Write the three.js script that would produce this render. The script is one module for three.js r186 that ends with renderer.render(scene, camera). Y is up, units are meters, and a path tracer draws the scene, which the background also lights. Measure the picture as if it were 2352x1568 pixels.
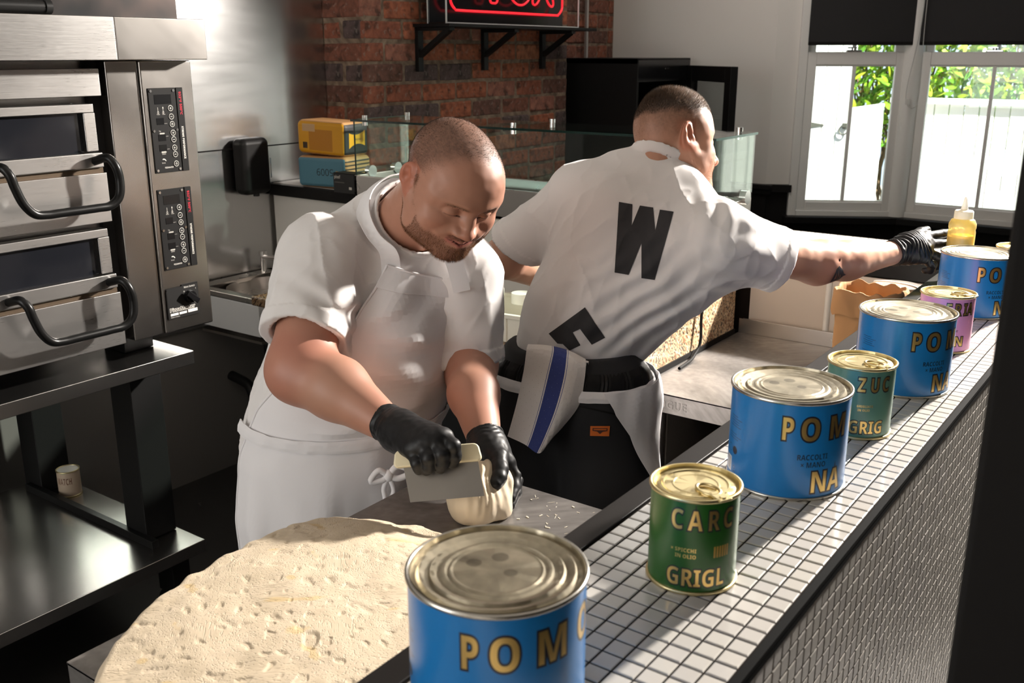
import * as THREE from 'three';
import { mergeGeometries, mergeVertices, toCreasedNormals } from 'three/addons/utils/BufferGeometryUtils.js';
import { RoundedBoxGeometry } from 'three/addons/geometries/RoundedBoxGeometry.js';
import { ImprovedNoise } from 'three/addons/math/ImprovedNoise.js';
import { FontLoader } from 'three/addons/loaders/FontLoader.js';
import { TextGeometry } from 'three/addons/geometries/TextGeometry.js';
import { RectAreaLightUniformsLib } from 'three/addons/lights/RectAreaLightUniformsLib.js';

// ---------- camera, sky, sun, large lights, exposure ----------
const scene = new THREE.Scene();
const renderer = new THREE.WebGLRenderer({ antialias: true });
renderer.toneMapping = THREE.LinearToneMapping;
renderer.toneMappingExposure = 1.0;
renderer.shadowMap.enabled = true;
RectAreaLightUniformsLib.init();

const camera = new THREE.PerspectiveCamera(2 * Math.atan(784 / 2262) * 180 / Math.PI, 1.5, 0.05, 60);
camera.position.set(0, 1.64, 0);
{
  const pitch = 16.36 * Math.PI / 180, turn = 35.8 * Math.PI / 180;
  camera.lookAt(-Math.sin(turn) * Math.cos(pitch), 1.64 - Math.sin(pitch), -Math.cos(turn) * Math.cos(pitch));
}
camera.focus = 1.95;
camera.userData.fStop = 9;

scene.background = new THREE.Color(0.72, 0.84, 1.0);
scene.backgroundIntensity = 1.6;

const sun = new THREE.DirectionalLight(new THREE.Color(1, 0.95, 0.86), 24);   // high sun outside, lights fence and hedge
sun.position.set(6, 8, -3.4);
sun.target.position.set(0, 0, -7);
sun.castShadow = true;
Object.assign(sun.shadow.camera, { left: -9, right: 9, top: 9, bottom: -9, near: 0.1, far: 30 });
scene.add(sun, sun.target);

// unseen area light behind the camera, placed to light the men from the left
function unseenAreaLight(width, height, position, target, intensity, color) {
  const a = new THREE.RectAreaLight(new THREE.Color(...color), intensity, width, height);
  a.position.set(...position); a.lookAt(...target); scene.add(a);
}
unseenAreaLight(1.7, 1.9, [-2.15, 1.75, 2.36], [-1.6, 1.6, -3], 4.4, [1, 0.94, 0.88]);

// ---------- helpers ----------
let seed = 20240611;
const rnd = () => { seed |= 0; seed = seed + 0x6D2B79F5 | 0; let t = Math.imul(seed ^ seed >>> 15, 1 | seed); t = t + Math.imul(t ^ t >>> 7, 61 | t) ^ t; return ((t ^ t >>> 14) >>> 0) / 4294967296; };
const rr = (a, b) => a + (b - a) * rnd();
const perlin = new ImprovedNoise();
const N3 = (x, y, z) => perlin.noise(x, y, z);
const fbm = (x, y, z, o = 4) => { let s = 0, a = 0.5; for (let i = 0; i < o; i++) { s += a * N3(x, y, z); x *= 2.03; y *= 2.03; z *= 2.03; a *= 0.5; } return s; };
const clamp = (x, a = 0, b = 1) => Math.min(b, Math.max(a, x));
const sstep = (a, b, x) => { const t = clamp((x - a) / (b - a)); return t * t * (3 - 2 * t); };
const V = (a) => new THREE.Vector3(a[0], a[1], a[2]);
const rgb = (r, g, b) => new THREE.Color().setRGB(r, g, b);
const taken = {};
const numbered = (n) => { if (!(n in taken)) { taken[n] = 0; return n; } return n + '_' + String(++taken[n]).padStart(3, '0'); };
function tag(o, label, category, group, kind) {
  if (label) o.userData.label = label;
  if (category) o.userData.category = category;
  if (group) o.userData.group = group;
  if (kind) o.userData.kind = kind;
  return o;
}
function thing(name, label, category, position = [0, 0, 0], turn = 0, group) {
  const o = new THREE.Group(); o.name = numbered(name); o.position.set(...position); o.rotation.y = turn; scene.add(o);
  return tag(o, label, category, group);
}
function mesh(name, geometry, material, parent, label) {
  const g = Array.isArray(geometry) ? merge(geometry) : geometry;
  const m = new THREE.Mesh(g, material); m.name = parent ? name : numbered(name);
  m.castShadow = m.receiveShadow = true;
  if (label) m.userData.label = label;
  (parent ?? scene).add(m);
  return m;
}
const struct = (name, geometry, material, label) => tag(mesh(name, geometry, material), label, null, null, 'structure');
function structGroup(name, label) { const o = new THREE.Group(); o.name = numbered(name); scene.add(o); return tag(o, label, null, null, 'structure'); }
function merge(list) { return mergeGeometries(list.map((g) => { const h = g.index ? g.toNonIndexed() : g; for (const k of Object.keys(h.attributes)) if (!['position', 'normal', 'uv'].includes(k)) h.deleteAttribute(k); return h; })); }
// uv in metres, by the side each face points to
function boxUV(g, s = 1) {
  const h = g.index ? g.toNonIndexed() : g, p = h.attributes.position, uv = new Float32Array(p.count * 2), a = new THREE.Vector3(), b = new THREE.Vector3(), c = new THREE.Vector3(), n = new THREE.Vector3();
  for (let i = 0; i < p.count; i += 3) {
    a.fromBufferAttribute(p, i); b.fromBufferAttribute(p, i + 1); c.fromBufferAttribute(p, i + 2);
    n.copy(b).sub(a).cross(c.clone().sub(a));
    const x = Math.abs(n.x), y = Math.abs(n.y), z = Math.abs(n.z);
    [a, b, c].forEach((v, k) => { const [u, w] = x > y && x > z ? [v.z, v.y] : y > z ? [v.x, v.z] : [v.x, v.y]; uv[(i + k) * 2] = u * s; uv[(i + k) * 2 + 1] = w * s; });
  }
  return h.setAttribute('uv', new THREE.BufferAttribute(uv, 2));
}
// a box from corner to corner, edges rounded by r
function box(x0, x1, y0, y1, z0, z1, r = 0, seg = 1) {
  const w = Math.abs(x1 - x0), h = Math.abs(y1 - y0), d = Math.abs(z1 - z0);
  const g = r > 0 ? new RoundedBoxGeometry(w, h, d, seg, Math.min(r, w / 2.01, h / 2.01, d / 2.01)) : new THREE.BoxGeometry(w, h, d);
  g.translate((x0 + x1) / 2, (y0 + y1) / 2, (z0 + z1) / 2);
  return boxUV(g);
}
const cyl = (x, y, z, r, h, seg = 24, r2 = r) => new THREE.CylinderGeometry(r2, r, h, seg).translate(x, y + h / 2, z);   // y is its foot
function rod(a, b, r, seg = 10, r2 = r) {
  const A = V(a), B = V(b), d = B.clone().sub(A), g = new THREE.CylinderGeometry(r2, r, d.length(), seg);
  g.translate(0, d.length() / 2, 0).applyQuaternion(new THREE.Quaternion().setFromUnitVectors(new THREE.Vector3(0, 1, 0), d.normalize())).translate(...a);
  return g;
}
// a square bar between two points
function bar(a, b, w, h, r = 0) {
  const A = V(a), B = V(b), d = B.clone().sub(A), L = d.length(); d.normalize();
  const side = new THREE.Vector3().crossVectors(Math.abs(d.y) > 0.95 ? new THREE.Vector3(1, 0, 0) : new THREE.Vector3(0, 1, 0), d).normalize(), up = new THREE.Vector3().crossVectors(d, side);
  const g = boxUV(r ? new RoundedBoxGeometry(w, h, L, 1, r) : new THREE.BoxGeometry(w, h, L));
  g.applyMatrix4(new THREE.Matrix4().makeBasis(side, up, d).setPosition(A.add(B).multiplyScalar(0.5)));
  return g;
}
const tube = (pts, r, seg = 40, rad = 10, closed = false, tension = 0.5) => new THREE.TubeGeometry(new THREE.CatmullRomCurve3(pts.map(V), closed, 'catmullrom', tension), seg, r, rad, closed);
const lathe = (pts, seg = 48) => new THREE.LatheGeometry(pts.map((p) => new THREE.Vector2(p[0], p[1])), seg);
// textures
function dataTex(w, h, f, { srgb = true, repeat = [1, 1] } = {}) {
  const d = new Uint8Array(w * h * 4);
  for (let y = 0, k = 0; y < h; y++) for (let x = 0; x < w; x++, k += 4) { const c = f(x / w, y / h, x, y), q = Array.isArray(c) ? c : [c, c, c]; for (let i = 0; i < 3; i++) d[k + i] = clamp(q[i]) * 255; d[k + 3] = 255; }
  const t = new THREE.DataTexture(d, w, h); t.wrapS = t.wrapT = THREE.RepeatWrapping; t.magFilter = THREE.LinearFilter; t.minFilter = THREE.LinearMipmapLinearFilter; t.generateMipmaps = true;
  t.colorSpace = srgb ? THREE.SRGBColorSpace : THREE.NoColorSpace; t.repeat.set(...repeat); t.needsUpdate = true;
  return t;
}
function canvasTex(w, h, draw, srgb = true) {
  const c = document.createElement('canvas'); c.width = w; c.height = h; draw(c.getContext('2d'), w, h);
  const t = new THREE.CanvasTexture(c); t.colorSpace = srgb ? THREE.SRGBColorSpace : THREE.NoColorSpace; t.anisotropy = 8;
  return t;
}
// noise that repeats over the unit square
function tileNoise(u, v, f, s = 0, o = 4) { const a = u * 6.28318, b = v * 6.28318, k = f / 6.28318; let r = 0, q = 0.5, m = 1; for (let i = 0; i < o; i++) { r += q * N3(Math.cos(a) * k * m + s, Math.sin(a) * k * m + Math.cos(b) * k * m * 1.01, Math.sin(b) * k * m + s * 1.7); q *= 0.5; m *= 2; } return r; }
const std = (color, roughness, metalness = 0, extra = {}) => new THREE.MeshStandardMaterial({ color, roughness, metalness, ...extra });
const phys = (color, roughness, metalness = 0, extra = {}) => new THREE.MeshPhysicalMaterial({ color, roughness, metalness, ...extra });

// ---------- materials ----------
const M = {};
{
  const streak = dataTex(512, 512, (u, v, x, y) => 0.86 + 0.10 * tileNoise(u, v, 3, 4, 2) + 0.07 * N3(x * 0.012, y * 1.3, 3) + 0.05 * N3(x * 0.05, y * 0.45, 8), { srgb: false, repeat: [2, 2] });
  const smear = dataTex(512, 512, (u, v) => { const w = 0.25 * tileNoise(u, v, 4, 9); const s = tileNoise(u + w, v + w, 6, 2); return 0.85 + 0.16 * s + 0.06 * tileNoise(u, v, 30, 5, 2); }, { srgb: false });
  M.streak = streak; M.smear = smear;
  const st = (c, r, an, rot, map = streak) => phys(c, r, 1, { roughnessMap: map, anisotropy: an, anisotropyRotation: rot });
  M.steel = st(rgb(0.54, 0.525, 0.51), 0.28, 0.2, 0);
  M.steelDoor = st(rgb(0.58, 0.565, 0.55), 0.34, 0.4, Math.PI / 2);
  M.steelColumn = phys(rgb(0.46, 0.435, 0.41), 0.27, 1, { roughnessMap: smear });
  M.steelWall = phys(rgb(0.60, 0.595, 0.595), 0.28, 1, { roughnessMap: smear });
  M.steelBench = phys(rgb(0.54, 0.51, 0.48), 0.34, 1, { roughnessMap: smear });
  M.steelDark = phys(rgb(0.30, 0.29, 0.28), 0.5, 1, { roughnessMap: smear });
  M.chrome = std(rgb(0.8, 0.8, 0.8), 0.18, 1);
  const dull = { specularIntensity: 0.35 };
  M.black = phys(rgb(0.009, 0.0085, 0.0085), 0.45, 0, dull);
  M.blackMatt = phys(rgb(0.011, 0.010, 0.0095), 0.75, 0, dull);
  M.blackGloss = std(rgb(0.008, 0.008, 0.009), 0.18);
  M.blackMetal = phys(rgb(0.012, 0.012, 0.012), 0.42, 0, dull);
  M.white = std(rgb(0.74, 0.73, 0.70), 0.5);
  M.whitePaint = std(rgb(0.78, 0.77, 0.74), 0.4);
  M.plaster = std(rgb(0.74, 0.71, 0.67), 0.9, 0, { bumpMap: dataTex(256, 256, (u, v) => 0.5 + 0.5 * tileNoise(u, v, 40, 3), { srgb: false }), bumpScale: 0.0006 });
  M.glass = phys(rgb(0.95, 0.99, 0.97), 0.02, 0, { transmission: 1, thickness: 0, ior: 1.5 });
  M.caseGlass = phys(rgb(0.87, 0.94, 0.91), 0.02, 0, { transmission: 1, thickness: 0, ior: 1.5 });
  M.glassEdge = std(rgb(0.004, 0.020, 0.016), 0.15);
  M.granite = std(rgb(1, 1, 1), 0.42, 0, { map: dataTex(512, 512, (u, v, x, y) => {
    const a = tileNoise(u, v, 60, 3, 3), b = tileNoise(u, v, 95, 11, 2), c = tileNoise(u, v, 150, 7, 2);
    let k = [0.80, 0.70, 0.56]; if (a > 0.09) k = [0.90, 0.82, 0.70]; if (b > 0.13) k = [0.62, 0.47, 0.35]; if (c > 0.2) k = [0.20, 0.17, 0.14]; if (b < -0.21) k = [0.42, 0.36, 0.30];
    return k; }) });
  M.graniteDark = std(rgb(0.30, 0.26, 0.23), 0.25, 0, { map: M.granite.map });
  M.rubber = phys(rgb(0.012, 0.012, 0.012), 0.6, 0, { specularIntensity: 0.35 });
}

// ---------- the room ----------
const XL = -3.13, XR = 2.6, ZF = 2.5, ZE = -5.38, ZW = -5.75, CEIL = 2.9;
M.floor = std(rgb(0.035, 0.033, 0.032), 0.35, 0, { roughnessMap: M.smear });
struct('floor', box(XL - 0.2, XR + 0.2, -0.12, 0, -6.0, ZF + 0.2), M.floor, 'dark smooth kitchen floor');
struct('ceiling', box(XL - 0.2, XR + 0.2, CEIL, CEIL + 0.12, -6.0, ZF + 0.2), M.plaster, 'plain pale ceiling');

// left wall with the chimney breast; every brick in reach of the eye is a piece
const mortarTex = dataTex(256, 256, (u, v) => { const n = tileNoise(u, v, 30, 2), m = tileNoise(u, v, 8, 5); return [0.50 + 0.3 * n + 0.12 * m, 0.44 + 0.3 * n + 0.12 * m, 0.385 + 0.28 * n + 0.12 * m]; });
M.mortar = std(rgb(0.95, 0.9, 0.85), 0.95, 0, { map: mortarTex, bumpMap: mortarTex, bumpScale: 0.004 });
const brickBump = dataTex(256, 256, (u, v) => 0.5 + 0.45 * tileNoise(u, v, 12, 1, 5), { srgb: false });
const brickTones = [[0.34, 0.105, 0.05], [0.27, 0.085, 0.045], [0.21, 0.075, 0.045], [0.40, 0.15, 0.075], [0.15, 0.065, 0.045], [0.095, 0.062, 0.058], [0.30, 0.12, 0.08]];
M.bricks = brickTones.map((c, k) => std(rgb(1, 1, 1), 0.85, 0, { bumpMap: brickBump, bumpScale: 0.006, map: dataTex(128, 128, (u, v) => {
  const n = tileNoise(u, v, 9, k * 3.1, 4), d = sstep(0.12, 0.3, tileNoise(u, v, 5, k * 7 + 2, 3)) * 0.55, w = sstep(0.2, 0.32, tileNoise(u, v, 14, k + 40, 3)) * 0.35;
  return c.map((q, i) => { let s = q * (1 + 0.9 * n) * (1 - d); s = s * (1 - w) + w * [0.32, 0.27, 0.23][i]; return Math.pow(clamp(s), 1 / 2.2); }); }) }));
function brickGeo(L, H, D, k) {
  const g = new RoundedBoxGeometry(L, H, D, 2, 0.010), p = g.attributes.position;
  for (let i = 0; i < p.count; i++) { const x = p.getX(i), y = p.getY(i), z = p.getZ(i); const n = (s) => 0.0035 * N3(x * 28 + k * 5, y * 40 + s, z * 30 + k); p.setXYZ(i, x + n(1), y + n(7), z + (z > 0 ? 1.2 * n(13) : 0)); }
  g.computeVertexNormals(); return boxUV(g, 4);
}
const brickL = [0, 1, 2, 3].map((k) => brickGeo(0.222, 0.073, 0.03, k)), brickH = [4, 5, 6].map((k) => brickGeo(0.106, 0.073, 0.03, k));
const COURSE = 0.0842;
// courses of bricks on one upright face: o is the lower corner, dir the way the course runs, out the way the face points
function courses(parent, o, dir, out, length, y0, y1, tone, phase = 0) {
  const q = new THREE.Quaternion().setFromRotationMatrix(new THREE.Matrix4().makeBasis(V(dir), new THREE.Vector3(0, 1, 0), V(out)));
  let row = Math.round(y0 / COURSE);
  for (let y = row * COURSE; y < y1; y += COURSE, row++) {
    let s = 0, k = (row + phase) % 2;
    if (k) s = 0;
    let first = k === 1, mix = 0;
    while (s < length - 0.02) {
      const header = first || (mix++ % 5 === 3 && rnd() < 0.45);
      let L = header ? 0.106 : 0.222; first = false;
      if (s + L > length + 0.004) L = length - s;
      if (L < 0.03) break;
      const src = L < 0.15 ? brickH[Math.floor(rnd() * 3)] : brickL[Math.floor(rnd() * 4)], m = mesh('brick', src, M.bricks[tone()], parent);
      m.scale.x = L / (L < 0.15 ? 0.106 : 0.222);
      m.quaternion.copy(q); if (rnd() < 0.5) m.scale.y = -1 * -1;
      const c = V(o).addScaledVector(V(dir), s + L / 2).addScaledVector(V(out), -0.014 + rr(-0.0025, 0.0025)); m.position.set(c.x, y + COURSE / 2 + rr(-0.002, 0.002), c.z);
      s += L + 0.0105;
    }
  }
}
{
  const w = structGroup('wall_left', 'long kitchen wall with steel sheet and a red brick chimney breast');
  mesh('wall_core', box(XL - 0.2, XL - 0.012, 0, CEIL, ZE - 0.3, ZF + 0.2), std(rgb(0.16, 0.15, 0.14), 0.8), w);
  mesh('mortar_bed', box(XL - 0.012, -2.8935, 0, CEIL, -4.496, -3.0035), M.mortar, w);
  mesh('mortar_bed', box(XL - 0.012, XL - 0.001, 0.8, CEIL, ZE, -4.49), M.mortar, w);
  const red = () => Math.floor(rnd() * 7) % 7, warm = () => [0, 0, 3, 1, 6, 2, 0, 1, 4, 5][Math.floor(rnd() * 10)], dark = () => [5, 4, 5, 2, 5, 4, 1][Math.floor(rnd() * 7)], dim = () => [1, 2, 4, 2, 1, 4][Math.floor(rnd() * 6)];  // dark and dim put the shade of return and recess into the bricks
  courses(w, [-2.89, 0, -3.0], [0, 0, -1], [1, 0, 0], 1.5, 1.0, 2.35, warm);
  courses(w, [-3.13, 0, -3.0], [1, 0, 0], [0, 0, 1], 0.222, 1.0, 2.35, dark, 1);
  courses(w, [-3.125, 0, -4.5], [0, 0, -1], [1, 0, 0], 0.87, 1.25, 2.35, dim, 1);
}
{ // stainless sheets behind the oven
  const s = thing('steel_splash_panel', 'two stainless steel sheets on the wall right of the deck oven', 'wall panel', [0, 0, 0]);
  const sheet = (y0, y1, z0, z1, k) => {
    const g = new THREE.PlaneGeometry(z0 - z1, y1 - y0, 40, 24), p = g.attributes.position;
    for (let i = 0; i < p.count; i++) { const x = p.getX(i), y = p.getY(i); p.setZ(i, 0.0022 * fbm(x * 1.6 + k, y * 2.4 + k, k, 2)); }
    g.computeVertexNormals(); g.rotateY(Math.PI / 2).translate(XL + 0.006, (y0 + y1) / 2, (z0 + z1) / 2);
    return g;
  };
  mesh('sheet', sheet(1.285, 1.846, 0.2, -2.998, 3), M.steelWall, s, 'upper brushed sheet');
  mesh('sheet', sheet(0.62, 1.28, 0.2, -2.998, 8), M.steelWall, s, 'lower smudged sheet');
}
{ // end wall with the bay window
  const e = structGroup('wall_back', 'pale plaster end wall with black panelled dado beside the bay window');
  mesh('plaster', box(XL - 0.2, -2.11, 0, CEIL, ZE - 0.22, ZE), M.plaster, e);
  mesh('plaster', box(0.29, XR + 0.2, 0, CEIL, ZE - 0.22, ZE), M.plaster, e);
  mesh('lintel', box(-2.3, 0.5, 2.42, CEIL, -6.0, ZE), M.plaster, e);
  mesh('dado_panel', box(XL, -2.1, 0, 0.87, ZE, ZE + 0.018), M.blackMatt, e);
  for (let k = 0; k < 3; k++) mesh('dado_moulding', [bar([-3.0 + k * 0.3, 0.18, ZE + 0.022], [-3.0 + k * 0.3, 0.74, ZE + 0.022], 0.018, 0.012), bar([-2.76 + k * 0.3, 0.18, ZE + 0.022], [-2.76 + k * 0.3, 0.74, ZE + 0.022], 0.018, 0.012), bar([-3.0 + k * 0.3, 0.74, ZE + 0.022], [-2.76 + k * 0.3, 0.74, ZE + 0.022], 0.012, 0.018)], M.black, e);
  mesh('dado_rail', [box(XL, -2.075, 0.87, 0.895, ZE, ZE + 0.03, 0.004), box(XL, -2.065, 0.895, 0.925, ZE, ZE + 0.042, 0.006)], M.black, e);
}
// bay: plan points of the glass line
const bayPts = [[-2.0, -5.44], [-1.475, ZW], [-0.35, ZW], [0.18, -5.44]];
{
  const e = structGroup('wall_bay', 'black panelled bay below and around the sash windows');
  const reveal = (a, b, mat, y0, y1, t, n) => { const d = new THREE.Vector3(b[0] - a[0], 0, b[1] - a[1]); const g = boxUV(new THREE.BoxGeometry(d.length(), y1 - y0, t)); g.translate(0, 0, -t / 2); g.rotateY(-Math.atan2(d.z, d.x)); g.translate((a[0] + b[0]) / 2, (y0 + y1) / 2, (a[1] + b[1]) / 2); mesh(n, g, mat, e); };
  reveal([-2.11, ZE], bayPts[0], M.plaster, 0.92, 2.42, 0.02, 'reveal'); reveal(bayPts[3], [0.29, ZE], M.plaster, 0.92, 2.42, 0.02, 'reveal');
  reveal([-2.11, ZE], bayPts[0], M.blackMatt, 0, 0.9, 0.02, 'dado_panel'); reveal([-2.10, ZE + 0.02], [bayPts[0][0] + 0.03, bayPts[0][1] + 0.03], M.black, 0.885, 0.925, 0.05, 'dado_rail');
  for (let k = 0; k < 3; k++) {
    const [a, b] = [bayPts[k], bayPts[k + 1]];
    reveal(a, b, M.blackMatt, 0, 0.73, 0.12, 'apron_panel');
    const d = new THREE.Vector3(b[0] - a[0], 0, b[1] - a[1]), L = d.length(); d.normalize(); const nrm = new THREE.Vector3(-d.z, 0, d.x);
    const at = (s, o) => [a[0] + d.x * s + nrm.x * o, a[1] + d.z * s + nrm.z * o];
    const shp = new THREE.Shape([at(-0.02, -0.03), at(L + 0.02, -0.03), at(L + 0.02, 0.09), at(-0.02, 0.09)].map(([x, z]) => new THREE.Vector2(x, -z)));
    const g = new THREE.ExtrudeGeometry(shp, { depth: 0.03, bevelEnabled: true, bevelSize: 0.004, bevelThickness: 0.004, bevelSegments: 2 }); g.rotateX(-Math.PI / 2).translate(0, 0.722, 0);
    mesh('sill', g, M.black, e, 'black window sill');
    for (const f of [0.12, 0.55]) { const p = at(L * f, 0.008), q = at(L * (f + 0.33), 0.008); mesh('apron_moulding', [bar([p[0], 0.2, p[1]], [p[0], 0.6, p[1]], 0.02, 0.012), bar([q[0], 0.2, q[1]], [q[0], 0.6, q[1]], 0.02, 0.012), bar([p[0], 0.6, p[1]], [q[0], 0.6, q[1]], 0.012, 0.02), bar([p[0], 0.2, p[1]], [q[0], 0.2, q[1]], 0.012, 0.02)], M.black, e); }
  }
}
M.frame = std(rgb(0.80, 0.78, 0.75), 0.45);
function sashWindow(n, a, b, divide, label) {
  const w = structGroup('window_' + n, label), d = new THREE.Vector3(b[0] - a[0], 0, b[1] - a[1]), L = d.length();
  w.position.set(a[0], 0, a[1]); w.rotation.y = -Math.atan2(d.z, d.x);
  // local: x along the opening, z towards the room
  const F = (n, g, m = M.frame, p = w, l) => mesh(n, g, m, p, l);
  F('frame', [box(0, 0.045, 0.752, 2.42, -0.06, 0.03, 0.004), box(L - 0.045, L, 0.752, 2.42, -0.06, 0.03, 0.004), box(0.045, L - 0.045, 2.37, 2.42, -0.06, 0.03, 0.004), box(0.045, L - 0.045, 0.752, 0.785, -0.06, 0.034, 0.004)]);
  const lo = F('lower_sash', [box(0.045, 0.095, 0.785, 1.642, -0.012, 0.022, 0.004), box(L - 0.095, L - 0.045, 0.785, 1.642, -0.012, 0.022, 0.004), box(0.095, L - 0.095, 1.574, 1.642, -0.012, 0.022, 0.004), box(0.095, L - 0.095, 0.785, 0.832, -0.012, 0.022, 0.004), box(0.085, L - 0.085, 1.566, 1.575, -0.01, 0.012), box(0.085, L - 0.085, 0.83, 0.84, -0.01, 0.012)]);
  F('bar', box(divide - 0.009, divide + 0.009, 0.832, 1.574, -0.006, 0.014, 0.003), M.frame, lo);
  F('pane', box(0.095, L - 0.095, 0.832, 1.574, 0.001, 0.004), M.glass, lo);
  F('latch', [box(divide - 0.05, divide + 0.03, 1.642, 1.652, -0.008, 0.018, 0.003), cyl(divide - 0.01, 1.65, 0.005, 0.014, 0.012, 16), box(divide - 0.045, divide + 0.005, 1.66, 1.667, 0, 0.012, 0.002)], M.chrome, lo, 'brass-coloured sash latch');
  const up = F('upper_sash', [box(0.05, 0.095, 1.6, 2.37, -0.05, -0.018, 0.004), box(L - 0.095, L - 0.05, 1.6, 2.37, -0.05, -0.018, 0.004), box(0.095, L - 0.095, 1.6, 1.64, -0.05, -0.018, 0.004), box(0.095, L - 0.095, 2.32, 2.37, -0.05, -0.018, 0.004)]);
  F('bar', box(divide - 0.009, divide + 0.009, 1.64, 2.32, -0.045, -0.022, 0.003), M.frame, up);
  F('pane', box(0.095, L - 0.095, 1.64, 2.32, -0.036, -0.033), M.glass, up);
  return w;
}
sashWindow(1, bayPts[0], bayPts[1], 0.30, 'narrow sash window in the angled bay side, gate outside');
sashWindow(2, bayPts[1], bayPts[2], 0.41, 'wide sash window in the bay, white fence outside');
sashWindow(3, bayPts[2], bayPts[3], 0.30, 'narrow sash window beyond the black post');
{
  const c = structGroup('trim_1', 'pale corner post between the bay windows');
  mesh('post', [cyl(-1.475, 0.752, -5.74, 0.055, 1.67, 12)], M.frame, c);
  mesh('post', [cyl(-0.35, 0.752, -5.74, 0.055, 1.67, 12)], M.frame, c);
}
// unseen rear wall, its glazed opening placed behind the area light
function openWall(name, label, along, at, from, to, o0, o1, n) {
  const w = structGroup(name, label), t = 0.2;
  const put = (a, b, y0, y1, mat = M.plaster, nm = 'wall_piece', inset = 0) => mesh(nm, along === 'x' ? box(a, b, y0, y1, at + inset, at + t - inset) : box(at + inset, at + t - inset, y0, y1, a, b), mat, w);
  put(from, o0, 0, CEIL); put(o1, to, 0, CEIL); put(o0, o1, 0, 0.9); put(o0, o1, 2.6, CEIL);
  put(o0, o1, 0.9, 2.6, M.glass, 'pane', 0.095);
  for (let k = 1; k < 3; k++) { const p = o0 + (o1 - o0) * k / 3; put(p - 0.03, p + 0.03, 0.9, 2.6, M.blackMetal, 'glazing_bar', 0.07); }
}
openWall('wall_front', 'unseen rear wall with a glazed opening placed for side light', 'x', ZF, XL - 0.2, XR + 0.2, -3.0, -1.3);
struct('wall_right', box(XR, XR + 0.2, 0, CEIL, -6.0, ZF), std(rgb(0.18, 0.165, 0.15), 0.9), 'unseen customer-side wall, kept dark so the tiled front stays dim');  // out of view, dark so that little light reaches the counter front
{ const j = structGroup('trim_2', 'short return walls beside the bay'); mesh('return_wall', box(-2.32, -2.11, 0, CEIL, -6.0, ZE - 0.2), M.plaster, j); mesh('return_wall', box(0.29, 0.5, 0, CEIL, -6.0, ZE - 0.2), M.plaster, j); }
struct('trim_3', [bar([-3.085, 1.2, -5.0], [-3.085, CEIL, -5.0], 0.018, 0.018, 0.004)], std(rgb(0.5, 0.49, 0.47), 0.35, 0.6), 'pale vertical conduit on the brick wall');

// ---------- outside ----------
struct('ground', box(-9, 9, -0.3, -0.12, -14, -6.0), std(rgb(0.35, 0.32, 0.28), 0.9), 'paved yard outside the bay');
{
  const f = thing('board_fence', 'white painted board fence with a capping rail outside the bay', 'fence', [0, 0, 0]);
  M.fence = std(rgb(0.82, 0.82, 0.80), 0.6);
  const plank = box(-0.049, 0.049, 0, 1.27, -0.012, 0.012, 0.004);
  for (let k = 0; k < 52; k++) { const m = mesh('plank', plank, M.fence, f); m.position.set(-2.12 + k * 0.104, -0.12 + rr(-0.003, 0.003), -8.0 + rr(-0.003, 0.003)); m.scale.y = 1.1; }
  mesh('capping_rail', box(-2.18, 3.3, 1.27, 1.31, -8.05, -7.95, 0.006), M.fence, f);
  const side = box(-0.012, 0.012, 0, 1.25, -0.049, 0.049, 0.004);
  for (let k = 0; k < 7; k++) { const m = mesh('plank', side, M.fence, f); m.position.set(-2.245, -0.12, -7.34 - k * 0.104); m.scale.y = 1.105; }
}
{
  const g = thing('yard_gate', 'tall white boarded gate with a black tee hinge outside the narrow window', 'gate', [0, 0, 0]);
  const plank = box(-0.049, 0.049, 0, 2.3, -0.012, 0.012, 0.004);
  for (let k = 0; k < 8; k++) { const m = mesh('plank', plank, M.fence, g); m.position.set(-3.04 + k * 0.104, -0.1, -7.3 + rr(-0.002, 0.002)); }
  const hinge = [box(-2.60, -2.583, 1.06, 1.19, -7.288, -7.28, 0.002)];
  { const s = new THREE.Shape([[-2.583, 1.152], [-2.45, 1.135], [-2.45, 1.125], [-2.583, 1.10]].map((p) => new THREE.Vector2(...p))); hinge.push(boxUV(new THREE.ExtrudeGeometry(s, { depth: 0.006, bevelEnabled: false }).translate(0, 0, -7.288))); }
  mesh('tee_hinge', hinge, std(rgb(0.12, 0.12, 0.10), 0.6, 0.4), g, 'black tee hinge');
  mesh('ring_latch', [new THREE.TorusGeometry(0.03, 0.005, 8, 24).translate(-2.30, 1.10, -7.27), cyl(-2.30, 1.11, -7.28, 0.012, 0.04, 10), box(-2.31, -2.27, 1.12, 1.15, -7.285, -7.265, 0.002)], std(rgb(0.12, 0.12, 0.10), 0.5, 0.5), g, 'black ring latch');
}
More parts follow.
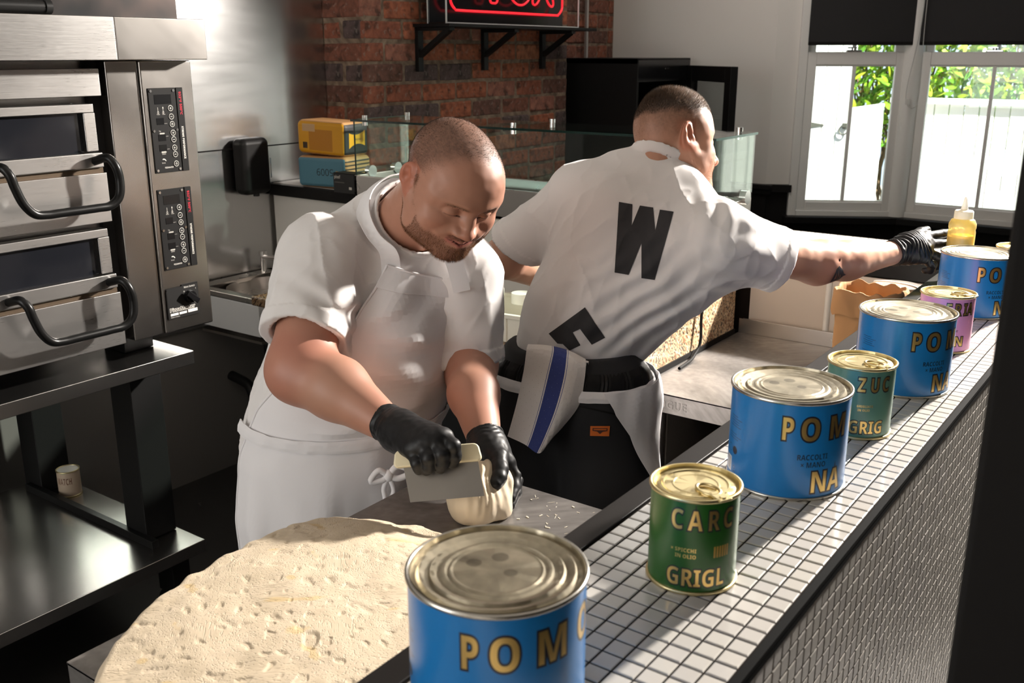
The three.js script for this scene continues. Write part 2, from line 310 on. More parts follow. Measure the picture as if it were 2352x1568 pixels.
{
  const h = thing('laurel_hedge', 'sunlit glossy green laurel hedge rising behind the white fence', 'hedge', [0, 0, -9.2]);
  const shp = new THREE.Shape(); shp.moveTo(0, 0); shp.bezierCurveTo(0.022, 0.02, 0.026, 0.06, 0, 0.105); shp.bezierCurveTo(-0.026, 0.06, -0.022, 0.02, 0, 0);
  const leaf = new THREE.ShapeGeometry(shp, 5), lp = leaf.attributes.position;
  for (let i = 0; i < lp.count; i++) lp.setZ(i, 0.5 * lp.getX(i) ** 2 * 20 - 1.6 * lp.getY(i) ** 2);
  leaf.computeVertexNormals();
  const count = 17000, inst = new THREE.InstancedMesh(leaf, phys(rgb(1, 1, 1), 0.42, 0, { transmission: 0.35, thickness: 0, side: THREE.DoubleSide }), count), m4 = new THREE.Matrix4(), q = new THREE.Quaternion(), e = new THREE.Euler();
  for (let k = 0; k < count; k++) {
    const x = rr(-4.4, 0.6), y = rr(0.85, 2.9), bulge = 0.45 * fbm(x * 1.4, y * 1.4, 2, 3), z = 0.75 + bulge - Math.pow(rnd(), 1.6) * 1.5;
    e.set(rr(-1.2, 0.9), rr(-1.3, 1.3), rr(-1.6, 1.6)); q.setFromEuler(e);
    const s = rr(0.7, 1.25); m4.compose(new THREE.Vector3(x, y, z), q, new THREE.Vector3(s, s, s)); inst.setMatrixAt(k, m4);
    const t = rnd(); inst.setColorAt(k, t < 0.5 ? rgb(rr(0.20, 0.34), rr(0.36, 0.50), 0.025) : t < 0.85 ? rgb(rr(0.09, 0.16), rr(0.22, 0.30), 0.02) : rgb(0.5, 0.56, 0.07));
  }
  inst.name = 'leaves'; tag(inst, null, null, null, 'stuff'); inst.castShadow = inst.receiveShadow = true; h.add(inst);
  mesh('branches', (() => { const l = []; for (let k = 0; k < 110; k++) { const x = rr(-4.4, 0.6); l.push(rod([x, -0.1, rr(-0.6, 0.3)], [x + rr(-0.7, 0.7), rr(2, 3), rr(-0.6, 0.6)], 0.014, 5, 0.005)); } return l; })(), std(rgb(0.16, 0.10, 0.06), 0.9), h, 'brown twigs');
}

// ---------- tiled bar counter ----------
const TOP = 1.083, PITCH = 0.024;
M.tiles = [[0.64, 0.605, 0.56], [0.62, 0.59, 0.56], [0.65, 0.62, 0.575], [0.61, 0.58, 0.545]].map((c) => phys(rgb(...c), 0.16, 0, { clearcoat: 0.3, clearcoatRoughness: 0.1 }));
M.grout = phys(rgb(0.014, 0.010, 0.008), 0.95, 0, { specularIntensity: 0.2 });
const eyeLine = new THREE.Matrix4();
const inView = (p) => { camera.updateMatrixWorld(); eyeLine.multiplyMatrices(camera.projectionMatrix, camera.matrixWorldInverse.copy(camera.matrixWorld).invert()); const v = V(p).applyMatrix4(eyeLine); return Math.abs(v.x) < 1 && Math.abs(v.y) < 1; };
// a cushion-edged tile lying in the xz plane, face up
function tileGeo(s = 0.0219, t = 0.004, c = 0.0014) {
  const p = [], idx = [], h = s / 2, ring = (r, y) => { const b = p.length / 3; p.push(-r, y, -r, r, y, -r, r, y, r, -r, y, r); return b; };
  const a = ring(h, -t), b = ring(h, -c * 0.7), d = ring(h - c, 0);
  const band = (u, v) => { for (let k = 0; k < 4; k++) { const n = (k + 1) % 4; idx.push(u + k, v + k, u + n, u + n, v + k, v + n); } };
  band(a, b); band(b, d); idx.push(d, d + 2, d + 1, d, d + 3, d + 2);
  const g = new THREE.BufferGeometry(); g.setAttribute('position', new THREE.Float32BufferAttribute(p, 3)); g.setIndex(idx);
  return boxUV(toCreasedNormals(g, 0.7));
}
const tileShape = tileGeo();
function layTiles(parent, spots, name, quat) {
  spots.forEach((s) => { s.d = V(s.p).distanceTo(camera.position) + (inView(s.p) ? 0 : 50); });
  spots.sort((a, b) => a.d - b.d);
  for (const s of spots.slice(0, 300)) { const m = mesh(name, tileShape, M.tiles[Math.floor(rnd() * 4)], parent); m.position.set(...s.p); m.quaternion.copy(quat); }
  const rest = spots.slice(300), inst = new THREE.InstancedMesh(tileShape, M.tiles[0], rest.length), m4 = new THREE.Matrix4();
  rest.forEach((s, k) => { m4.makeRotationFromQuaternion(quat).setPosition(...s.p); inst.setMatrixAt(k, m4); });
  inst.name = name + 's'; tag(inst, null, null, null, 'stuff'); inst.castShadow = inst.receiveShadow = true; parent.add(inst);
}
const flat = new THREE.Quaternion(), facing = new THREE.Quaternion().setFromEuler(new THREE.Euler(0, 0, -Math.PI / 2));
{
  const c = thing('bar_counter', 'long bar counter covered in small white square tiles with dark joints', 'counter');
  mesh('core', [box(-0.566, -0.2900, 0, TOP - 0.0014, -3.134, 0.45)], M.grout, c, 'dark grout bed');
  const top = [], front = [];
  for (let i = 0; i < 10; i++) for (let z = -3.12; z < 0.3; z += PITCH) { const k = Math.round((z + 0.776) / PITCH); top.push({ p: [-0.297 - (i + 0.5) * PITCH, TOP + rr(-0.0002, 0.0002), -0.776 + (k + 0.5) * PITCH] }); }
  for (let j = 0; j < 43; j++) for (let z = -3.12; z < 0.3; z += PITCH) { const k = Math.round((z + 0.776) / PITCH); front.push({ p: [-0.2885 + rr(-0.0002, 0.0002), 1.0665 - (j + 0.5) * PITCH, -0.776 + (k + 0.5) * PITCH] }); }
  layTiles(c, top, 'tile', flat); layTiles(c, front, 'front_tile', facing);
  mesh('edge_strip', box(-0.572, -0.5385, 1.035, TOP + 0.0025, -3.134, 0.45, 0.0015), phys(rgb(0.013, 0.011, 0.010), 0.5, 0, { roughnessMap: M.smear, specularIntensity: 0.35 }), c, 'black metal strip on the kitchen side');
  mesh('edge_strip', [box(-0.2955, -0.286, TOP - 0.006, TOP + 0.0012, -3.134, 0.45, 0.001), box(-0.2905, -0.2865, 1.068, TOP, -3.134, 0.45, 0.001)], phys(rgb(0.004, 0.004, 0.004), 0.8, 0, { specularIntensity: 0.12 }), c, 'black metal edge on the customer side');
}
{ // the counter's return at the far end
  const c = thing('counter_return', 'short tiled return of the bar behind the reaching arm, pale panel below', 'counter');
  mesh('core', box(-1.6, -0.575, 0.0, TOP - 0.0014, -3.134, -2.856), M.grout, c);
  const spots = []; for (let i = 0; i < 11; i++) for (let x = -1.585; x < -0.59; x += PITCH * 1) spots.push([x, TOP, -2.868 - i * PITCH]);
  const near = spots.filter((p) => p[0] > -1.6 && p[0] < -0.59), far = spots.filter((p) => p[0] <= -1.6);
  near.sort((a, b) => V(a).distanceTo(camera.position) - V(b).distanceTo(camera.position));
  near.slice(0, 300).forEach((p) => { const m = mesh('tile', tileShape, M.tiles[Math.floor(rnd() * 4)], c); m.position.set(...p); });
  const rest = near.slice(300).concat(far), inst = new THREE.InstancedMesh(tileShape, M.tiles[0], rest.length), m4 = new THREE.Matrix4(); rest.forEach((p, k) => inst.setMatrixAt(k, m4.makeTranslation(...p))); inst.name = 'tiles'; tag(inst, null, null, null, 'stuff'); c.add(inst);
  mesh('back_panel', box(-1.14, -0.9, 0.05, 1.02, -2.858, -2.846), std(rgb(0.62, 0.55, 0.48), 0.55), c, 'cream board');
  mesh('back_panel', box(-0.895, -0.575, 0.05, 1.02, -2.858, -2.843), std(rgb(0.64, 0.57, 0.50), 0.5), c, 'cream board');
  mesh('corner_bead', cyl(-0.897, 0.05, -2.842, 0.009, 0.97, 12), M.whitePaint, c, 'white joint bead');
  mesh('edge_strip', box(-1.6, -0.575, 1.025, TOP + 0.002, -2.858, -2.84, 0.001), M.black, c, 'black metal strip');
}

// ---------- tins ----------
const GOLD = '#f0cd7e';
function gold(g, s, x, y, size, align = 'left', w) {
  g.font = `bold ${size}px sans-serif`; g.textAlign = align; g.lineJoin = 'miter';
  g.save(); g.translate(x, y); g.scale(w ?? 1, 1);
  g.lineWidth = size * 0.10; g.strokeStyle = '#14121a'; g.strokeText(s, 0, 0); g.fillStyle = GOLD; g.fillText(s, 0, 0); g.restore();
}
// letters are laid out in degrees from where the big word begins (at 120 degrees round the tin)
function tinLabel(base, h, words) {
  const W = 2048, H = Math.round(2048 * h), deg = W / 360;
  const draw = (metal) => (g) => {
    g.fillStyle = metal ? '#000' : base; g.fillRect(0, 0, W, H);
    const fg = (c) => metal ? (c === GOLD ? '#fff' : '#000') : c;
    for (const t of words) {
      const x = (120 + t.at) * deg, y = t.y * H, s = t.size * H;
      g.font = `${t.bold === false ? '' : 'bold '}${s}px sans-serif`; g.textAlign = 'left';
      if (t.box) { g.fillStyle = fg(t.color); g.fillRect(x, y, t.box[0] * deg, t.box[1] * H); continue; }
      if (t.bars) { g.fillStyle = metal ? '#000' : '#e8e8ee'; g.fillRect(x, y, t.bars[0] * deg, t.bars[1] * H); g.fillStyle = metal ? '#000' : '#15151c'; for (let k = 0; k < 26; k++) if ((k * 7919) % 5 > 1) g.fillRect(x + deg * t.bars[0] * (k + 1) / 28, y + H * 0.01, deg * t.bars[0] / 60, t.bars[1] * H * 0.85); continue; }
      if (t.disc) { g.fillStyle = fg(t.color); g.beginPath(); g.arc(x, y, s, 0, 6.3); t.ring ? (g.lineWidth = 3, g.strokeStyle = fg(t.color), g.stroke()) : g.fill(); continue; }
      g.save(); g.translate(x, y); g.scale(t.wide ?? 1, 1);
      if (t.gold) { g.lineWidth = s * 0.11; g.strokeStyle = metal ? '#000' : '#1a1524'; g.strokeText(t.s, 0, 0); g.fillStyle = fg(GOLD); g.fillText(t.s, 0, 0); } else { g.fillStyle = fg(t.color ?? '#10131c'); g.fillText(t.s, 0, 0); }
      g.restore();
    }
  };
  return [canvasTex(W, H, draw(false)), canvasTex(W, H, draw(true), false)];
}
const small = (at, y, n, len, size = 0.018) => { const out = []; for (let k = 0; k < n; k++) out.push({ at: at + (k % 2) * 2, y: y + k * 0.028, box: [len * (0.65 + 0.35 * ((k * 37 % 10) / 10)), 0.007], size, color: '#123a66' }); return out; };
function tinMaterial(base, h, words) { const [c, m] = tinLabel(base, h, words); return phys(rgb(1, 1, 1), 0.34, 1, { map: c, metalnessMap: m, clearcoat: 0.5, clearcoatRoughness: 0.22 }); }
const pomoWords = [
  { s: 'P', at: 0, y: 0.375, size: 0.345, gold: 1, wide: 0.66 }, { s: 'O', at: 18, y: 0.375, size: 0.345, gold: 1, wide: 0.82 }, { s: 'M', at: 47, y: 0.375, size: 0.345, gold: 1, wide: 0.86 }, { s: 'O', at: 83, y: 0.375, size: 0.345, gold: 1, wide: 0.82 },
  { s: 'NA', at: 31, y: 0.955, size: 0.33, gold: 1, wide: 0.82 },
  { s: 'RACCOLTI', at: 17, y: 0.585, size: 0.085, color: '#0e2238', wide: 0.8 }, { s: '× MANO', at: 21, y: 0.67, size: 0.085, color: '#0e2238', wide: 0.8 },
  ...small(-64, 0.28, 5, 22), ...small(-66, 0.48, 3, 24),
  { at: -62, y: 0.66, size: 0.042, disc: 1, ring: 1, color: '#10345c' }, { at: -52, y: 0.665, size: 0.045, disc: 1, color: '#0b1f3a' },
  { at: -72, y: 0.76, bars: [14, 0.17], size: 1 }, { at: -52, y: 0.86, size: 0.018, disc: 1, ring: 1, color: '#123a66' }, { at: -52, y: 0.92, size: 0.018, disc: 1, ring: 1, color: '#123a66' },
];
M.tinBlue = tinMaterial('#0b78c2', 0.272, pomoWords);
M.tinGreen = tinMaterial('#1b5a14', 0.355, [
  { s: 'C', at: 0, y: 0.30, size: 0.31, gold: 1, wide: 0.70 }, { s: 'A', at: 23, y: 0.30, size: 0.31, gold: 1, wide: 0.72 }, { s: 'R', at: 47, y: 0.30, size: 0.31, gold: 1, wide: 0.68 }, { s: 'C', at: 69, y: 0.30, size: 0.31, gold: 1, wide: 0.70 },
  { s: 'GRIGL', at: -3, y: 0.95, size: 0.28, gold: 1, wide: 0.74 }, { s: '× SPICCHI', at: 2, y: 0.555, size: 0.062, color: GOLD, wide: 0.9 }, { s: 'IN OLIO', at: 8, y: 0.625, size: 0.062, color: GOLD, wide: 0.9 },
  ...[0, 1, 2, 3, 4, 5].map((k) => ({ at: 58 + k * 4, y: 0.49, box: [2.6, 0.13], size: 1, color: '#b98d3c' })), { at: -70, y: 0.5, bars: [12, 0.3], size: 1 }]);
M.tinSage = tinMaterial('#5f8d79', 0.355, [
  { s: 'Z', at: 0, y: 0.30, size: 0.30, gold: 1, wide: 0.7 }, { s: 'U', at: 21, y: 0.30, size: 0.30, gold: 1, wide: 0.66 }, { s: 'C', at: 43, y: 0.30, size: 0.30, gold: 1, wide: 0.68 },
  { s: 'GRIG', at: -10, y: 0.95, size: 0.27, gold: 1, wide: 0.74 }, { s: 'GRIGLIATE', at: 2, y: 0.54, size: 0.05, color: GOLD, wide: 0.85 }, { s: 'IN OLIO', at: 4, y: 0.6, size: 0.05, color: GOLD, wide: 0.85 }]);
M.tinPink = tinMaterial('#e69cc9', 0.355, [
  { s: 'F', at: 0, y: 0.30, size: 0.31, gold: 1, wide: 0.64 }, { s: 'R', at: 18, y: 0.30, size: 0.31, gold: 1, wide: 0.66 }, { s: 'I', at: 39, y: 0.30, size: 0.31, gold: 1, wide: 0.66 }, { s: 'A', at: 49, y: 0.30, size: 0.31, gold: 1, wide: 0.68 },
  { s: 'IN', at: 10, y: 0.90, size: 0.26, gold: 1 }, { s: 'BROCCOLI', at: -10, y: 0.56, size: 0.055, color: '#2c2230' }, { s: 'NAPOLETANI', at: -12, y: 0.62, size: 0.055, color: '#2c2230' }]);
const lidStain = dataTex(256, 256, (u, v) => { const n = tileNoise(u, v, 6, 3), r = Math.hypot(u - 0.5, v - 0.5); let k = 0.8 + 0.25 * n; for (const [a, b, s] of [[0.40, 0.60, 0.05], [0.56, 0.64, 0.045], [0.46, 0.42, 0.04]]) if (Math.hypot(u - a, v - b) < s) k *= 0.8; return [k, k * 0.97, k * 0.9]; });
M.lidTin = std(rgb(0.72, 0.69, 0.62), 0.40, 1, { map: lidStain, bumpMap: M.smear, bumpScale: 0.0001 });
M.lidGold = std(rgb(0.80, 0.68, 0.38), 0.34, 1);
M.rimTin = std(rgb(0.62, 0.60, 0.55), 0.25, 1);
function tin(name, label, x, z, r, h, mat, face, { tab, goldLid, group } = {}) {
  const t = thing(name, label, 'tin', [x, TOP, z], 0, group), lidMat = goldLid ? M.lidGold : M.lidTin, rim = goldLid ? M.lidGold : M.rimTin;
  t.rotation.y = Math.atan2(-x, -z) + (face - 120) * Math.PI / 180;
  const body = lathe([[r - 0.0012, 0.004], [r - 0.0005, 0.0055], [r - 0.0005, h - 0.0055], [r - 0.0012, h - 0.004]], 96);
  { const uv = body.attributes.uv, p = body.attributes.position; for (let i = 0; i < uv.count; i++) uv.setY(i, clamp((p.getY(i) - 0.0055) / (h - 0.011))); }
  mesh('body', body, mat, t);
  const ring = (y, s) => lathe([[r - 0.0012, y - s * 0.0012], [r + 0.0012, y - s * 0.0014], [r + 0.0018, y], [r + 0.0016, y + s * 0.0022], [r + 0.0002, y + s * 0.0030], [r - 0.0018, y + s * 0.0024], [r - 0.0024, y - s * 0.0012]], 96);
  mesh('rim', ring(h - 0.0030, 1), rim, t); mesh('rim', ring(0.0030, -1), rim, t);
  // stepped lid, from the chuck wall to the raised middle
  const e = r - 0.0022, f = goldLid ? [[1, 0], [0.985, -0.0048], [0.94, -0.0048], [0.91, -0.0032], [0.80, -0.0032], [0.785, -0.0022], [0.75, -0.0022], [0.735, -0.0034], [0.56, -0.0034], [0.545, -0.0026], [0.515, -0.0026], [0.50, -0.0034], [0, -0.0034]]
    : [[1, 0], [0.985, -0.0052], [0.93, -0.0052], [0.895, -0.0018], [0.86, -0.0018], [0.83, -0.0046], [0.79, -0.0046], [0.765, -0.0022], [0.72, -0.0022], [0.69, -0.0046], [0.655, -0.0046], [0.63, -0.0026], [0.60, -0.0026], [0.575, -0.0044], [0.555, -0.0044], [0.53, -0.0028], [0.50, -0.0034], [0, -0.0034]];
  const lid = toCreasedNormals(lathe(f.map(([a, b]) => [a * e, b]), 96), 0.9);
  { const uv = lid.attributes.uv, p = lid.attributes.position; for (let i = 0; i < uv.count; i++) uv.setXY(i, 0.5 + p.getX(i) / (2 * e), 0.5 + p.getZ(i) / (2 * e)); }
  const l = mesh('lid', lid, lidMat, t); l.position.y = h;
  if (tab !== undefined) {
    const a = tab * Math.PI / 180 - t.rotation.y, g = [];
    const loop = new THREE.TorusGeometry(0.0095, 0.0014, 8, 28).scale(1.25, 0.85, 1).rotateX(Math.PI / 2).translate(-0.004, 0.0015, 0);
    g.push(loop, box(0.006, 0.020, 0.0002, 0.0026, -0.0062, 0.0062, 0.001), cyl(0.015, 0, 0, 0.003, 0.0036, 14), box(0.002, 0.007, 0.0006, 0.0022, -0.0035, 0.0035, 0.0008));
    const m = mesh('pull_tab', g, lidMat, t, 'gold ring pull'); m.position.set(Math.sin(a) * r * 0.56, h - 0.0030, Math.cos(a) * r * 0.56); m.rotation.y = a - Math.PI / 2; m.scale.setScalar(1.3);
  }
  return t;
}
const big = 'big blue tins on the bar', little = 'small tins on the bar';
tin('tomato_tin', 'big blue tin with gold POMO lettering nearest the black strip, cut by the frame', -0.4525, -0.6055, 0.0775, 0.135, M.tinBlue, -24, { group: big });
tin('artichoke_tin', 'small dark green tin lettered CARC and GRIGL with gold pull-tab lid', -0.412, -0.912, 0.0485, 0.112, M.tinGreen, -30, { goldLid: 1, tab: 62, group: little });
tin('tomato_tin', 'big blue tin with gold POM and NA standing behind the green tin', -0.424, -1.2245, 0.0775, 0.135, M.tinBlue, -7, { group: big });
tin('zucchini_tin', 'small sage green tin lettered ZUC and GRIG between two blue tins', -0.401, -1.462, 0.0495, 0.112, M.tinSage, -4, { goldLid: 1, tab: 66, group: little });
tin('tomato_tin', 'big blue tin standing in front of the pink tin and paper bag', -0.405, -1.722, 0.0785, 0.135, M.tinBlue, 7, { group: big });
tin('friarielli_tin', 'small pink tin lettered FRIA and IN with gold lid', -0.401, -2.005, 0.050, 0.112, M.tinPink, -2, { goldLid: 1, tab: 80, group: little });
tin('tomato_tin', 'big blue tin below the gloved reaching hand, half behind the black post', -0.415, -2.34, 0.0785, 0.135, M.tinBlue, 0, { group: big });
tin('gold_lid_tin', 'tin with a gold rim just showing behind the farthest blue tin', -0.375, -2.60, 0.050, 0.112, M.tinSage, 160, { goldLid: 1, group: little });

{ // squeeze bottle
  const b = thing('squeeze_bottle', 'clear plastic squeeze bottle of yellow oil with a pointed nozzle by the gloved fingers', 'bottle', [-0.512, TOP, -2.62]);
  const H = 0.172;
  mesh('bottle_wall', lathe([[0.001, 0.001], [0.028, 0.001], [0.0315, 0.006], [0.032, 0.03], [0.032, 0.130], [0.0305, 0.136], [0.0320, 0.140], [0.0318, 0.150], [0.027, 0.160], [0.0215, 0.163]], 40), phys(rgb(0.96, 0.84, 0.40), 0.3, 0, { transmission: 0.7, thickness: 0 }), b);
  mesh('oil', lathe([[0.0005, 0.004], [0.029, 0.004], [0.0300, 0.02], [0.0300, 0.120], [0.0005, 0.120]], 40), std(rgb(0.85, 0.58, 0.03), 0.3), b, 'yellow oil');
  mesh('cap', lathe([[0.022, 0.160], [0.0225, 0.164], [0.0222, 0.180], [0.020, 0.1825], [0.009, 0.1835], [0.0085, 0.186]], 36), phys(rgb(0.92, 0.90, 0.82), 0.4, 0, { transmission: 0.35, thickness: 0 }), b, 'translucent screw cap');
  mesh('nozzle', lathe([[0.0085, 0.184], [0.0062, 0.198], [0.0032, 0.214], [0.0025, 0.216], [0.0005, 0.216]], 24), phys(rgb(0.95, 0.93, 0.88), 0.4, 0, { transmission: 0.3, thickness: 0 }), b, 'translucent pointed nozzle');
}

// ---------- steel tables ----------
const scuff = dataTex(1024, 1024, (u, v, x, y) => {
  const n = tileNoise(u, v, 10, 4), fine = tileNoise(u, v, 60, 8, 3); let k = 0.62 + 0.22 * n + 0.12 * fine;
  return [k, k * 0.985, k * 0.97]; });
M.tableTop = phys(rgb(0.74, 0.72, 0.71), 0.46, 0.62, { map: scuff, roughnessMap: M.smear });
function workTable(name, label, x0, x1, z0, z1, h, fascia, shelf = true) {
  const t = thing(name, label, 'table', [(x0 + x1) / 2, 0, (z0 + z1) / 2]), w = (x1 - x0) / 2, d = (z1 - z0) / 2;
  mesh('top', [box(-w, w, h - 0.004, h, -d, d), box(-w, w, h - fascia, h - 0.0005, d - 0.002, d, 0.0006), box(-w, w, h - fascia, h - 0.0005, -d, -d + 0.002, 0.0006), box(-w, -w + 0.002, h - fascia, h - 0.0005, -d, d, 0.0006), box(w - 0.002, w, h - fascia, h - 0.0005, -d, d, 0.0006)], M.tableTop, t);
  for (const [a, b] of [[-1, -1], [1, -1], [-1, 1], [1, 1]]) mesh('leg', [cyl(a * (w - 0.05), 0.03, b * (d - 0.05), 0.019, h - 0.035, 16), cyl(a * (w - 0.05), 0, b * (d - 0.05), 0.014, 0.032, 12)], M.steelBench, t);
  if (shelf) mesh('shelf', box(-w + 0.04, w - 0.04, 0.24, 0.27, -d + 0.04, d - 0.04, 0.003), M.steelBench, t);
  return t;
}
workTable('prep_table', 'scuffed stainless table under the dough, tight against the bar', -1.134, -0.578, -1.37, -0.57, 0.87, 0.045);
{
  const b = workTable('steel_bench', 'stainless bench with lettered front edge between granite panel and bar', -1.162, -0.578, -2.83, -2.165, 0.80, 0.052, false);
  mesh('upstand', box(-0.292, 0.28, 0.80, 0.845, -0.333, -0.325, 0.001), M.steelBench, b);
  const font = await new FontLoader().loadAsync('fonts/droid/droid_sans_bold.typeface.json'), word = new TextGeometry('OGUE', { font, size: 0.021, depth: 0.0007, curveSegments: 4, bevelEnabled: true, bevelSize: 0.0003, bevelThickness: 0.0004, bevelSegments: 1 });
  mesh('lettering', boxUV(word), M.tableTop, b, 'pressed letters on the front edge').position.set(-0.225, 0.762, 0.3325);
}
{ // flour and dough scraps dusted on the table
  const t = thing('dough_scraps', 'thin curled scraps of dough and flour on the table beside the gloved hand', 'scraps', [-0.78, 0.87, -1.26]), g = [];
  for (let k = 0; k < 110; k++) {
    const x = rr(-0.2, 0.17) + 0.03, z = rr(-0.095, 0.12), L = Math.pow(rnd(), 2) * 0.012 + 0.002, a = rr(0, 3.14), w = rr(0.0004, 0.0014);
    g.push(boxUV(new THREE.BoxGeometry(L, w, w * 1.4).rotateY(a).translate(x, w / 2, z)));
  }
  mesh('scrap', g, std(rgb(0.78, 0.70, 0.58), 0.9), t); tag(t, null, null, null, 'stuff');
}

// ---------- dough ----------
const doughTex = dataTex(512, 512, (u, v) => { const n = tileNoise(u, v, 8, 2, 4), y = sstep(0.24, 0.34, tileNoise(u, v, 6, 21, 3)) * 0.10; return [0.84 + 0.05 * n, 0.775 + 0.05 * n - y * 0.3, 0.68 + 0.06 * n - y]; });
const pitTex = dataTex(1024, 1024, (u, v) => { let a = tileNoise(u, v, 95, 3, 2), b = tileNoise(u, v, 45, 8, 2), c = tileNoise(u, v, 20, 5, 3); let k = 0.6 + 0.3 * c; k -= 0.55 * sstep(0.12, 0.3, a); k -= 0.7 * sstep(0.2, 0.34, b); return k; }, { srgb: false });
M.dough = phys(rgb(1, 0.985, 0.95), 0.62, 0, { map: doughTex, bumpMap: pitTex, bumpScale: 0.0010, sheen: 0.2, sheenColor: rgb(1, 0.95, 0.85) });
{
  const outline = [[-0.985, -0.515], [-1.055, -0.605], [-1.095, -0.70], [-1.118, -0.83], [-1.115, -0.95], [-1.075, -1.04], [-1.02, -1.085], [-0.95, -1.098], [-0.86, -1.075], [-0.74, -1.05], [-0.62, -1.0], [-0.587, -0.9], [-0.585, -0.6], [-0.6, -0.42], [-0.76, -0.40], [-0.90, -0.435]];
  const curve = new THREE.CatmullRomCurve3(outline.map(([x, z]) => new THREE.Vector3(x, 0, z)), true, 'centripetal'), pts = curve.getPoints(240);
  const cx = -0.85, cz = -0.74, RINGS = 150, SEG = 420, pos = [], uv = [], idx = [];
  const rim = []; for (let k = 0; k < SEG; k++) { const p = curve.getPointAt(k / SEG); rim.push([p.x - cx, p.z - cz]); }
  for (let i = 0; i <= RINGS; i++) {
    const t = i / RINGS;                    // 0 middle, 1 where it meets the table
    for (let k = 0; k < SEG; k++) {
      let s = t < 0.86 ? t / 0.86 * 0.93 : 0.93 + 0.07 * Math.sin((t - 0.86) / 0.14 * Math.PI / 2 * 1.0);
      const bul = t > 0.86 ? 0.02 * Math.sin((t - 0.86) / 0.14 * Math.PI) : 0; s += bul;
      let x = cx + rim[k][0] * s, z = cz + rim[k][1] * s;
      const thick = 0.047 + 0.022 * sstep(-0.75, -1.05, x) * sstep(-1.15, -0.9, z) + 0.008 * sstep(-0.9, -0.6, z);
      const fall = sstep(-0.99, -1.1, z) * 0.016;
      let h = t < 0.86 ? 1 - 0.16 * Math.pow(t / 0.86, 3) : 0.84 * Math.cos((t - 0.86) / 0.14 * Math.PI / 2);
      h = (thick - fall) * h;
      const edge = sstep(0.62, 0.9, t) * sstep(1.0, 0.9, t);
      h += (0.010 * fbm(x * 7, 1.3, z * 7, 2) + 0.003 * fbm(x * 30, 5, z * 24, 2)) * sstep(1.0, 0.9, t);
      h += edge * 0.016 * Math.max(0, fbm(x * 17, 9, z * 17, 2)) ;
      h -= 0.0016 * sstep(0.25, 0.42, N3(x * 66, 31, z * 60)) * sstep(1.0, 0.85, t) + 0.003 * sstep(0.42, 0.6, N3(x * 21, 7, z * 21)) * sstep(1.0, 0.85, t);
      pos.push(x + edge * 0.006 * N3(x * 30, 3, z * 30), 0.8705 + Math.max(0, h), z + edge * 0.006 * N3(x * 30, 13, z * 30)); uv.push(x * 4.2, z * 4.2);
    }
  }
  for (let i = 0; i < RINGS; i++) for (let k = 0; k < SEG; k++) { const n = (k + 1) % SEG, a = i * SEG + k, b = i * SEG + n, c = a + SEG, d = b + SEG; if (i) idx.push(a, b, d); idx.push(a, d, c); }
  const g = new THREE.BufferGeometry(); g.setAttribute('position', new THREE.Float32BufferAttribute(pos, 3)); g.setAttribute('uv', new THREE.Float32BufferAttribute(uv, 2)); g.setIndex(idx); g.computeVertexNormals();
  tag(mesh('pizza_dough', g, M.dough), 'big spread mass of pale pitted pizza dough on the steel table', 'dough');
}

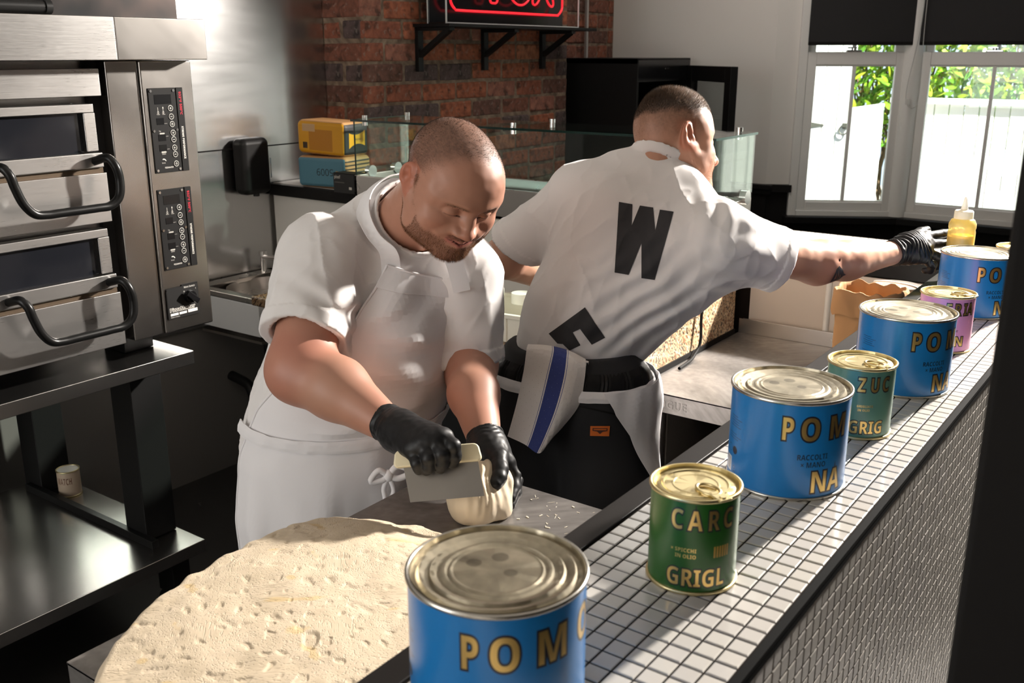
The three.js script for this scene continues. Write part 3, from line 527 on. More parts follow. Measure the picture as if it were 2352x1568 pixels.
// ---------- deck oven ----------
{
  const o = thing('deck_oven', 'stainless two-deck pizza oven on an open stand with black bar handles', 'oven', [-2.25, 0, -1.1]);
  const P = (n, g, m, p = o, l) => { const q = mesh(n, g, m, p, l); if (p === o) q.position.set(2.25, 0, 1.1); return q; };
  const X = -2.25, ZL = -0.35, ZC = -1.43, ZR = -1.672;       // front plane, left end, column start, right end
  P('body', [box(-3.08, X - 0.05, 0.915, 1.62, ZR + 0.004, ZL)], M.steelDark);
  P('hood', [box(-3.05, -2.17, 1.622, 1.72, -1.418, ZL, 0.002)], M.steelDoor, o, 'bright brushed hood front');
  P('hood_end', [box(-3.05, -2.171, 1.622, 1.72, ZR - 0.003, -1.419, 0.002)], M.steelColumn, o, 'duller hood end sheet');
  P('column', [box(X - 0.3, X + 0.004, 0.915, 1.62, -1.518, ZC, 0.003), box(X - 0.3, X + 0.012, 0.915, 1.62, ZR, -1.519, 0.004)], M.steelColumn, o, 'control column');
  const door = (y0, top) => { // y0: foot of the deck's front panel
    if (top) P('deck_strip', box(X - 0.05, X, y0 + 0.305, y0 + 0.37, -1.415, ZL, 0.002), M.steelDoor, o);
    const d = P('oven_door', [box(X - 0.03, X, y0 + 0.267, y0 + 0.288, -1.39, ZL, 0.002), box(X - 0.03, X - 0.002, y0 + 0.175, y0 + 0.267, -1.393, -1.362, 0.002), box(X - 0.03, X + 0.002, y0 + 0.135, y0 + 0.172, -1.4, ZL, 0.003)], M.steelDoor, o, 'hinged deck door frame');
    d.userData.label = 'hinged deck door with dark window';
    mesh('window_glass', box(X - 0.028, X - 0.016, y0 + 0.17, y0 + 0.268, -1.362, ZL), std(rgb(0.012, 0.013, 0.017), 0.12, 0, { roughnessMap: M.smear, bumpMap: M.smear, bumpScale: 0.0001 }), d, 'dark scratched oven window');
    const A = [X + 0.002, y0 + 0.152, -1.385], B = [X + 0.002, y0 + 0.152, -1.165], s = 0.062;
    const path = [[X, A[1], -1.377], [X + s * 0.72, A[1] + 0.010, -1.383], [X + s, A[1] - 0.010, -1.392], [X + s + 0.002, A[1] - 0.045, -1.398], [X + s + 0.002, A[1] - 0.082, -1.392], [X + s, A[1] - 0.102, -1.368], [X + s, A[1] - 0.104, -1.33], [X + s, A[1] - 0.104, -1.24], [X + s, A[1] - 0.104, -1.205], [X + s + 0.001, A[1] - 0.098, -1.175], [X + s + 0.002, A[1] - 0.072, -1.152], [X + s + 0.002, A[1] - 0.035, -1.138], [X + s, A[1] - 0.005, -1.130], [X + s * 0.72, A[1] + 0.010, -1.122], [X, A[1], -1.118]];
    mesh('handle', tube(path, 0.0105, 120, 14), phys(rgb(0.008, 0.008, 0.008), 0.32, 0, { specularIntensity: 0.6 }), d, 'black bar handle');
    P('slot', box(X - 0.02, X - 0.008, y0 + 0.120, y0 + 0.137, -1.402, ZL), std(rgb(0.10, 0.07, 0.045), 0.7, 0.6), o, 'browned slot under the door');
    P('front_panel', box(X - 0.03, X, y0 - (top ? 0 : 0.016), y0 + 0.122, -1.406, ZL, 0.002), M.steelDoor, o);
  };
  door(1.233, true); door(0.930, false);
  P('dark_gap_strip', box(X - 0.05, X - 0.034, 0.915, 1.62, ZC, -1.40), M.blackMatt, o);  // black strip fills the dark gap between doors and column
  // control panels
  const panelPrint = canvasTex(512, 1024, (g) => {
    g.fillStyle = '#1c1b1b'; g.fillRect(0, 0, 512, 1024); g.strokeStyle = '#d8d4cc'; g.fillStyle = '#d8d4cc'; g.lineWidth = 6;
    g.font = '22px sans-serif'; g.fillText('Power', 120, 318); g.fillText('Turbo', 225, 318); g.fillText('Timer', 130, 372); g.fillText('Top', 130, 522); g.fillText('Bottom', 150, 805); g.fillText('Service', 130, 915); g.font = 'bold 26px sans-serif'; g.fillText('PIZZAMASTER', 180, 978);
    const therm = (x) => { g.beginPath(); g.moveTo(x, 225); g.lineTo(x, 280); g.stroke(); g.beginPath(); g.arc(x, 288, 12, 0, 7); g.stroke(); }; therm(150); therm(250); g.beginPath(); g.moveTo(238, 240); g.lineTo(250, 222); g.lineTo(262, 240); g.stroke();
    for (const y of [535, 762]) { for (let k = 0; k < 7; k++) { g.fillRect(145 + k * 13, y, 7, 24); } g.fillRect(142, y + 8, 96, 5); }
    g.beginPath(); g.moveTo(150, 865); g.quadraticCurveTo(185, 850, 215, 885); g.lineWidth = 14; g.stroke(); g.lineWidth = 3;
    for (const y of [425, 580, 740]) { g.beginPath(); g.moveTo(240, y); g.lineTo(305, y); g.stroke(); }
  });
  const sidePrint = canvasTex(128, 1024, (g) => { g.fillStyle = '#191818'; g.fillRect(0, 0, 128, 1024); g.save(); g.translate(44, 40); g.rotate(Math.PI / 2); g.font = 'bold 66px sans-serif'; g.fillStyle = '#c22a3c'; g.scale(0.78, 1); g.fillText('932°F 500°C', 0, 0); g.font = 'bold 54px sans-serif'; g.fillStyle = '#e6e2da'; g.scale(0.86, 1); g.fillText('XTREME PERFORMANCE', 640, 0); g.restore(); });
  const sym = { '+': (r) => [box(-r, r, -r * 0.22, r * 0.22, 0.0008, 0.0014), box(-r * 0.22, r * 0.22, -r, r, 0.0008, 0.0014)], '-': (r) => [box(-r, r, -r * 0.22, r * 0.22, 0.0008, 0.0014)], o: (r) => [new THREE.TorusGeometry(r * 0.85, r * 0.2, 6, 18).translate(0, 0, 0.001), box(-r * 0.18, r * 0.18, 0, r, 0.0008, 0.0016)] };
  const ink = std(rgb(0.68, 0.66, 0.62), 0.6);
  const panel = (y1, shift) => {
    const p = new THREE.Group(); p.name = 'control_panel'; p.userData.label = 'black control panel with round buttons'; p.position.set(X + 0.0125 + 2.25, y1, -1.533 + shift + 1.1); p.rotation.y = Math.PI / 2; o.add(p);
    // local: x to the right along the column, y up, z out
    const W = 0.081, H = 0.213;
    const plate = new RoundedBoxGeometry(W, H, 0.003, 1, 0.0012).translate(W / 2, -H / 2, 0.0005); boxUV(plate);
    const face = new THREE.PlaneGeometry(W - 0.003, H - 0.003).translate(W / 2, -H / 2, 0.00215);
    mesh('plate', boxUV(plate), M.blackMatt, p); mesh('plate_print', face, phys(rgb(1, 1, 1), 0.6, 0, { map: panelPrint, specularIntensity: 0.3 }), p);
    mesh('side_badge', [box(W + 0.002, W + 0.022, -H, 0, 0, 0.0025, 0.001)], M.blackMatt, p); mesh('badge_print', new THREE.PlaneGeometry(0.019, H - 0.004).translate(W + 0.012, -H / 2, 0.0027), phys(rgb(1, 1, 1), 0.6, 0, { map: sidePrint, specularIntensity: 0.3 }), p);
    for (const [x, y] of [[0.007, -0.007], [W - 0.007, -0.007], [0.007, -0.106], [W - 0.005, -0.106], [0.007, -H + 0.007], [W - 0.007, -H + 0.007]]) mesh('screw', new THREE.CylinderGeometry(0.0034, 0.0036, 0.002, 14).rotateX(Math.PI / 2).translate(x, y, 0.003), M.chrome, p);
    for (const [x, y, w, h] of [[0.016, -0.040, 0.05, 0.024], [0.017, -0.091, 0.022, 0.017], [0.018, -0.132, 0.022, 0.017], [0.018, -0.158, 0.022, 0.017]]) mesh('display', box(x, x + w, y, y + h, 0.0022, 0.0030, 0.0004), M.blackGloss, p, 'unlit display window');
    for (const [x, y, k] of [[0.061, -0.051, '+'], [0.0615, -0.072, '-'], [0.062, -0.091, 'o'], [0.062, -0.113, '+'], [0.0625, -0.130, '-'], [0.0625, -0.151, '+'], [0.063, -0.168, '-'], [0.0635, -0.192, 'o']]) {
      const b = mesh('button', [new THREE.TorusGeometry(0.0068, 0.0008, 6, 24).translate(0, 0, 0.0012)], ink, p); b.position.set(x, y, 0.0022);
      mesh('button_cap', new THREE.CylinderGeometry(0.0061, 0.0064, 0.002, 20).rotateX(Math.PI / 2), M.black, b); mesh('symbol', sym[k](0.0028), ink, b).position.z = 0.0006;
    }
    return p;
  };
  panel(1.553, -0.001); panel(1.298, 0.001);
  const sw = new THREE.Group(); sw.name = 'main_switch'; sw.userData.label = 'black main switch plate with rotary knob'; sw.position.set(X + 0.0125 + 2.25, 1.04, -1.527 + 1.1); sw.rotation.y = Math.PI / 2; o.add(sw);
  mesh('plate', box(0, 0.102, -0.088, -0.012, 0, 0.003, 0.001), M.blackMatt, sw); mesh('plate', box(0.05, 0.102, -0.02, 0, 0, 0.003, 0.001), M.blackMatt, sw);
  mesh('plate_print', new THREE.PlaneGeometry(0.098, 0.084).translate(0.051, -0.046, 0.0034), std(rgb(1, 1, 1), 0.45, 0, { map: canvasTex(512, 440, (g) => { g.fillStyle = '#131212'; g.fillRect(0, 0, 512, 440); g.fillStyle = '#f0ece4'; g.font = '34px sans-serif'; g.fillText('Main Switch', 285, 36); g.font = 'bold 74px sans-serif'; g.lineWidth = 9; g.strokeStyle = '#f0ece4'; g.save(); g.translate(22, 340); g.scale(0.98, 1); g.strokeText('PizzaMaster', 0, 0); g.fillStyle = '#131212'; g.fillText('PizzaMaster', 0, 0); g.restore(); g.fillStyle = '#f0ece4'; g.fillRect(30, 362, 130, 34); g.fillRect(175, 362, 125, 34); g.fillRect(320, 352, 160, 44); g.font = '20px sans-serif'; g.fillText('Made in Sweden', 30, 424); g.font = '30px sans-serif'; g.fillText('0', 275, 95); g.fillText('1', 470, 80); }) }), sw);
  mesh('knob', [new THREE.CylinderGeometry(0.016, 0.018, 0.012, 24).rotateX(Math.PI / 2).translate(0.072, -0.036, 0.008), bar([0.056, -0.022, 0.018], [0.088, -0.05, 0.018], 0.010, 0.016, 0.002)], M.blackGloss, sw, 'black rotary knob');
  // stand
  P('shelf', box(-3.05, X + 0.01, 0.811, 0.849, -1.600, ZL, 0.002), M.steel, o, 'upper stand shelf');
  P('shelf', box(-3.05, X, 0.236, 0.274, -1.585, ZL, 0.002), M.steel, o, 'lower stand shelf');
  for (const x of [-2.42, -2.98]) P('stand_post', [box(x - 0.05, x + 0.05, 0.276, 0.81, -1.575, -1.475, 0.003), box(x - 0.045, x + 0.055, 0.85, 0.915, -1.56, -1.47, 0.002)], M.blackMetal, o);
  for (const x of [-2.42, -2.98]) P('stand_post', box(x - 0.05, x + 0.05, 0.276, 0.81, ZL - 0.1, ZL, 0.003), M.blackMetal, o);
  P('side_rail', [bar([-3.0, 0.285, -1.468], [-2.32, 0.285, -1.468], 0.022, 0.024, 0.002)], M.blackMetal, o, 'black rail along the shelf end');
  P('back_panel', box(-3.075, -3.06, 0.28, 0.80, -1.40, ZL), M.steel, o);
  for (const [x, z] of [[-2.33, -1.52], [-2.97, -1.52], [-2.33, ZL - 0.06], [-2.97, ZL - 0.06]]) P('caster', [new THREE.CylinderGeometry(0.06, 0.06, 0.032, 24).rotateX(Math.PI / 2).translate(x, 0.061, z), box(x - 0.03, x + 0.045, 0.12, 0.236, z - 0.03, z + 0.03, 0.004)], M.rubber, o);
}
{
  const t = thing('small_tin', 'small cream and gold food tin on the lower oven shelf', 'tin', [-2.86, 0.2745, -1.53]);
  const lab = canvasTex(512, 256, (g) => { g.fillStyle = '#cdb9a2'; g.fillRect(0, 0, 512, 256); g.fillStyle = '#2fa34a'; g.beginPath(); g.ellipse(350, 46, 70, 40, 0, 0, 7); g.fill(); g.fillStyle = '#fff'; g.font = 'bold 30px sans-serif'; g.fillText('Xtro', 322, 58); g.fillStyle = '#7d5a48'; g.font = 'bold 34px sans-serif'; g.fillText('MATCH', 290, 128); g.fillStyle = '#7ea23a'; g.beginPath(); g.arc(390, 215, 26, 0, 7); g.fill(); });
  mesh('body', lathe([[0.034, 0.003], [0.0345, 0.004], [0.0345, 0.082], [0.034, 0.083]], 48), std(rgb(1, 1, 1), 0.4, 0, { map: lab }), t); t.rotation.y = 0.0;
  mesh('rim', [lathe([[0.034, 0.082], [0.036, 0.083], [0.036, 0.086], [0.033, 0.0865], [0.0325, 0.083]], 48), lathe([[0.0345, 0], [0.036, 0.001], [0.036, 0.0035], [0.0335, 0.0045]], 48)], M.lidGold, t);
  mesh('lid', new THREE.CylinderGeometry(0.033, 0.033, 0.002, 40).translate(0, 0.083, 0), std(rgb(0.85, 0.83, 0.78), 0.35, 0.2), t); t.rotation.y = 0.62 - 2 * Math.PI * 350 / 512;
}
{ // on top of the oven
  const p = thing('baking_pan', 'dark used baking pan on top of the oven', 'pan', [-2.42, 1.722, -1.475]);
  const s = new THREE.Shape(); const w = 0.17, d = 0.175; s.moveTo(-w, -d); s.lineTo(w, -d); s.lineTo(w, d); s.lineTo(-w, d); s.closePath();
  const wall = (x0, z0, x1, z1) => bar([x0, 0.035, z0], [x1, 0.035, z1], 0.004, 0.07);
  mesh('pan_body', [box(-w, w, 0, 0.004, -d, d, 0.001), wall(-w, -d, w, -d), wall(-w, d, w, d), wall(w, -d, w, d), wall(-w, -d, -w, d)], std(rgb(0.045, 0.035, 0.03), 0.45, 0.7, { roughnessMap: M.smear, map: dataTex(128, 128, (u, v) => { const n = tileNoise(u, v, 6, 1); return [0.75 + n, 0.7 + n * 0.8, 0.7 + n * 0.7]; }) }), p);
  mesh('pan_rim', [rod([-w, 0.071, -d], [w, 0.071, -d], 0.004), rod([-w, 0.071, d], [w, 0.071, d], 0.004), rod([w, 0.071, -d], [w, 0.071, d], 0.004), rod([-w, 0.071, -d], [-w, 0.071, d], 0.004)], M.blackMetal, p);
}
{
  const p = thing('oven_brush', 'long black oven brush handle with orange grip on the oven hood', 'brush', [-2.215, 1.736, -1.075]);
  mesh('handle', [rod([0, 0.002, -0.2], [0.0, 0.002, 0.045], 0.0135, 16), rod([0, 0.002, -0.215], [0, 0.002, -0.2], 0.016, 16)], M.blackMetal, p);
  mesh('grip', [rod([0, 0.002, 0.04], [0, 0.002, 0.35], 0.0155, 16)], std(rgb(0.75, 0.36, 0.03), 0.45), p, 'orange perforated grip');
}

// ---------- steel wall fittings ----------
{
  const d = thing('soap_dispenser', 'black wall soap dispenser on the steel sheet', 'dispenser', [XL + 0.012, 1.108, -2.545]);
  mesh('housing', [box(0, 0.075, 0.0, 0.217, -0.066, 0.07, 0.026, 5)], M.black, d);
  mesh('sight_window', box(0.0735, 0.0765, 0.06, 0.14, -0.062, -0.056, 0.002), M.chrome, d, 'slim level window'); mesh('nozzle', cyl(0.05, -0.008, 0.0, 0.012, 0.024, 16), M.blackGloss, d);
}
{
  const s = thing('hand_sink', 'small stainless hand sink with white front under the soap dispenser', 'sink', [XL + 0.008, 0, -2.43]);
  mesh('basin', [box(0.01, 0.40, 0.775, 0.795, -0.20, -0.17, 0.003), box(0.01, 0.40, 0.775, 0.795, 0.16, 0.2, 0.003), box(0.36, 0.40, 0.775, 0.795, -0.2, 0.18, 0.003), box(0.01, 0.07, 0.775, 0.795, -0.2, 0.18, 0.003), box(0.04, 0.38, 0.62, 0.63, -0.2, 0.18)], M.steelBench, s);
  mesh('bowl', lathe([[0.02, -0.13], [0.09, -0.125], [0.13, -0.09], [0.145, -0.02], [0.15, 0]], 40).scale(1, 1, 1.1), M.steelBench, s).position.set(0.215, 0.785, -0.01);
  mesh('apron', box(0.385, 0.40, 0.655, 0.772, -0.20, 0.2, 0.002), std(rgb(0.55, 0.56, 0.57), 0.5), s, 'pale front panel'); mesh('apron', box(0.02, 0.39, 0.655, 0.772, 0.19, 0.2, 0.002), std(rgb(0.55, 0.56, 0.57), 0.5), s, 'pale side panel');
  mesh('tap', [rod([0.05, 0.79, -0.13], [0.05, 0.86, -0.13], 0.012, 12), rod([0.05, 0.855, -0.13], [0.17, 0.87, -0.10], 0.010, 12), cyl(0.05, 0.86, -0.13, 0.016, 0.02, 16)], M.chrome, s);
  mesh('waste_pipe', [rod([0.2, 0.4, 0], [0.2, 0.66, 0], 0.02, 12), tube([[0.2, 0.42, 0], [0.2, 0.35, 0.02], [0.16, 0.33, 0.05], [0.12, 0.38, 0.05], [0.02, 0.40, 0.05]], 0.02, 24, 10)], M.blackMetal, s);
}
// ---------- sign and its shelf ----------
{
  const s = thing('sign_shelf', 'black shelf on three strut brackets on the brick chimney breast', 'shelf', [-2.89, 1.745, -3.86]);
  mesh('board', box(0.0, 0.20, -0.004, 0.010, -0.60, 0.57, 0.002), M.black, s);
  for (const z of [0.545, 0.085, -0.39]) mesh('bracket', [bar([0.012, -0.185, z], [0.012, -0.004, z], 0.034, 0.02, 0.002), bar([0.01, -0.012, z], [0.195, -0.012, z], 0.034, 0.014, 0.002), bar([0.015, -0.12, z], [0.18, -0.014, z], 0.030, 0.02, 0.002)], M.black, s);
}
{
  const n = thing('neon_sign', 'red neon sign in a clear-edged black case on the wall shelf', 'neon sign', [-2.80, 1.755, -3.84]);
  mesh('backing', box(-0.03, -0.022, 0.0, 0.36, -0.505, 0.52, 0.002), M.blackGloss, n, 'black backing board');
  mesh('base', box(-0.03, 0.07, 0.0, 0.006, -0.505, 0.52, 0.002), M.blackGloss, n);
  mesh('case_edge', [bar([0.07, 0, 0.52], [0.07, 0.36, 0.52], 0.005, 0.005), bar([0.07, 0, -0.505], [0.07, 0.36, -0.505], 0.005, 0.005), bar([-0.03, 0, 0.52], [-0.03, 0.36, 0.52], 0.005, 0.005), bar([-0.03, 0, -0.505], [-0.03, 0.36, -0.505], 0.005, 0.005), bar([0.07, 0.003, 0.52], [0.07, 0.003, -0.505], 0.005, 0.005)], std(rgb(0.7, 0.72, 0.72), 0.15), n, 'polished acrylic edges');
  const red = std(rgb(0.6, 0.02, 0.03), 0.3, 0, { emissive: rgb(1, 0.02, 0.035), emissiveIntensity: 0.9 });
  mesh('neon_border', tube([[0.02, 0.33, 0.43], [0.02, 0.12, 0.43], [0.02, 0.085, 0.425], [0.02, 0.062, 0.40], [0.02, 0.057, 0.36], [0.02, 0.057, 0.0], [0.02, 0.057, -0.36], [0.02, 0.06, -0.40], [0.02, 0.085, -0.43], [0.02, 0.12, -0.435], [0.02, 0.33, -0.435]], 0.0055, 160, 8), red, n, 'lit red neon border');
  mesh('electrode', [rod([0.02, 0.115, 0.43], [0.02, 0.17, 0.43], 0.009, 12), rod([0.02, 0.135, -0.435], [0.02, 0.19, -0.435], 0.009, 12)], M.whitePaint, n, 'white electrode sleeve');
  const glyphs = [[[0.16, 0.16], [0.103, 0.15], [0.095, 0.125], [0.103, 0.10], [0.16, 0.085]], [[0.17, -0.02], [0.125, -0.01], [0.100, -0.045], [0.094, -0.08], [0.100, -0.115], [0.125, -0.15], [0.17, -0.14]], [[0.19, -0.235], [0.13, -0.185], [0.105, -0.182], [0.100, -0.205], [0.125, -0.235], [0.19, -0.265]], [[0.19, -0.272], [0.125, -0.30], [0.098, -0.33], [0.100, -0.352], [0.125, -0.352], [0.19, -0.315]]];
  for (const q of glyphs) mesh('neon_letter', tube(q.map(([y, z]) => [0.02, y, z]), 0.005, 40, 8), red, n, 'lit red outline letter, lower part');
  const lamp = new THREE.RectAreaLight(rgb(1, 0.03, 0.05), 0.6, 0.9, 0.2); lamp.position.set(0.03, 0.15, 0); lamp.lookAt(0 , 0, 0); lamp.rotation.set(0, -Math.PI / 2, 0); n.add(lamp);
}
// ---------- wine fridge with open door ----------
{
  const f = thing('wine_fridge', 'tall black glass-door fridge standing open beside the brick wall', 'fridge', [-2.82, 0, -4.945]);
  mesh('cabinet', [box(-0.28, 0.27, 0.06, 1.61, 0.285, 0.305, 0.003), box(-0.28, 0.27, 0.06, 1.61, -0.305, -0.285, 0.003), box(-0.28, 0.27, 1.58, 1.61, -0.305, 0.305, 0.003), box(-0.28, -0.25, 0.06, 1.6, -0.3, 0.3), box(-0.28, 0.27, 0.06, 0.1, -0.3, 0.3)], M.black, f);
  mesh('control_strip', box(0.24, 0.272, 1.49, 1.60, -0.3, 0.3, 0.003), M.blackGloss, f); mesh('badge', box(0.272, 0.274, 1.552, 1.560, -0.04, 0.0), M.chrome, f, 'small bright badge');
  for (const y of [0.4, 0.7, 1.0, 1.28]) mesh('rack', [rod([0.2, y, -0.28], [0.2, y, 0.28], 0.004, 6), rod([-0.2, y, -0.28], [-0.2, y, 0.28], 0.004, 6), rod([0, y, -0.28], [0, y, 0.28], 0.004, 6)], M.blackMetal, f);
  mesh('foot', [cyl(0.2, 0, 0.25, 0.02, 0.06, 12), cyl(0.2, 0, -0.25, 0.02, 0.06, 12), cyl(-0.2, 0, 0.25, 0.02, 0.06, 12), cyl(-0.2, 0, -0.25, 0.02, 0.06, 12)], M.rubber, f);
  const d = new THREE.Group(); d.name = 'door'; d.userData.label = 'black framed glass door swung open'; d.position.set(0.272, 0, -0.30); d.rotation.y = -0.74; f.add(d);
  mesh('door_frame', [box(0, 0.075, 0.08, 1.57, -0.02, 0.02, 0.003), box(0.525, 0.60, 0.08, 1.57, -0.02, 0.02, 0.003), box(0.075, 0.525, 1.49, 1.57, -0.02, 0.02, 0.003), box(0.075, 0.525, 0.08, 0.16, -0.02, 0.02, 0.003)], M.black, d);
  mesh('door_glass', box(0.075, 0.525, 0.16, 1.49, -0.004, 0.002), phys(rgb(0.75, 0.76, 0.76), 0.03, 0, { transmission: 1, thickness: 0 }), d);
}
// ---------- prep counter and its glass display ----------
{
  const c = thing('pizza_prep_counter', 'granite-topped pizza prep counter with speckled granite end panel behind the reaching man', 'counter', [-1.88, 0, -2.5]);
  const P = (n, g, m, l) => { const q = mesh(n, g, m, c, l); q.position.set(1.88, 0, 2.5); return q; };
  P('cabinet', box(-2.58, -1.21, 0.06, 0.82, -2.83, -2.14, 0.003), M.steelDark);
  P('worktop', box(-2.6, -1.2, 0.82, 0.852, -2.84, -2.1, 0.006, 2), M.graniteDark, 'brown polished granite worktop');
  P('end_panel', box(-1.2, -1.168, 0.802, 1.07, -2.80, -2.20, 0.003), M.granite, 'pale speckled granite end panel');
  P('plinth_strip', box(-1.2, -1.163, 0.80, 0.815, -2.80, -2.20), M.blackMatt, 'dark strip at the foot of the granite');
  P('upstand', box(-2.6, -1.2, 0.852, 1.11, -2.62, -2.59, 0.003), std(rgb(0.55, 0.53, 0.48), 0.5), 'pale upstand');
  P('cabinet_door', [box(-2.55, -2.1, 0.1, 0.8, -2.14, -2.125, 0.003), box(-2.08, -1.65, 0.1, 0.8, -2.14, -2.125, 0.003), box(-1.63, -1.22, 0.1, 0.8, -2.14, -2.125, 0.003)], M.blackMetal);
}
{
  const g = thing('glass_display', 'stainless topping display with a clear glass canopy along the prep counter', 'display case', [-1.88, 1.11, -2.75]);
  const P = (n, q, m, l) => { const r = mesh(n, q, m, g, l); r.position.set(1.88, -1.11, 2.75); return r; };
  P('trough', [box(-2.585, -1.18, 1.11, 1.21, -2.612, -2.60, 0.002), box(-2.585, -1.18, 1.11, 1.205, -2.9, -2.888, 0.002), box(-2.585, -2.573, 1.11, 1.21, -2.9, -2.6, 0.002), box(-1.192, -1.18, 1.11, 1.21, -2.9, -2.6, 0.002), box(-2.58, -1.185, 1.11, 1.12, -2.9, -2.6)], M.steelBench, 'stainless trough');
  P('inner_lid', box(-2.5, -1.75, 1.165, 1.17, -2.86, -2.66), std(rgb(0.42, 0.60, 0.60), 0.4), 'pale aqua lid');
  P('inner_lid', box(-1.74, -1.25, 1.16, 1.165, -2.86, -2.66), M.blackMetal, 'dark lid');
  P('glass_top', box(-2.59, -1.175, 1.402, 1.408, -2.905, -2.60), M.caseGlass); P('glass_end', box(-2.588, -2.582, 1.21, 1.402, -2.9, -2.61), M.caseGlass); P('glass_end', box(-1.186, -1.180, 1.21, 1.402, -2.9, -2.61), M.caseGlass); P('glass_front', box(-2.585, -1.185, 1.205, 1.402, -2.9, -2.894), M.caseGlass);
  P('glass_edge', [box(-2.592, -1.173, 1.4015, 1.4085, -2.6005, -2.5985), box(-2.5925, -2.5905, 1.4015, 1.4085, -2.9, -2.6), box(-1.1745, -1.1725, 1.4015, 1.4085, -2.9, -2.6), box(-2.5885, -2.5825, 1.21, 1.402, -2.6115, -2.6095), box(-1.186, -1.180, 1.21, 1.402, -2.6115, -2.6095)], M.glassEdge, 'dark green glass edges');
  for (const x of [-2.56, -1.22, -1.9]) for (const z of [-2.64, -2.87]) P('standoff', [cyl(x, 1.408, z, 0.010, 0.014, 16), cyl(x, 1.386, z, 0.010, 0.016, 16)], M.chrome, 'chrome stud');
  for (const [x, z] of [[-2.578, -2.68], [-2.578, -2.82], [-1.177, -2.68], [-1.177, -2.84]]) P('clamp', new THREE.CylinderGeometry(0.022, 0.022, 0.02, 24).rotateZ(Math.PI / 2).translate(x, 1.218, z), M.chrome, 'round chrome glass clamp');
  for (const z of [-2.74, -2.78]) P('vent_stud', new THREE.CylinderGeometry(0.009, 0.009, 0.006, 16).rotateZ(Math.PI / 2).translate(-1.178, 1.185, z), M.chrome);
  P('vent_slot', [box(-1.1805, -1.1785, 1.158, 1.162, -2.84, -2.80), box(-1.1805, -1.1785, 1.145, 1.149, -2.84, -2.80), box(-1.1805, -1.1785, 1.132, 1.136, -2.84, -2.80)], M.black);
}
{ // side cabinet with flour
  const c = thing('side_cabinet', 'white cabinet with black top at the end of the prep counter', 'cabinet', [-2.86, 0, -2.80]);
  mesh('carcass', box(-0.25, 0.255, 0.06, 1.09, -0.10, 0.135, 0.003), M.white, c); mesh('top', box(-0.255, 0.262, 1.09, 1.135, -0.10, 0.15, 0.003), M.black, c, 'black top'); mesh('top_inlay', box(-0.25, 0.255, 1.135, 1.137, -0.10, 0.13), std(rgb(0.5, 0.48, 0.45), 0.4), c);
}
const bagGeo = (w, h, d, k, sag) => { // a filled paper sack lying on its side
  const g = new RoundedBoxGeometry(w, h, d, 8, 0.018), p = g.attributes.position;
  for (let i = 0; i < p.count; i++) { let x = p.getX(i), y = p.getY(i), z = p.getZ(i); const e = Math.abs(x) / (w / 2), f = 1 - sag * Math.pow(e, 4); y *= f; y += 0.006 * fbm(x * 14 + k, y * 14, z * 14, 3); z += 0.006 * fbm(x * 12 + k, y * 16 + 3, z * 12, 3); p.setXYZ(i, x, y, z); }
  g.computeVertexNormals(); return g;
};
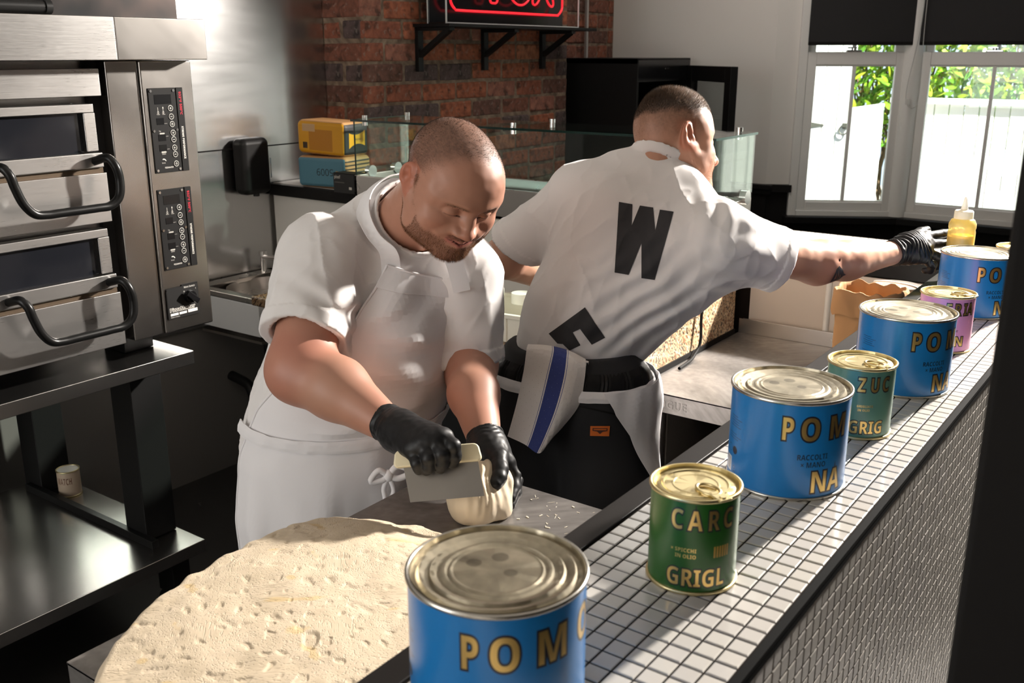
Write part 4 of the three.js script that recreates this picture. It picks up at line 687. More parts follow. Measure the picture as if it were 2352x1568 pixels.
{
  const draw = (f) => canvasTex(512, 256, f), paper = '#b98a5a';
  const yel = draw((g) => { g.fillStyle = '#d99a10'; g.fillRect(0, 0, 512, 256); g.fillStyle = '#b9790c'; g.fillRect(130, 60, 260, 170); g.fillStyle = '#3d2a10'; g.fillRect(60, 170, 50, 50); g.fillStyle = '#c9a274'; g.fillRect(60, 20, 140, 60); });
  const blk = draw((g) => { g.fillStyle = '#232325'; g.fillRect(0, 0, 512, 256); g.fillStyle = '#e8a412'; g.beginPath(); g.moveTo(90, 70); g.quadraticCurveTo(256, 115, 430, 60); g.lineTo(430, 190); g.quadraticCurveTo(256, 140, 90, 205); g.fill(); g.fillStyle = '#232325'; g.font = 'bold 24px sans-serif'; g.fillText('NAPOLETANA', 190, 140); });
  const kraft = draw((g) => { g.fillStyle = paper; g.fillRect(0, 0, 512, 256); g.fillStyle = '#6d4a2c'; g.font = '28px sans-serif'; g.fillText('M 16:52', 180, 80); });
  const blue = draw((g) => { g.fillStyle = '#4f7f92'; g.fillRect(0, 0, 512, 256); g.fillStyle = '#10191c'; g.save(); g.translate(390, 95); g.rotate(Math.PI); g.font = '84px sans-serif'; g.fillText('5009', 0, 0); g.restore(); g.fillStyle = '#e0a018'; g.fillRect(415, 110, 70, 80); g.fillStyle = '#f0e6c0'; g.fillRect(440, 130, 30, 40); });
  const stripes = draw((g) => { g.fillStyle = paper; g.fillRect(0, 0, 512, 256); g.fillStyle = '#2a2320'; for (let k = 0; k < 4; k++) g.fillRect(0, 20 + k * 34, 512, 13); });
  const mat = (t) => std(rgb(1, 1, 1), 0.55, 0, { map: t, bumpMap: M.smear, bumpScale: 0.002 });
  // RoundedBox faces: +x, -x, +y, -y, +z, -z ; local x along the cabinet front
  const top = mesh('flour_bag', bagGeo(0.235, 0.135, 0.15, 1, 0.10), [mat(blk), mat(yel), mat(kraft), mat(kraft), mat(yel), mat(yel)]); top.position.set(-2.835, 1.325, -2.745); top.rotation.set(0, 0.1, -0.03); tag(top, 'yellow and black flour bag on top of the blue one', 'flour bag', 'flour bags');
  const low = mesh('flour_bag', bagGeo(0.24, 0.125, 0.16, 5, 0.08), [mat(stripes), mat(blue), mat(kraft), mat(kraft), mat(blue), mat(blue)]); low.position.set(-2.83, 1.198, -2.74); low.rotation.set(0, 0.1, 0); tag(low, 'blue flour bag lettered 5009 upside down, under the yellow one', 'flour bag', 'flour bags');
  const b = thing('carton', 'small black printed carton in front of the flour bags', 'carton', [-2.645, 1.137, -2.635]);
  mesh('carton_body', box(-0.055, 0.055, 0, 0.075, -0.03, 0.03, 0.002), M.blackMatt, b);
  mesh('carton_print', new THREE.PlaneGeometry(0.106, 0.07).translate(0, 0.037, 0.0312), std(rgb(1, 1, 1), 0.5, 0, { map: draw((g) => { g.fillStyle = '#141313'; g.fillRect(0, 0, 512, 256); g.fillStyle = '#c9c5bc'; g.font = 'bold 60px sans-serif'; g.fillText('pioof', 20, 66); g.fillStyle = '#55524d'; g.fillRect(30, 110, 240, 14); g.fillStyle = '#c9c5bc'; g.fillRect(380, 170, 70, 34); }) }), b);
}
{ // plastic crate with containers on the granite
  const c = thing('plastic_crate', 'white ribbed plastic crate on the brown granite worktop', 'crate', [-1.62, 0.853, -2.27], 0.1);
  const wl = []; for (const s of [-1, 1]) { wl.push(box(-0.16, 0.16, 0, 0.075, s * 0.11 - 0.003, s * 0.11 + 0.003, 0.001), box(-0.17, 0.17, 0.07, 0.082, s * 0.113 - 0.008, s * 0.113 + 0.008, 0.002)); wl.push(box(s * 0.16 - 0.003, s * 0.16 + 0.003, 0, 0.075, -0.11, 0.11, 0.001), box(s * 0.163 - 0.008, s * 0.163 + 0.008, 0.07, 0.082, -0.115, 0.115, 0.002)); }
  for (let k = 0; k < 6; k++) { wl.push(box(-0.15 + k * 0.06 - 0.003, -0.15 + k * 0.06 + 0.003, 0.002, 0.07, 0.11, 0.120)); }
  for (let k = 0; k < 4; k++) wl.push(box(0.16, 0.170, 0.002, 0.07, -0.09 + k * 0.06 - 0.003, -0.09 + k * 0.06 + 0.003));
  wl.push(box(-0.16, 0.16, 0, 0.004, -0.11, 0.11)); mesh('crate_body', wl, std(rgb(0.80, 0.77, 0.66), 0.5), c);
  for (let k = 0; k < 3; k++) { const m = mesh('bottle_cap', cyl(-0.09 + k * 0.1, 0.085, rr(-0.03, 0.04), 0.03, 0.03, 20), std(rgb(0.84, 0.82, 0.74), 0.45), c, 'white lid inside the crate'); }
}
{
  const k = mesh('power_cable', tube([[-1.150, 1.09, -2.545], [-1.152, 0.99, -2.555], [-1.155, 0.92, -2.53], [-1.15, 0.84, -2.52], [-1.148, 0.812, -2.48], [-1.142, 0.806, -2.44], [-1.135, 0.806, -2.36]], 0.0045, 60, 8), M.rubber); tag(k, 'thin black power cable hanging down the granite panel', 'cable');
}
{ // kraft bag on the bench
  const b = thing('paper_bag', 'crumpled brown paper bag with folded top on the bench behind the blue tin', 'paper bag', [-0.69, 0.801, -2.52]);
  const seg = 64, rows = 26, pos = [], uv = [], idx = [], W = 0.075, D = 0.062, H = 0.262;
  for (let j = 0; j <= rows; j++) for (let i = 0; i <= seg; i++) {
    const a = i / seg * Math.PI * 2, t = j / rows; let y, out;
    if (t < 0.72) { y = t / 0.72 * H; out = 0; } else if (t < 0.78) { y = H; out = (t - 0.72) / 0.06 * 0.008; } else { y = H - (t - 0.78) / 0.22 * 0.065; out = 0.008 + 0.004 * Math.sin((t - 0.78) / 0.22 * 3); }
    const c = Math.cos(a), s = Math.sin(a), q = Math.pow(Math.pow(Math.abs(c), 4) + Math.pow(Math.abs(s), 4), -0.25), n = 0.010 * fbm(c * 2.2, y * 14, s * 2.2, 3) * (0.4 + y / H), w = 0.01 * N3(c * 3, 4, s * 3) * sstep(0.5, 0.72, t);
    pos.push(c * q * (W + out + n), y + w + (t > 0.7 ? 0.006 * N3(c * 5, 1, s * 5) : 0), s * q * (D + out + n)); uv.push(i / seg, y / H);
  }
  for (let j = 0; j < rows; j++) for (let i = 0; i < seg; i++) { const a = j * (seg + 1) + i; idx.push(a, a + seg + 1, a + 1, a + 1, a + seg + 1, a + seg + 2); }
  const g = new THREE.BufferGeometry(); g.setAttribute('position', new THREE.Float32BufferAttribute(pos, 3)); g.setAttribute('uv', new THREE.Float32BufferAttribute(uv, 2)); g.setIndex(idx); g.computeVertexNormals();
  const print = canvasTex(1024, 512, (c) => { c.fillStyle = '#b08559'; c.fillRect(0, 0, 1024, 512); c.fillStyle = '#1d1712'; c.lineWidth = 26; c.strokeStyle = '#1d1712'; for (const x of [80, 380, 700]) { c.beginPath(); c.moveTo(x + 40, 150); c.lineTo(x + 150, 330); c.stroke(); c.beginPath(); c.moveTo(x + 110, 150); c.lineTo(x + 200, 300); c.stroke(); c.font = 'bold 100px sans-serif'; c.fillText('OS', x, 460); c.font = '36px sans-serif'; c.fillText('SPOO', x, 350); } });
  mesh('bag_paper', g, std(rgb(1, 1, 1), 0.85, 0, { map: print, side: THREE.DoubleSide }), b); mesh('contents', cyl(0, 0.002, 0, 0.06, 0.16, 24), std(rgb(0.55, 0.40, 0.26), 0.9), b, 'brown paper inside');
}
{ const r = thing('white_tub', 'white plastic tub just showing behind the paper bag', 'tub', [-0.662, 0.801, -2.665]); mesh('tub_wall', lathe([[0.001, 0], [0.048, 0], [0.052, 0.004], [0.058, 0.235], [0.062, 0.238], [0.062, 0.246], [0.057, 0.248], [0.054, 0.235], [0.049, 0.006], [0.001, 0.005]], 48), M.whitePaint, r); mesh('handle', tube([[0.06, 0.235, 0], [0.05, 0.255, 0.03], [0, 0.262, 0.045], [-0.05, 0.255, 0.03], [-0.06, 0.235, 0]], 0.003, 30, 6), M.whitePaint, r, 'white bail handle'); }

// ---------- window dressings, post, seat ----------
function blind(label, a, b) {
  const d = new THREE.Vector3(b[0] - a[0], 0, b[1] - a[1]), L = d.length(), t = thing('roller_blind', label, 'blind', [a[0], 0, a[1]], -Math.atan2(d.z, d.x), 'black roller blinds');
  mesh('fabric', box(0.035, L - 0.03, 1.69, 2.36, 0.055, 0.058), std(rgb(0.02, 0.019, 0.020), 0.85), t); mesh('bottom_bar', box(0.035, L - 0.03, 1.676, 1.694, 0.050, 0.062, 0.004), M.blackMatt, t); mesh('roller', new THREE.CylinderGeometry(0.022, 0.022, L - 0.04, 20).rotateZ(Math.PI / 2).translate(L / 2, 2.37, 0.056), M.blackMetal, t);
  return t;
}
blind('black roller blind over the narrow window facing the gate', bayPts[0], bayPts[1]); blind('black roller blind over the wide fence-facing window', bayPts[1], bayPts[2]); blind('black roller blind hidden mostly behind the black post', bayPts[2], bayPts[3]);
{ const c = thing('blind_chain', 'thin pale loop of blind chain hanging at the bay corner', 'chain', [-1.45, 0, -5.66]); mesh('cord', tube([[0.02, 2.35, 0], [0.018, 1.8, 0], [-0.02, 1.45, 0.004], [0.0, 1.36, 0.006], [0.045, 1.40, 0.006], [0.035, 1.8, 0], [0.03, 2.35, 0]], 0.0022, 90, 6), std(rgb(0.5, 0.49, 0.47), 0.5), c); mesh('safety_clip', box(-0.02, 0.0, 1.37, 1.40, -0.004, 0.008, 0.002), std(rgb(0.6, 0.58, 0.55), 0.5), c); }
{ const p = thing('black_post', 'thick black square post close on the customer side of the bar', 'post', [-0.06, 0, -0.82], 0.1); mesh('shaft', box(-0.062, 0.062, 0, CEIL, -0.062, 0.062, 0.006), M.blackMatt, p); }
{ const s = thing('bar_stool', 'black padded chair back under the bay window beyond the bar', 'chair', [-1.28, 0, -4.2], 0.5); mesh('backrest', box(-0.2, 0.2, 0.62, 0.86, -0.03, 0.02, 0.02, 3), M.black, s); mesh('seat', box(-0.2, 0.2, 0.43, 0.48, 0, 0.4, 0.02, 3), M.black, s); for (const [x, z] of [[-0.17, 0], [0.17, 0], [-0.17, 0.37], [0.17, 0.37]]) mesh('leg', rod([x, 0, z], [x, z ? 0.44 : 0.7, z], 0.012, 10), M.blackMetal, s); }

// ---------- photographer's flash beyond the far end of the bar ----------
{
  const at = [0.02, 2.55, -4.25], aim = [-1.15, 1.15, -1.55], f = thing('flash_head', 'studio flash head on a tall black light stand beyond the bar end', 'studio flash', [at[0], 0, at[2]]);
  mesh('stand', [rod([0.05, 0.02, 0], [0.05, 2.45, 0], 0.014, 12), rod([0.05, 0.45, 0], [0.5, 0.02, 0.15], 0.010, 8), rod([0.05, 0.45, 0], [-0.2, 0.02, 0.42], 0.010, 8), rod([0.05, 0.45, 0], [-0.15, 0.02, -0.45], 0.010, 8)], M.blackMetal, f);
  const h = new THREE.Group(); h.name = 'head'; h.position.set(0, at[1], 0); h.lookAt(aim[0] - at[0] + 0, aim[1], aim[2] - at[2]); f.add(h);
  h.rotation.set(0, 0, 0); { const d = V(aim).sub(V(at)).normalize(); h.quaternion.setFromUnitVectors(new THREE.Vector3(0, 0, 1), d); }
  mesh('housing', [new THREE.CylinderGeometry(0.055, 0.055, 0.24, 24).rotateX(Math.PI / 2).translate(0, 0, -0.2), new THREE.CylinderGeometry(0.10, 0.055, 0.10, 32, 1, true).rotateX(Math.PI / 2).translate(0, 0, -0.05)], M.blackMetal, h);
  mesh('flash_tube', new THREE.CylinderGeometry(0.085, 0.085, 0.006, 32).rotateX(Math.PI / 2).translate(0, 0, -0.01), std(rgb(1, 1, 1), 0.5, 0, { emissive: rgb(1, 0.93, 0.84), emissiveIntensity: 6 }), h, 'glowing flash face');
  const s = new THREE.SpotLight(new THREE.Color(1, 0.93, 0.85), 120, 0, 0.72, 0.25, 2); s.position.set(at[0], at[1], at[2]); s.position.addScaledVector(V(aim).sub(V(at)).normalize(), 0.03); s.target.position.set(...aim); s.shadow.radius = 4.2; s.castShadow = true; s.shadow.mapSize.set(2048, 2048); scene.add(s, s.target);
}
{ // unseen ceiling light, placed to brighten the plaster end wall
  const c = thing('unseen_ceiling_panel', 'unseen ceiling panel placed to light the plaster end wall', 'ceiling light', [-1.9, CEIL, -4.25]);
  mesh('frame', [box(-0.5, 0.5, -0.03, 0, -0.5, -0.46, 0.003), box(-0.5, 0.5, -0.03, 0, 0.46, 0.5, 0.003), box(-0.5, -0.46, -0.03, 0, -0.46, 0.46, 0.003), box(0.46, 0.5, -0.03, 0, -0.46, 0.46, 0.003)], M.whitePaint, c);
  mesh('diffuser', box(-0.46, 0.46, -0.02, -0.012, -0.46, 0.46), std(rgb(0.9, 0.9, 0.88), 0.6, 0, { emissive: rgb(1, 0.95, 0.88), emissiveIntensity: 1.2 }), c, 'lit diffuser');
  const l = new THREE.RectAreaLight(rgb(1, 0.94, 0.87), 3.0, 0.9, 0.9); l.position.set(0, -0.035, 0); l.rotation.x = -Math.PI / 2; c.add(l);
}

// ---------- bodies: smooth distance fields meshed on a grid ----------
const smin = (a, b, k) => { const h = Math.max(k - Math.abs(a - b), 0) / k; return Math.min(a, b) - h * h * k * 0.25; };
const smax = (a, b, k) => -smin(-a, -b, k);
// tapered capsule
function cap(a, b, ra, rb = ra) {
  const [ax, ay, az] = a, bx = b[0] - ax, by = b[1] - ay, bz = b[2] - az, L = bx * bx + by * by + bz * bz || 1e-9;
  return (x, y, z) => { const px = x - ax, py = y - ay, pz = z - az; let t = (px * bx + py * by + pz * bz) / L; t = t < 0 ? 0 : t > 1 ? 1 : t; const dx = px - bx * t, dy = py - by * t, dz = pz - bz * t; return Math.sqrt(dx * dx + dy * dy + dz * dz) - (ra + (rb - ra) * t); };
}
// flattened capsule: squeezed by s along the unit direction n
function flatCap(a, b, ra, rb, n, s) {
  const f = cap([0, 0, 0], [b[0] - a[0], b[1] - a[1], b[2] - a[2]].map((v, i, w) => { const dn = w[0] * n[0] + w[1] * n[1] + w[2] * n[2]; return v + n[i] * dn * (1 / s - 1); }), ra, rb);
  return (x, y, z) => { const px = x - a[0], py = y - a[1], pz = z - a[2], q = (px * n[0] + py * n[1] + pz * n[2]) * (1 / s - 1); return f(px + n[0] * q, py + n[1] * q, pz + n[2] * q) * Math.min(1, s * 1.15); };
}
function ell(c, r, rot) {
  const q = rot ? new THREE.Matrix4().makeRotationFromEuler(new THREE.Euler(...rot)).transpose().elements : null;
  return (x, y, z) => {
    let px = x - c[0], py = y - c[1], pz = z - c[2];
    if (q) { const a = q[0] * px + q[4] * py + q[8] * pz, b = q[1] * px + q[5] * py + q[9] * pz, d = q[2] * px + q[6] * py + q[10] * pz; px = a; py = b; pz = d; }
    const ux = px / r[0], uy = py / r[1], uz = pz / r[2], k0 = Math.sqrt(ux * ux + uy * uy + uz * uz);
    if (k0 < 1e-6) return -Math.min(r[0], r[1], r[2]);
    const vx = ux / r[0], vy = uy / r[1], vz = uz / r[2];
    return k0 * (k0 - 1) / Math.sqrt(vx * vx + vy * vy + vz * vz);
  };
}
// smooth union: items are [field, k]
const join = (items) => (x, y, z) => { let d = items[0][0](x, y, z); for (let i = 1; i < items.length; i++) d = smin(d, items[i][0](x, y, z), items[i][1]); return d; };
const gradAt = (f, p, e = 0.0015) => { const g = [f(p[0] + e, p[1], p[2]) - f(p[0] - e, p[1], p[2]), f(p[0], p[1] + e, p[2]) - f(p[0], p[1] - e, p[2]), f(p[0], p[1], p[2] + e) - f(p[0], p[1], p[2] - e)], l = Math.hypot(...g) || 1; return g.map((v) => v / l); };
// walk from p along dir until the field's surface, then stand off by o
function land(f, p, dir, o = 0, reach = 1.2) { let t = 0; for (let i = 0; i < 90 && t < reach; i++) { const d = f(p[0] + dir[0] * t, p[1] + dir[1] * t, p[2] + dir[2] * t) - o; if (d < 0.0003) break; t += d * 0.8; } return [p[0] + dir[0] * t, p[1] + dir[1] * t, p[2] + dir[2] * t]; }
const settle = (f, p, o) => { let q = p; for (let i = 0; i < 6; i++) { const d = f(...q) - o, g = gradAt(f, q); q = [q[0] - g[0] * d, q[1] - g[1] * d, q[2] - g[2] * d]; } return q; };
function surface(f, lo, hi, h, color) {
  const nx = Math.ceil((hi[0] - lo[0]) / h), ny = Math.ceil((hi[1] - lo[1]) / h), nz = Math.ceil((hi[2] - lo[2]) / h), sx = 1, sy = nx + 1, sz = (nx + 1) * (ny + 1), val = new Float32Array((nx + 1) * (ny + 1) * (nz + 1)), B = 5;
  for (let k = 0; k <= nz; k += B) for (let j = 0; j <= ny; j += B) for (let i = 0; i <= nx; i += B) {
    const d = f(lo[0] + (i + B / 2 - 0.5) * h, lo[1] + (j + B / 2 - 0.5) * h, lo[2] + (k + B / 2 - 0.5) * h), far = Math.abs(d) > B * h * 1.75;
    for (let c = k; c < k + B && c <= nz; c++) for (let b = j; b < j + B && b <= ny; b++) for (let a = i; a < i + B && a <= nx; a++) val[a + b * sy + c * sz] = far ? d : f(lo[0] + a * h, lo[1] + b * h, lo[2] + c * h);
  }
  const id = new Int32Array(val.length).fill(-1), pos = [], idx = [], corner = [0, sx, sy, sx + sy, sz, sx + sz, sy + sz, sx + sy + sz], edges = [[0, 1], [2, 3], [4, 5], [6, 7], [0, 2], [1, 3], [4, 6], [5, 7], [0, 4], [1, 5], [2, 6], [3, 7]];
  for (let k = 0; k < nz; k++) for (let j = 0; j < ny; j++) for (let i = 0; i < nx; i++) {
    const o = i + j * sy + k * sz; let m = 0; for (let c = 0; c < 8; c++) if (val[o + corner[c]] < 0) m |= 1 << c;
    if (m === 0 || m === 255) continue;
    let x = 0, y = 0, z = 0, n = 0;
    for (const [a, b] of edges) { if ((m >> a & 1) === (m >> b & 1)) continue; const va = val[o + corner[a]], vb = val[o + corner[b]], t = va / (va - vb), ca = [a & 1, a >> 1 & 1, a >> 2], cb = [b & 1, b >> 1 & 1, b >> 2]; x += ca[0] + (cb[0] - ca[0]) * t; y += ca[1] + (cb[1] - ca[1]) * t; z += ca[2] + (cb[2] - ca[2]) * t; n++; }
    id[o] = pos.length / 3; pos.push(lo[0] + (i + x / n) * h, lo[1] + (j + y / n) * h, lo[2] + (k + z / n) * h);
  }
  const quad = (a, b, c, d, flip) => { if (a < 0 || b < 0 || c < 0 || d < 0) return; flip ? idx.push(a, b, c, a, c, d) : idx.push(a, c, b, a, d, c); };
  for (let k = 1; k < nz; k++) for (let j = 1; j < ny; j++) for (let i = 1; i < nx; i++) {
    const o = i + j * sy + k * sz, s = val[o] < 0;
    if (s !== (val[o + sx] < 0)) quad(id[o], id[o - sy], id[o - sy - sz], id[o - sz], s);
    if (s !== (val[o + sy] < 0)) quad(id[o], id[o - sz], id[o - sx - sz], id[o - sx], s);
    if (s !== (val[o + sz] < 0)) quad(id[o], id[o - sx], id[o - sx - sy], id[o - sy], s);
  }
  const n = new Float32Array(pos.length), col = color ? new Float32Array(pos.length) : null;
  for (let i = 0; i < pos.length; i += 3) {
    let p = [pos[i], pos[i + 1], pos[i + 2]], g = gradAt(f, p, h * 0.45); const d = f(...p); if (Math.abs(d) < h) for (let c = 0; c < 3; c++) pos[i + c] = p[c] -= g[c] * d * 0.8;
    n[i] = g[0]; n[i + 1] = g[1]; n[i + 2] = g[2];
    if (col) { const c = color(p, g); col[i] = c[0]; col[i + 1] = c[1]; col[i + 2] = c[2]; }
  }
  const g = new THREE.BufferGeometry(); g.setAttribute('position', new THREE.Float32BufferAttribute(pos, 3)); g.setAttribute('normal', new THREE.BufferAttribute(n, 3)); if (col) g.setAttribute('color', new THREE.BufferAttribute(col, 3)); g.setIndex(idx);
  return g;
}
const joined = (list) => mergeGeometries(list.map((g) => { for (const k of Object.keys(g.attributes)) if (!['position', 'normal', 'color'].includes(k)) g.deleteAttribute(k); return g; }));
// a cloth sheet over a grid of points
function sheetGeo(rows, thick = 0) {
  const R = rows.length, C = rows[0].length, pos = [], uv = [], idx = [];
  rows.forEach((r, j) => r.forEach((p, i) => { pos.push(...p); uv.push(i / (C - 1), 1 - j / (R - 1)); }));
  for (let j = 0; j < R - 1; j++) for (let i = 0; i < C - 1; i++) { const a = j * C + i; idx.push(a, a + C, a + 1, a + 1, a + C, a + C + 1); }
  const g = new THREE.BufferGeometry(); g.setAttribute('position', new THREE.Float32BufferAttribute(pos, 3)); g.setAttribute('uv', new THREE.Float32BufferAttribute(uv, 2)); g.setIndex(idx); g.computeVertexNormals();
  if (!thick) return g;
  const n = g.attributes.normal.array, N = R * C, p2 = pos.slice(), u2 = uv.slice(), i2 = idx.slice();
  for (let k = 0; k < N; k++) { p2.push(pos[k * 3] - n[k * 3] * thick, pos[k * 3 + 1] - n[k * 3 + 1] * thick, pos[k * 3 + 2] - n[k * 3 + 2] * thick); u2.push(uv[k * 2], uv[k * 2 + 1]); }
  for (let k = 0; k < idx.length; k += 3) i2.push(idx[k] + N, idx[k + 2] + N, idx[k + 1] + N);
  const rim = []; for (let i = 0; i < C; i++) rim.push(i); for (let j = 1; j < R; j++) rim.push(j * C + C - 1); for (let i = C - 2; i >= 0; i--) rim.push((R - 1) * C + i); for (let j = R - 2; j > 0; j--) rim.push(j * C);
  rim.forEach((a, k) => { const b = rim[(k + 1) % rim.length]; i2.push(a, b, a + N, b, b + N, a + N); });
  const h = new THREE.BufferGeometry(); h.setAttribute('position', new THREE.Float32BufferAttribute(p2, 3)); h.setAttribute('uv', new THREE.Float32BufferAttribute(u2, 2)); h.setIndex(i2);
  return toCreasedNormals(h, 1.0);
}
// a flat band laid along points on a field; w its width
function band(f, path, w, o, across, steps = 60, t = 0.002) {
  const c = new THREE.CatmullRomCurve3(path.map(V)), rows = [];
  for (let i = 0; i <= steps; i++) {
    const q = c.getPoint(i / steps).toArray(), s0 = settle(f, q, o), n = gradAt(f, s0, 0.006), tan = c.getTangent(i / steps), side = new THREE.Vector3().crossVectors(V(n), tan).normalize(), r = [];
    for (let k = 0; k <= 6; k++) { const e = (k / 6 - 0.5) * w, p = [s0[0] + side.x * e, s0[1] + side.y * e, s0[2] + side.z * e]; r.push(settle(f, p, o)); }
    rows.push(r);
  }
  return sheetGeo(rows, t);
}
// polygons printed flat on cloth: local metres in a frame, pressed on along -n
function printOn(f, outline, holes, O, right, up, n, o = 0.0012) {
  const shp = new THREE.Shape(outline.map((p) => new THREE.Vector2(...p))); for (const h of holes) shp.holes.push(new THREE.Path(h.map((p) => new THREE.Vector2(...p))));
  let g = new THREE.ShapeGeometry(shp).toNonIndexed(), tri = []; const p = g.attributes.position;
  for (let i = 0; i < p.count; i++) tri.push([p.getX(i), p.getY(i)]);
  for (let pass = 0; pass < 12; pass++) { let cut = false; const out = []; for (let i = 0; i < tri.length; i += 3) { const [a, b, c] = [tri[i], tri[i + 1], tri[i + 2]], l = [Math.hypot(a[0] - b[0], a[1] - b[1]), Math.hypot(b[0] - c[0], b[1] - c[1]), Math.hypot(c[0] - a[0], c[1] - a[1])], m = Math.max(...l); if (m < 0.008) { out.push(a, b, c); continue; } cut = true; const k = l.indexOf(m), [u, v, w] = [[a, b, c], [b, c, a], [c, a, b]][k], d = [(u[0] + v[0]) / 2, (u[1] + v[1]) / 2]; out.push(u, d, w, d, v, w); } tri = out; if (!cut) break; }
  const pos = [], nor = [];
  for (const [u, v] of tri) { const s = [0, 1, 2].map((c) => O[c] + right[c] * u + up[c] * v + n[c] * 0.25), q = land(f, s, n.map((e) => -e), o), g2 = gradAt(f, q, 0.003); pos.push(...q); nor.push(...g2); }
  g = new THREE.BufferGeometry(); g.setAttribute('position', new THREE.Float32BufferAttribute(pos, 3)); g.setAttribute('normal', new THREE.Float32BufferAttribute(nor, 3)); return g;
}

// ---------- heads ----------
// local axes: x to the person's left, y up, z out of the face; the origin lies between the ears at eye height
function headField(o = {}) {
  const { jaw = 1, smile = 0.5, chub = 1, nose = 1 } = o, S = [-1, 1], parts = [];
  parts.push([ell([0, 0.032, -0.012], [0.0765, 0.092, 0.099]), 0.01]);
  parts.push([ell([0, 0.040, 0.030], [0.067, 0.062, 0.062]), 0.03]);
  parts.push([ell([0, -0.030, 0.030], [0.064, 0.072, 0.060]), 0.03]);
  for (const s of S) {
    parts.push([cap([s * 0.060 * jaw, -0.030, 0.000], [s * 0.047 * jaw, -0.078, 0.030], 0.020, 0.022), 0.03]);
    parts.push([cap([s * 0.047 * jaw, -0.078, 0.030], [s * 0.014, -0.100, 0.074], 0.022, 0.020), 0.03]);
    parts.push([ell([s * 0.045, -0.028, 0.058], [0.024, 0.019, 0.021]), 0.022]);
    parts.push([ell([s * 0.044, -0.052, 0.046], [0.027 * chub, 0.030 * chub, 0.030]), 0.025]);
    parts.push([cap([s * 0.014, 0.021, 0.086], [s * 0.046, 0.020, 0.068], 0.0080, 0.007), 0.022]);
    parts.push([ell([s * 0.062, 0.012, 0.040], [0.012, 0.024, 0.020]), 0.025]);
  }
  parts.push([ell([0, -0.103, 0.074], [0.020, 0.017, 0.017]), 0.022]);
  parts.push([ell([0, -0.066, 0.073], [0.030, 0.022, 0.024]), 0.022]);
  const base = join(parts);
  const feat = [];
  feat.push([cap([0, 0.012, 0.083], [0, -0.012, 0.097 * nose], 0.0085, 0.0085), 0.014]);
  feat.push([cap([0, -0.012, 0.097 * nose], [0, -0.034, 0.108 * nose], 0.0085, 0.0105), 0.010]);
  feat.push([ell([0, -0.036, 0.1085 * nose], [0.0115, 0.0095, 0.0105]), 0.008]);
  for (const s of S) {
    feat.push([ell([s * 0.0125, -0.0395, 0.0975], [0.0085, 0.0075, 0.0105], [0, s * 0.3, 0]), 0.007]);
    feat.push([cap([s * 0.017, -0.036, 0.089], [s * (0.032 + 0.004 * smile), -0.062 + 0.006 * smile, 0.078], 0.008, 0.008), 0.012]);
  }
  const m = smile * 0.006, mw = 0.022 + smile * 0.005;
  const lips = [];
  for (const s of S) {
    lips.push([cap([0, -0.0625, 0.0965], [s * mw, -0.0655 + m, 0.0835], 0.0054, 0.0032), 0.004]);
    lips.push([cap([0, -0.0725, 0.0945], [s * mw * 0.9, -0.0680 + m, 0.0835], 0.0066, 0.0034), 0.004]);
  }
  const lipF = join(lips);
  const lids = []; for (const s of S) lids.push([ell([s * 0.0315, -0.0005, 0.0745], [0.0155, 0.0135, 0.0132]), 0.005]);
  const lidF = join(lids);
  const earParts = (s) => { // a cupped ear, helix, bowl and lobe
    const out = ell([s * 0.0795, 0.000, -0.013], [0.0095, 0.031, 0.0195], [0.15, s * -0.42, 0]), lobe = ell([s * 0.0745, -0.028, -0.006], [0.0075, 0.0105, 0.0095], [0.2, s * -0.3, 0]), bowl = ell([s * 0.0885, -0.002, -0.0085], [0.0085, 0.0155, 0.0095], [0.1, s * -0.42, 0]), groove = ell([s * 0.0890, 0.012, -0.0125], [0.0055, 0.0125, 0.0085], [0.1, s * -0.42, 0]), tragus = ell([s * 0.0775, -0.006, 0.003], [0.0048, 0.0065, 0.0042]);
    return (x, y, z) => smin(smax(smax(smin(out(x, y, z), lobe(x, y, z), 0.008), -bowl(x, y, z), 0.004), -groove(x, y, z), 0.003), tragus(x, y, z), 0.004);
  };
  const ears = [earParts(-1), earParts(1)];
  const sockets = S.map((s) => ell([s * 0.033, 0.002, 0.098], [0.020, 0.0105, 0.0165]));
  const crease = S.map((s) => cap([s * 0.017, -0.0065, 0.0860], [s * 0.046, -0.0055, 0.0760], 0.0013, 0.0010));
  const slit = S.map((s) => cap([0, -0.0668, 0.1010], [s * mw, -0.0662 + m, 0.0870], 0.0024, 0.0014));
  const nostrils = S.map((s) => ell([s * 0.0068, -0.0462, 0.1015], [0.0036, 0.0030, 0.0050]));
  const neckF = o.neck;
  return (x, y, z) => {
    let d = base(x, y, z);
    for (const k of sockets) d = smax(d, -k(x, y, z), 0.018);
    d = smin(d, lidF(x, y, z), 0.0045);
    for (const [g, k] of feat) d = smin(d, g(x, y, z), k);
    d = smin(d, lipF(x, y, z), 0.006);
    for (const k of crease) d = smax(d, -k(x, y, z), 0.0022);
    for (const k of slit) d = smax(d, -k(x, y, z), 0.003);
    for (const k of nostrils) d = smax(d, -k(x, y, z), 0.003);
    for (const k of ears) d = smin(d, k(x, y, z), 0.006);
    if (neckF) d = smin(d, neckF(x, y, z), 0.03);
    return d + 0.0006 * N3(x * 55, y * 55, z * 55);
  };
}
const mix3 = (a, b, t) => [a[0] + (b[0] - a[0]) * t, a[1] + (b[1] - a[1]) * t, a[2] + (b[2] - a[2]) * t];
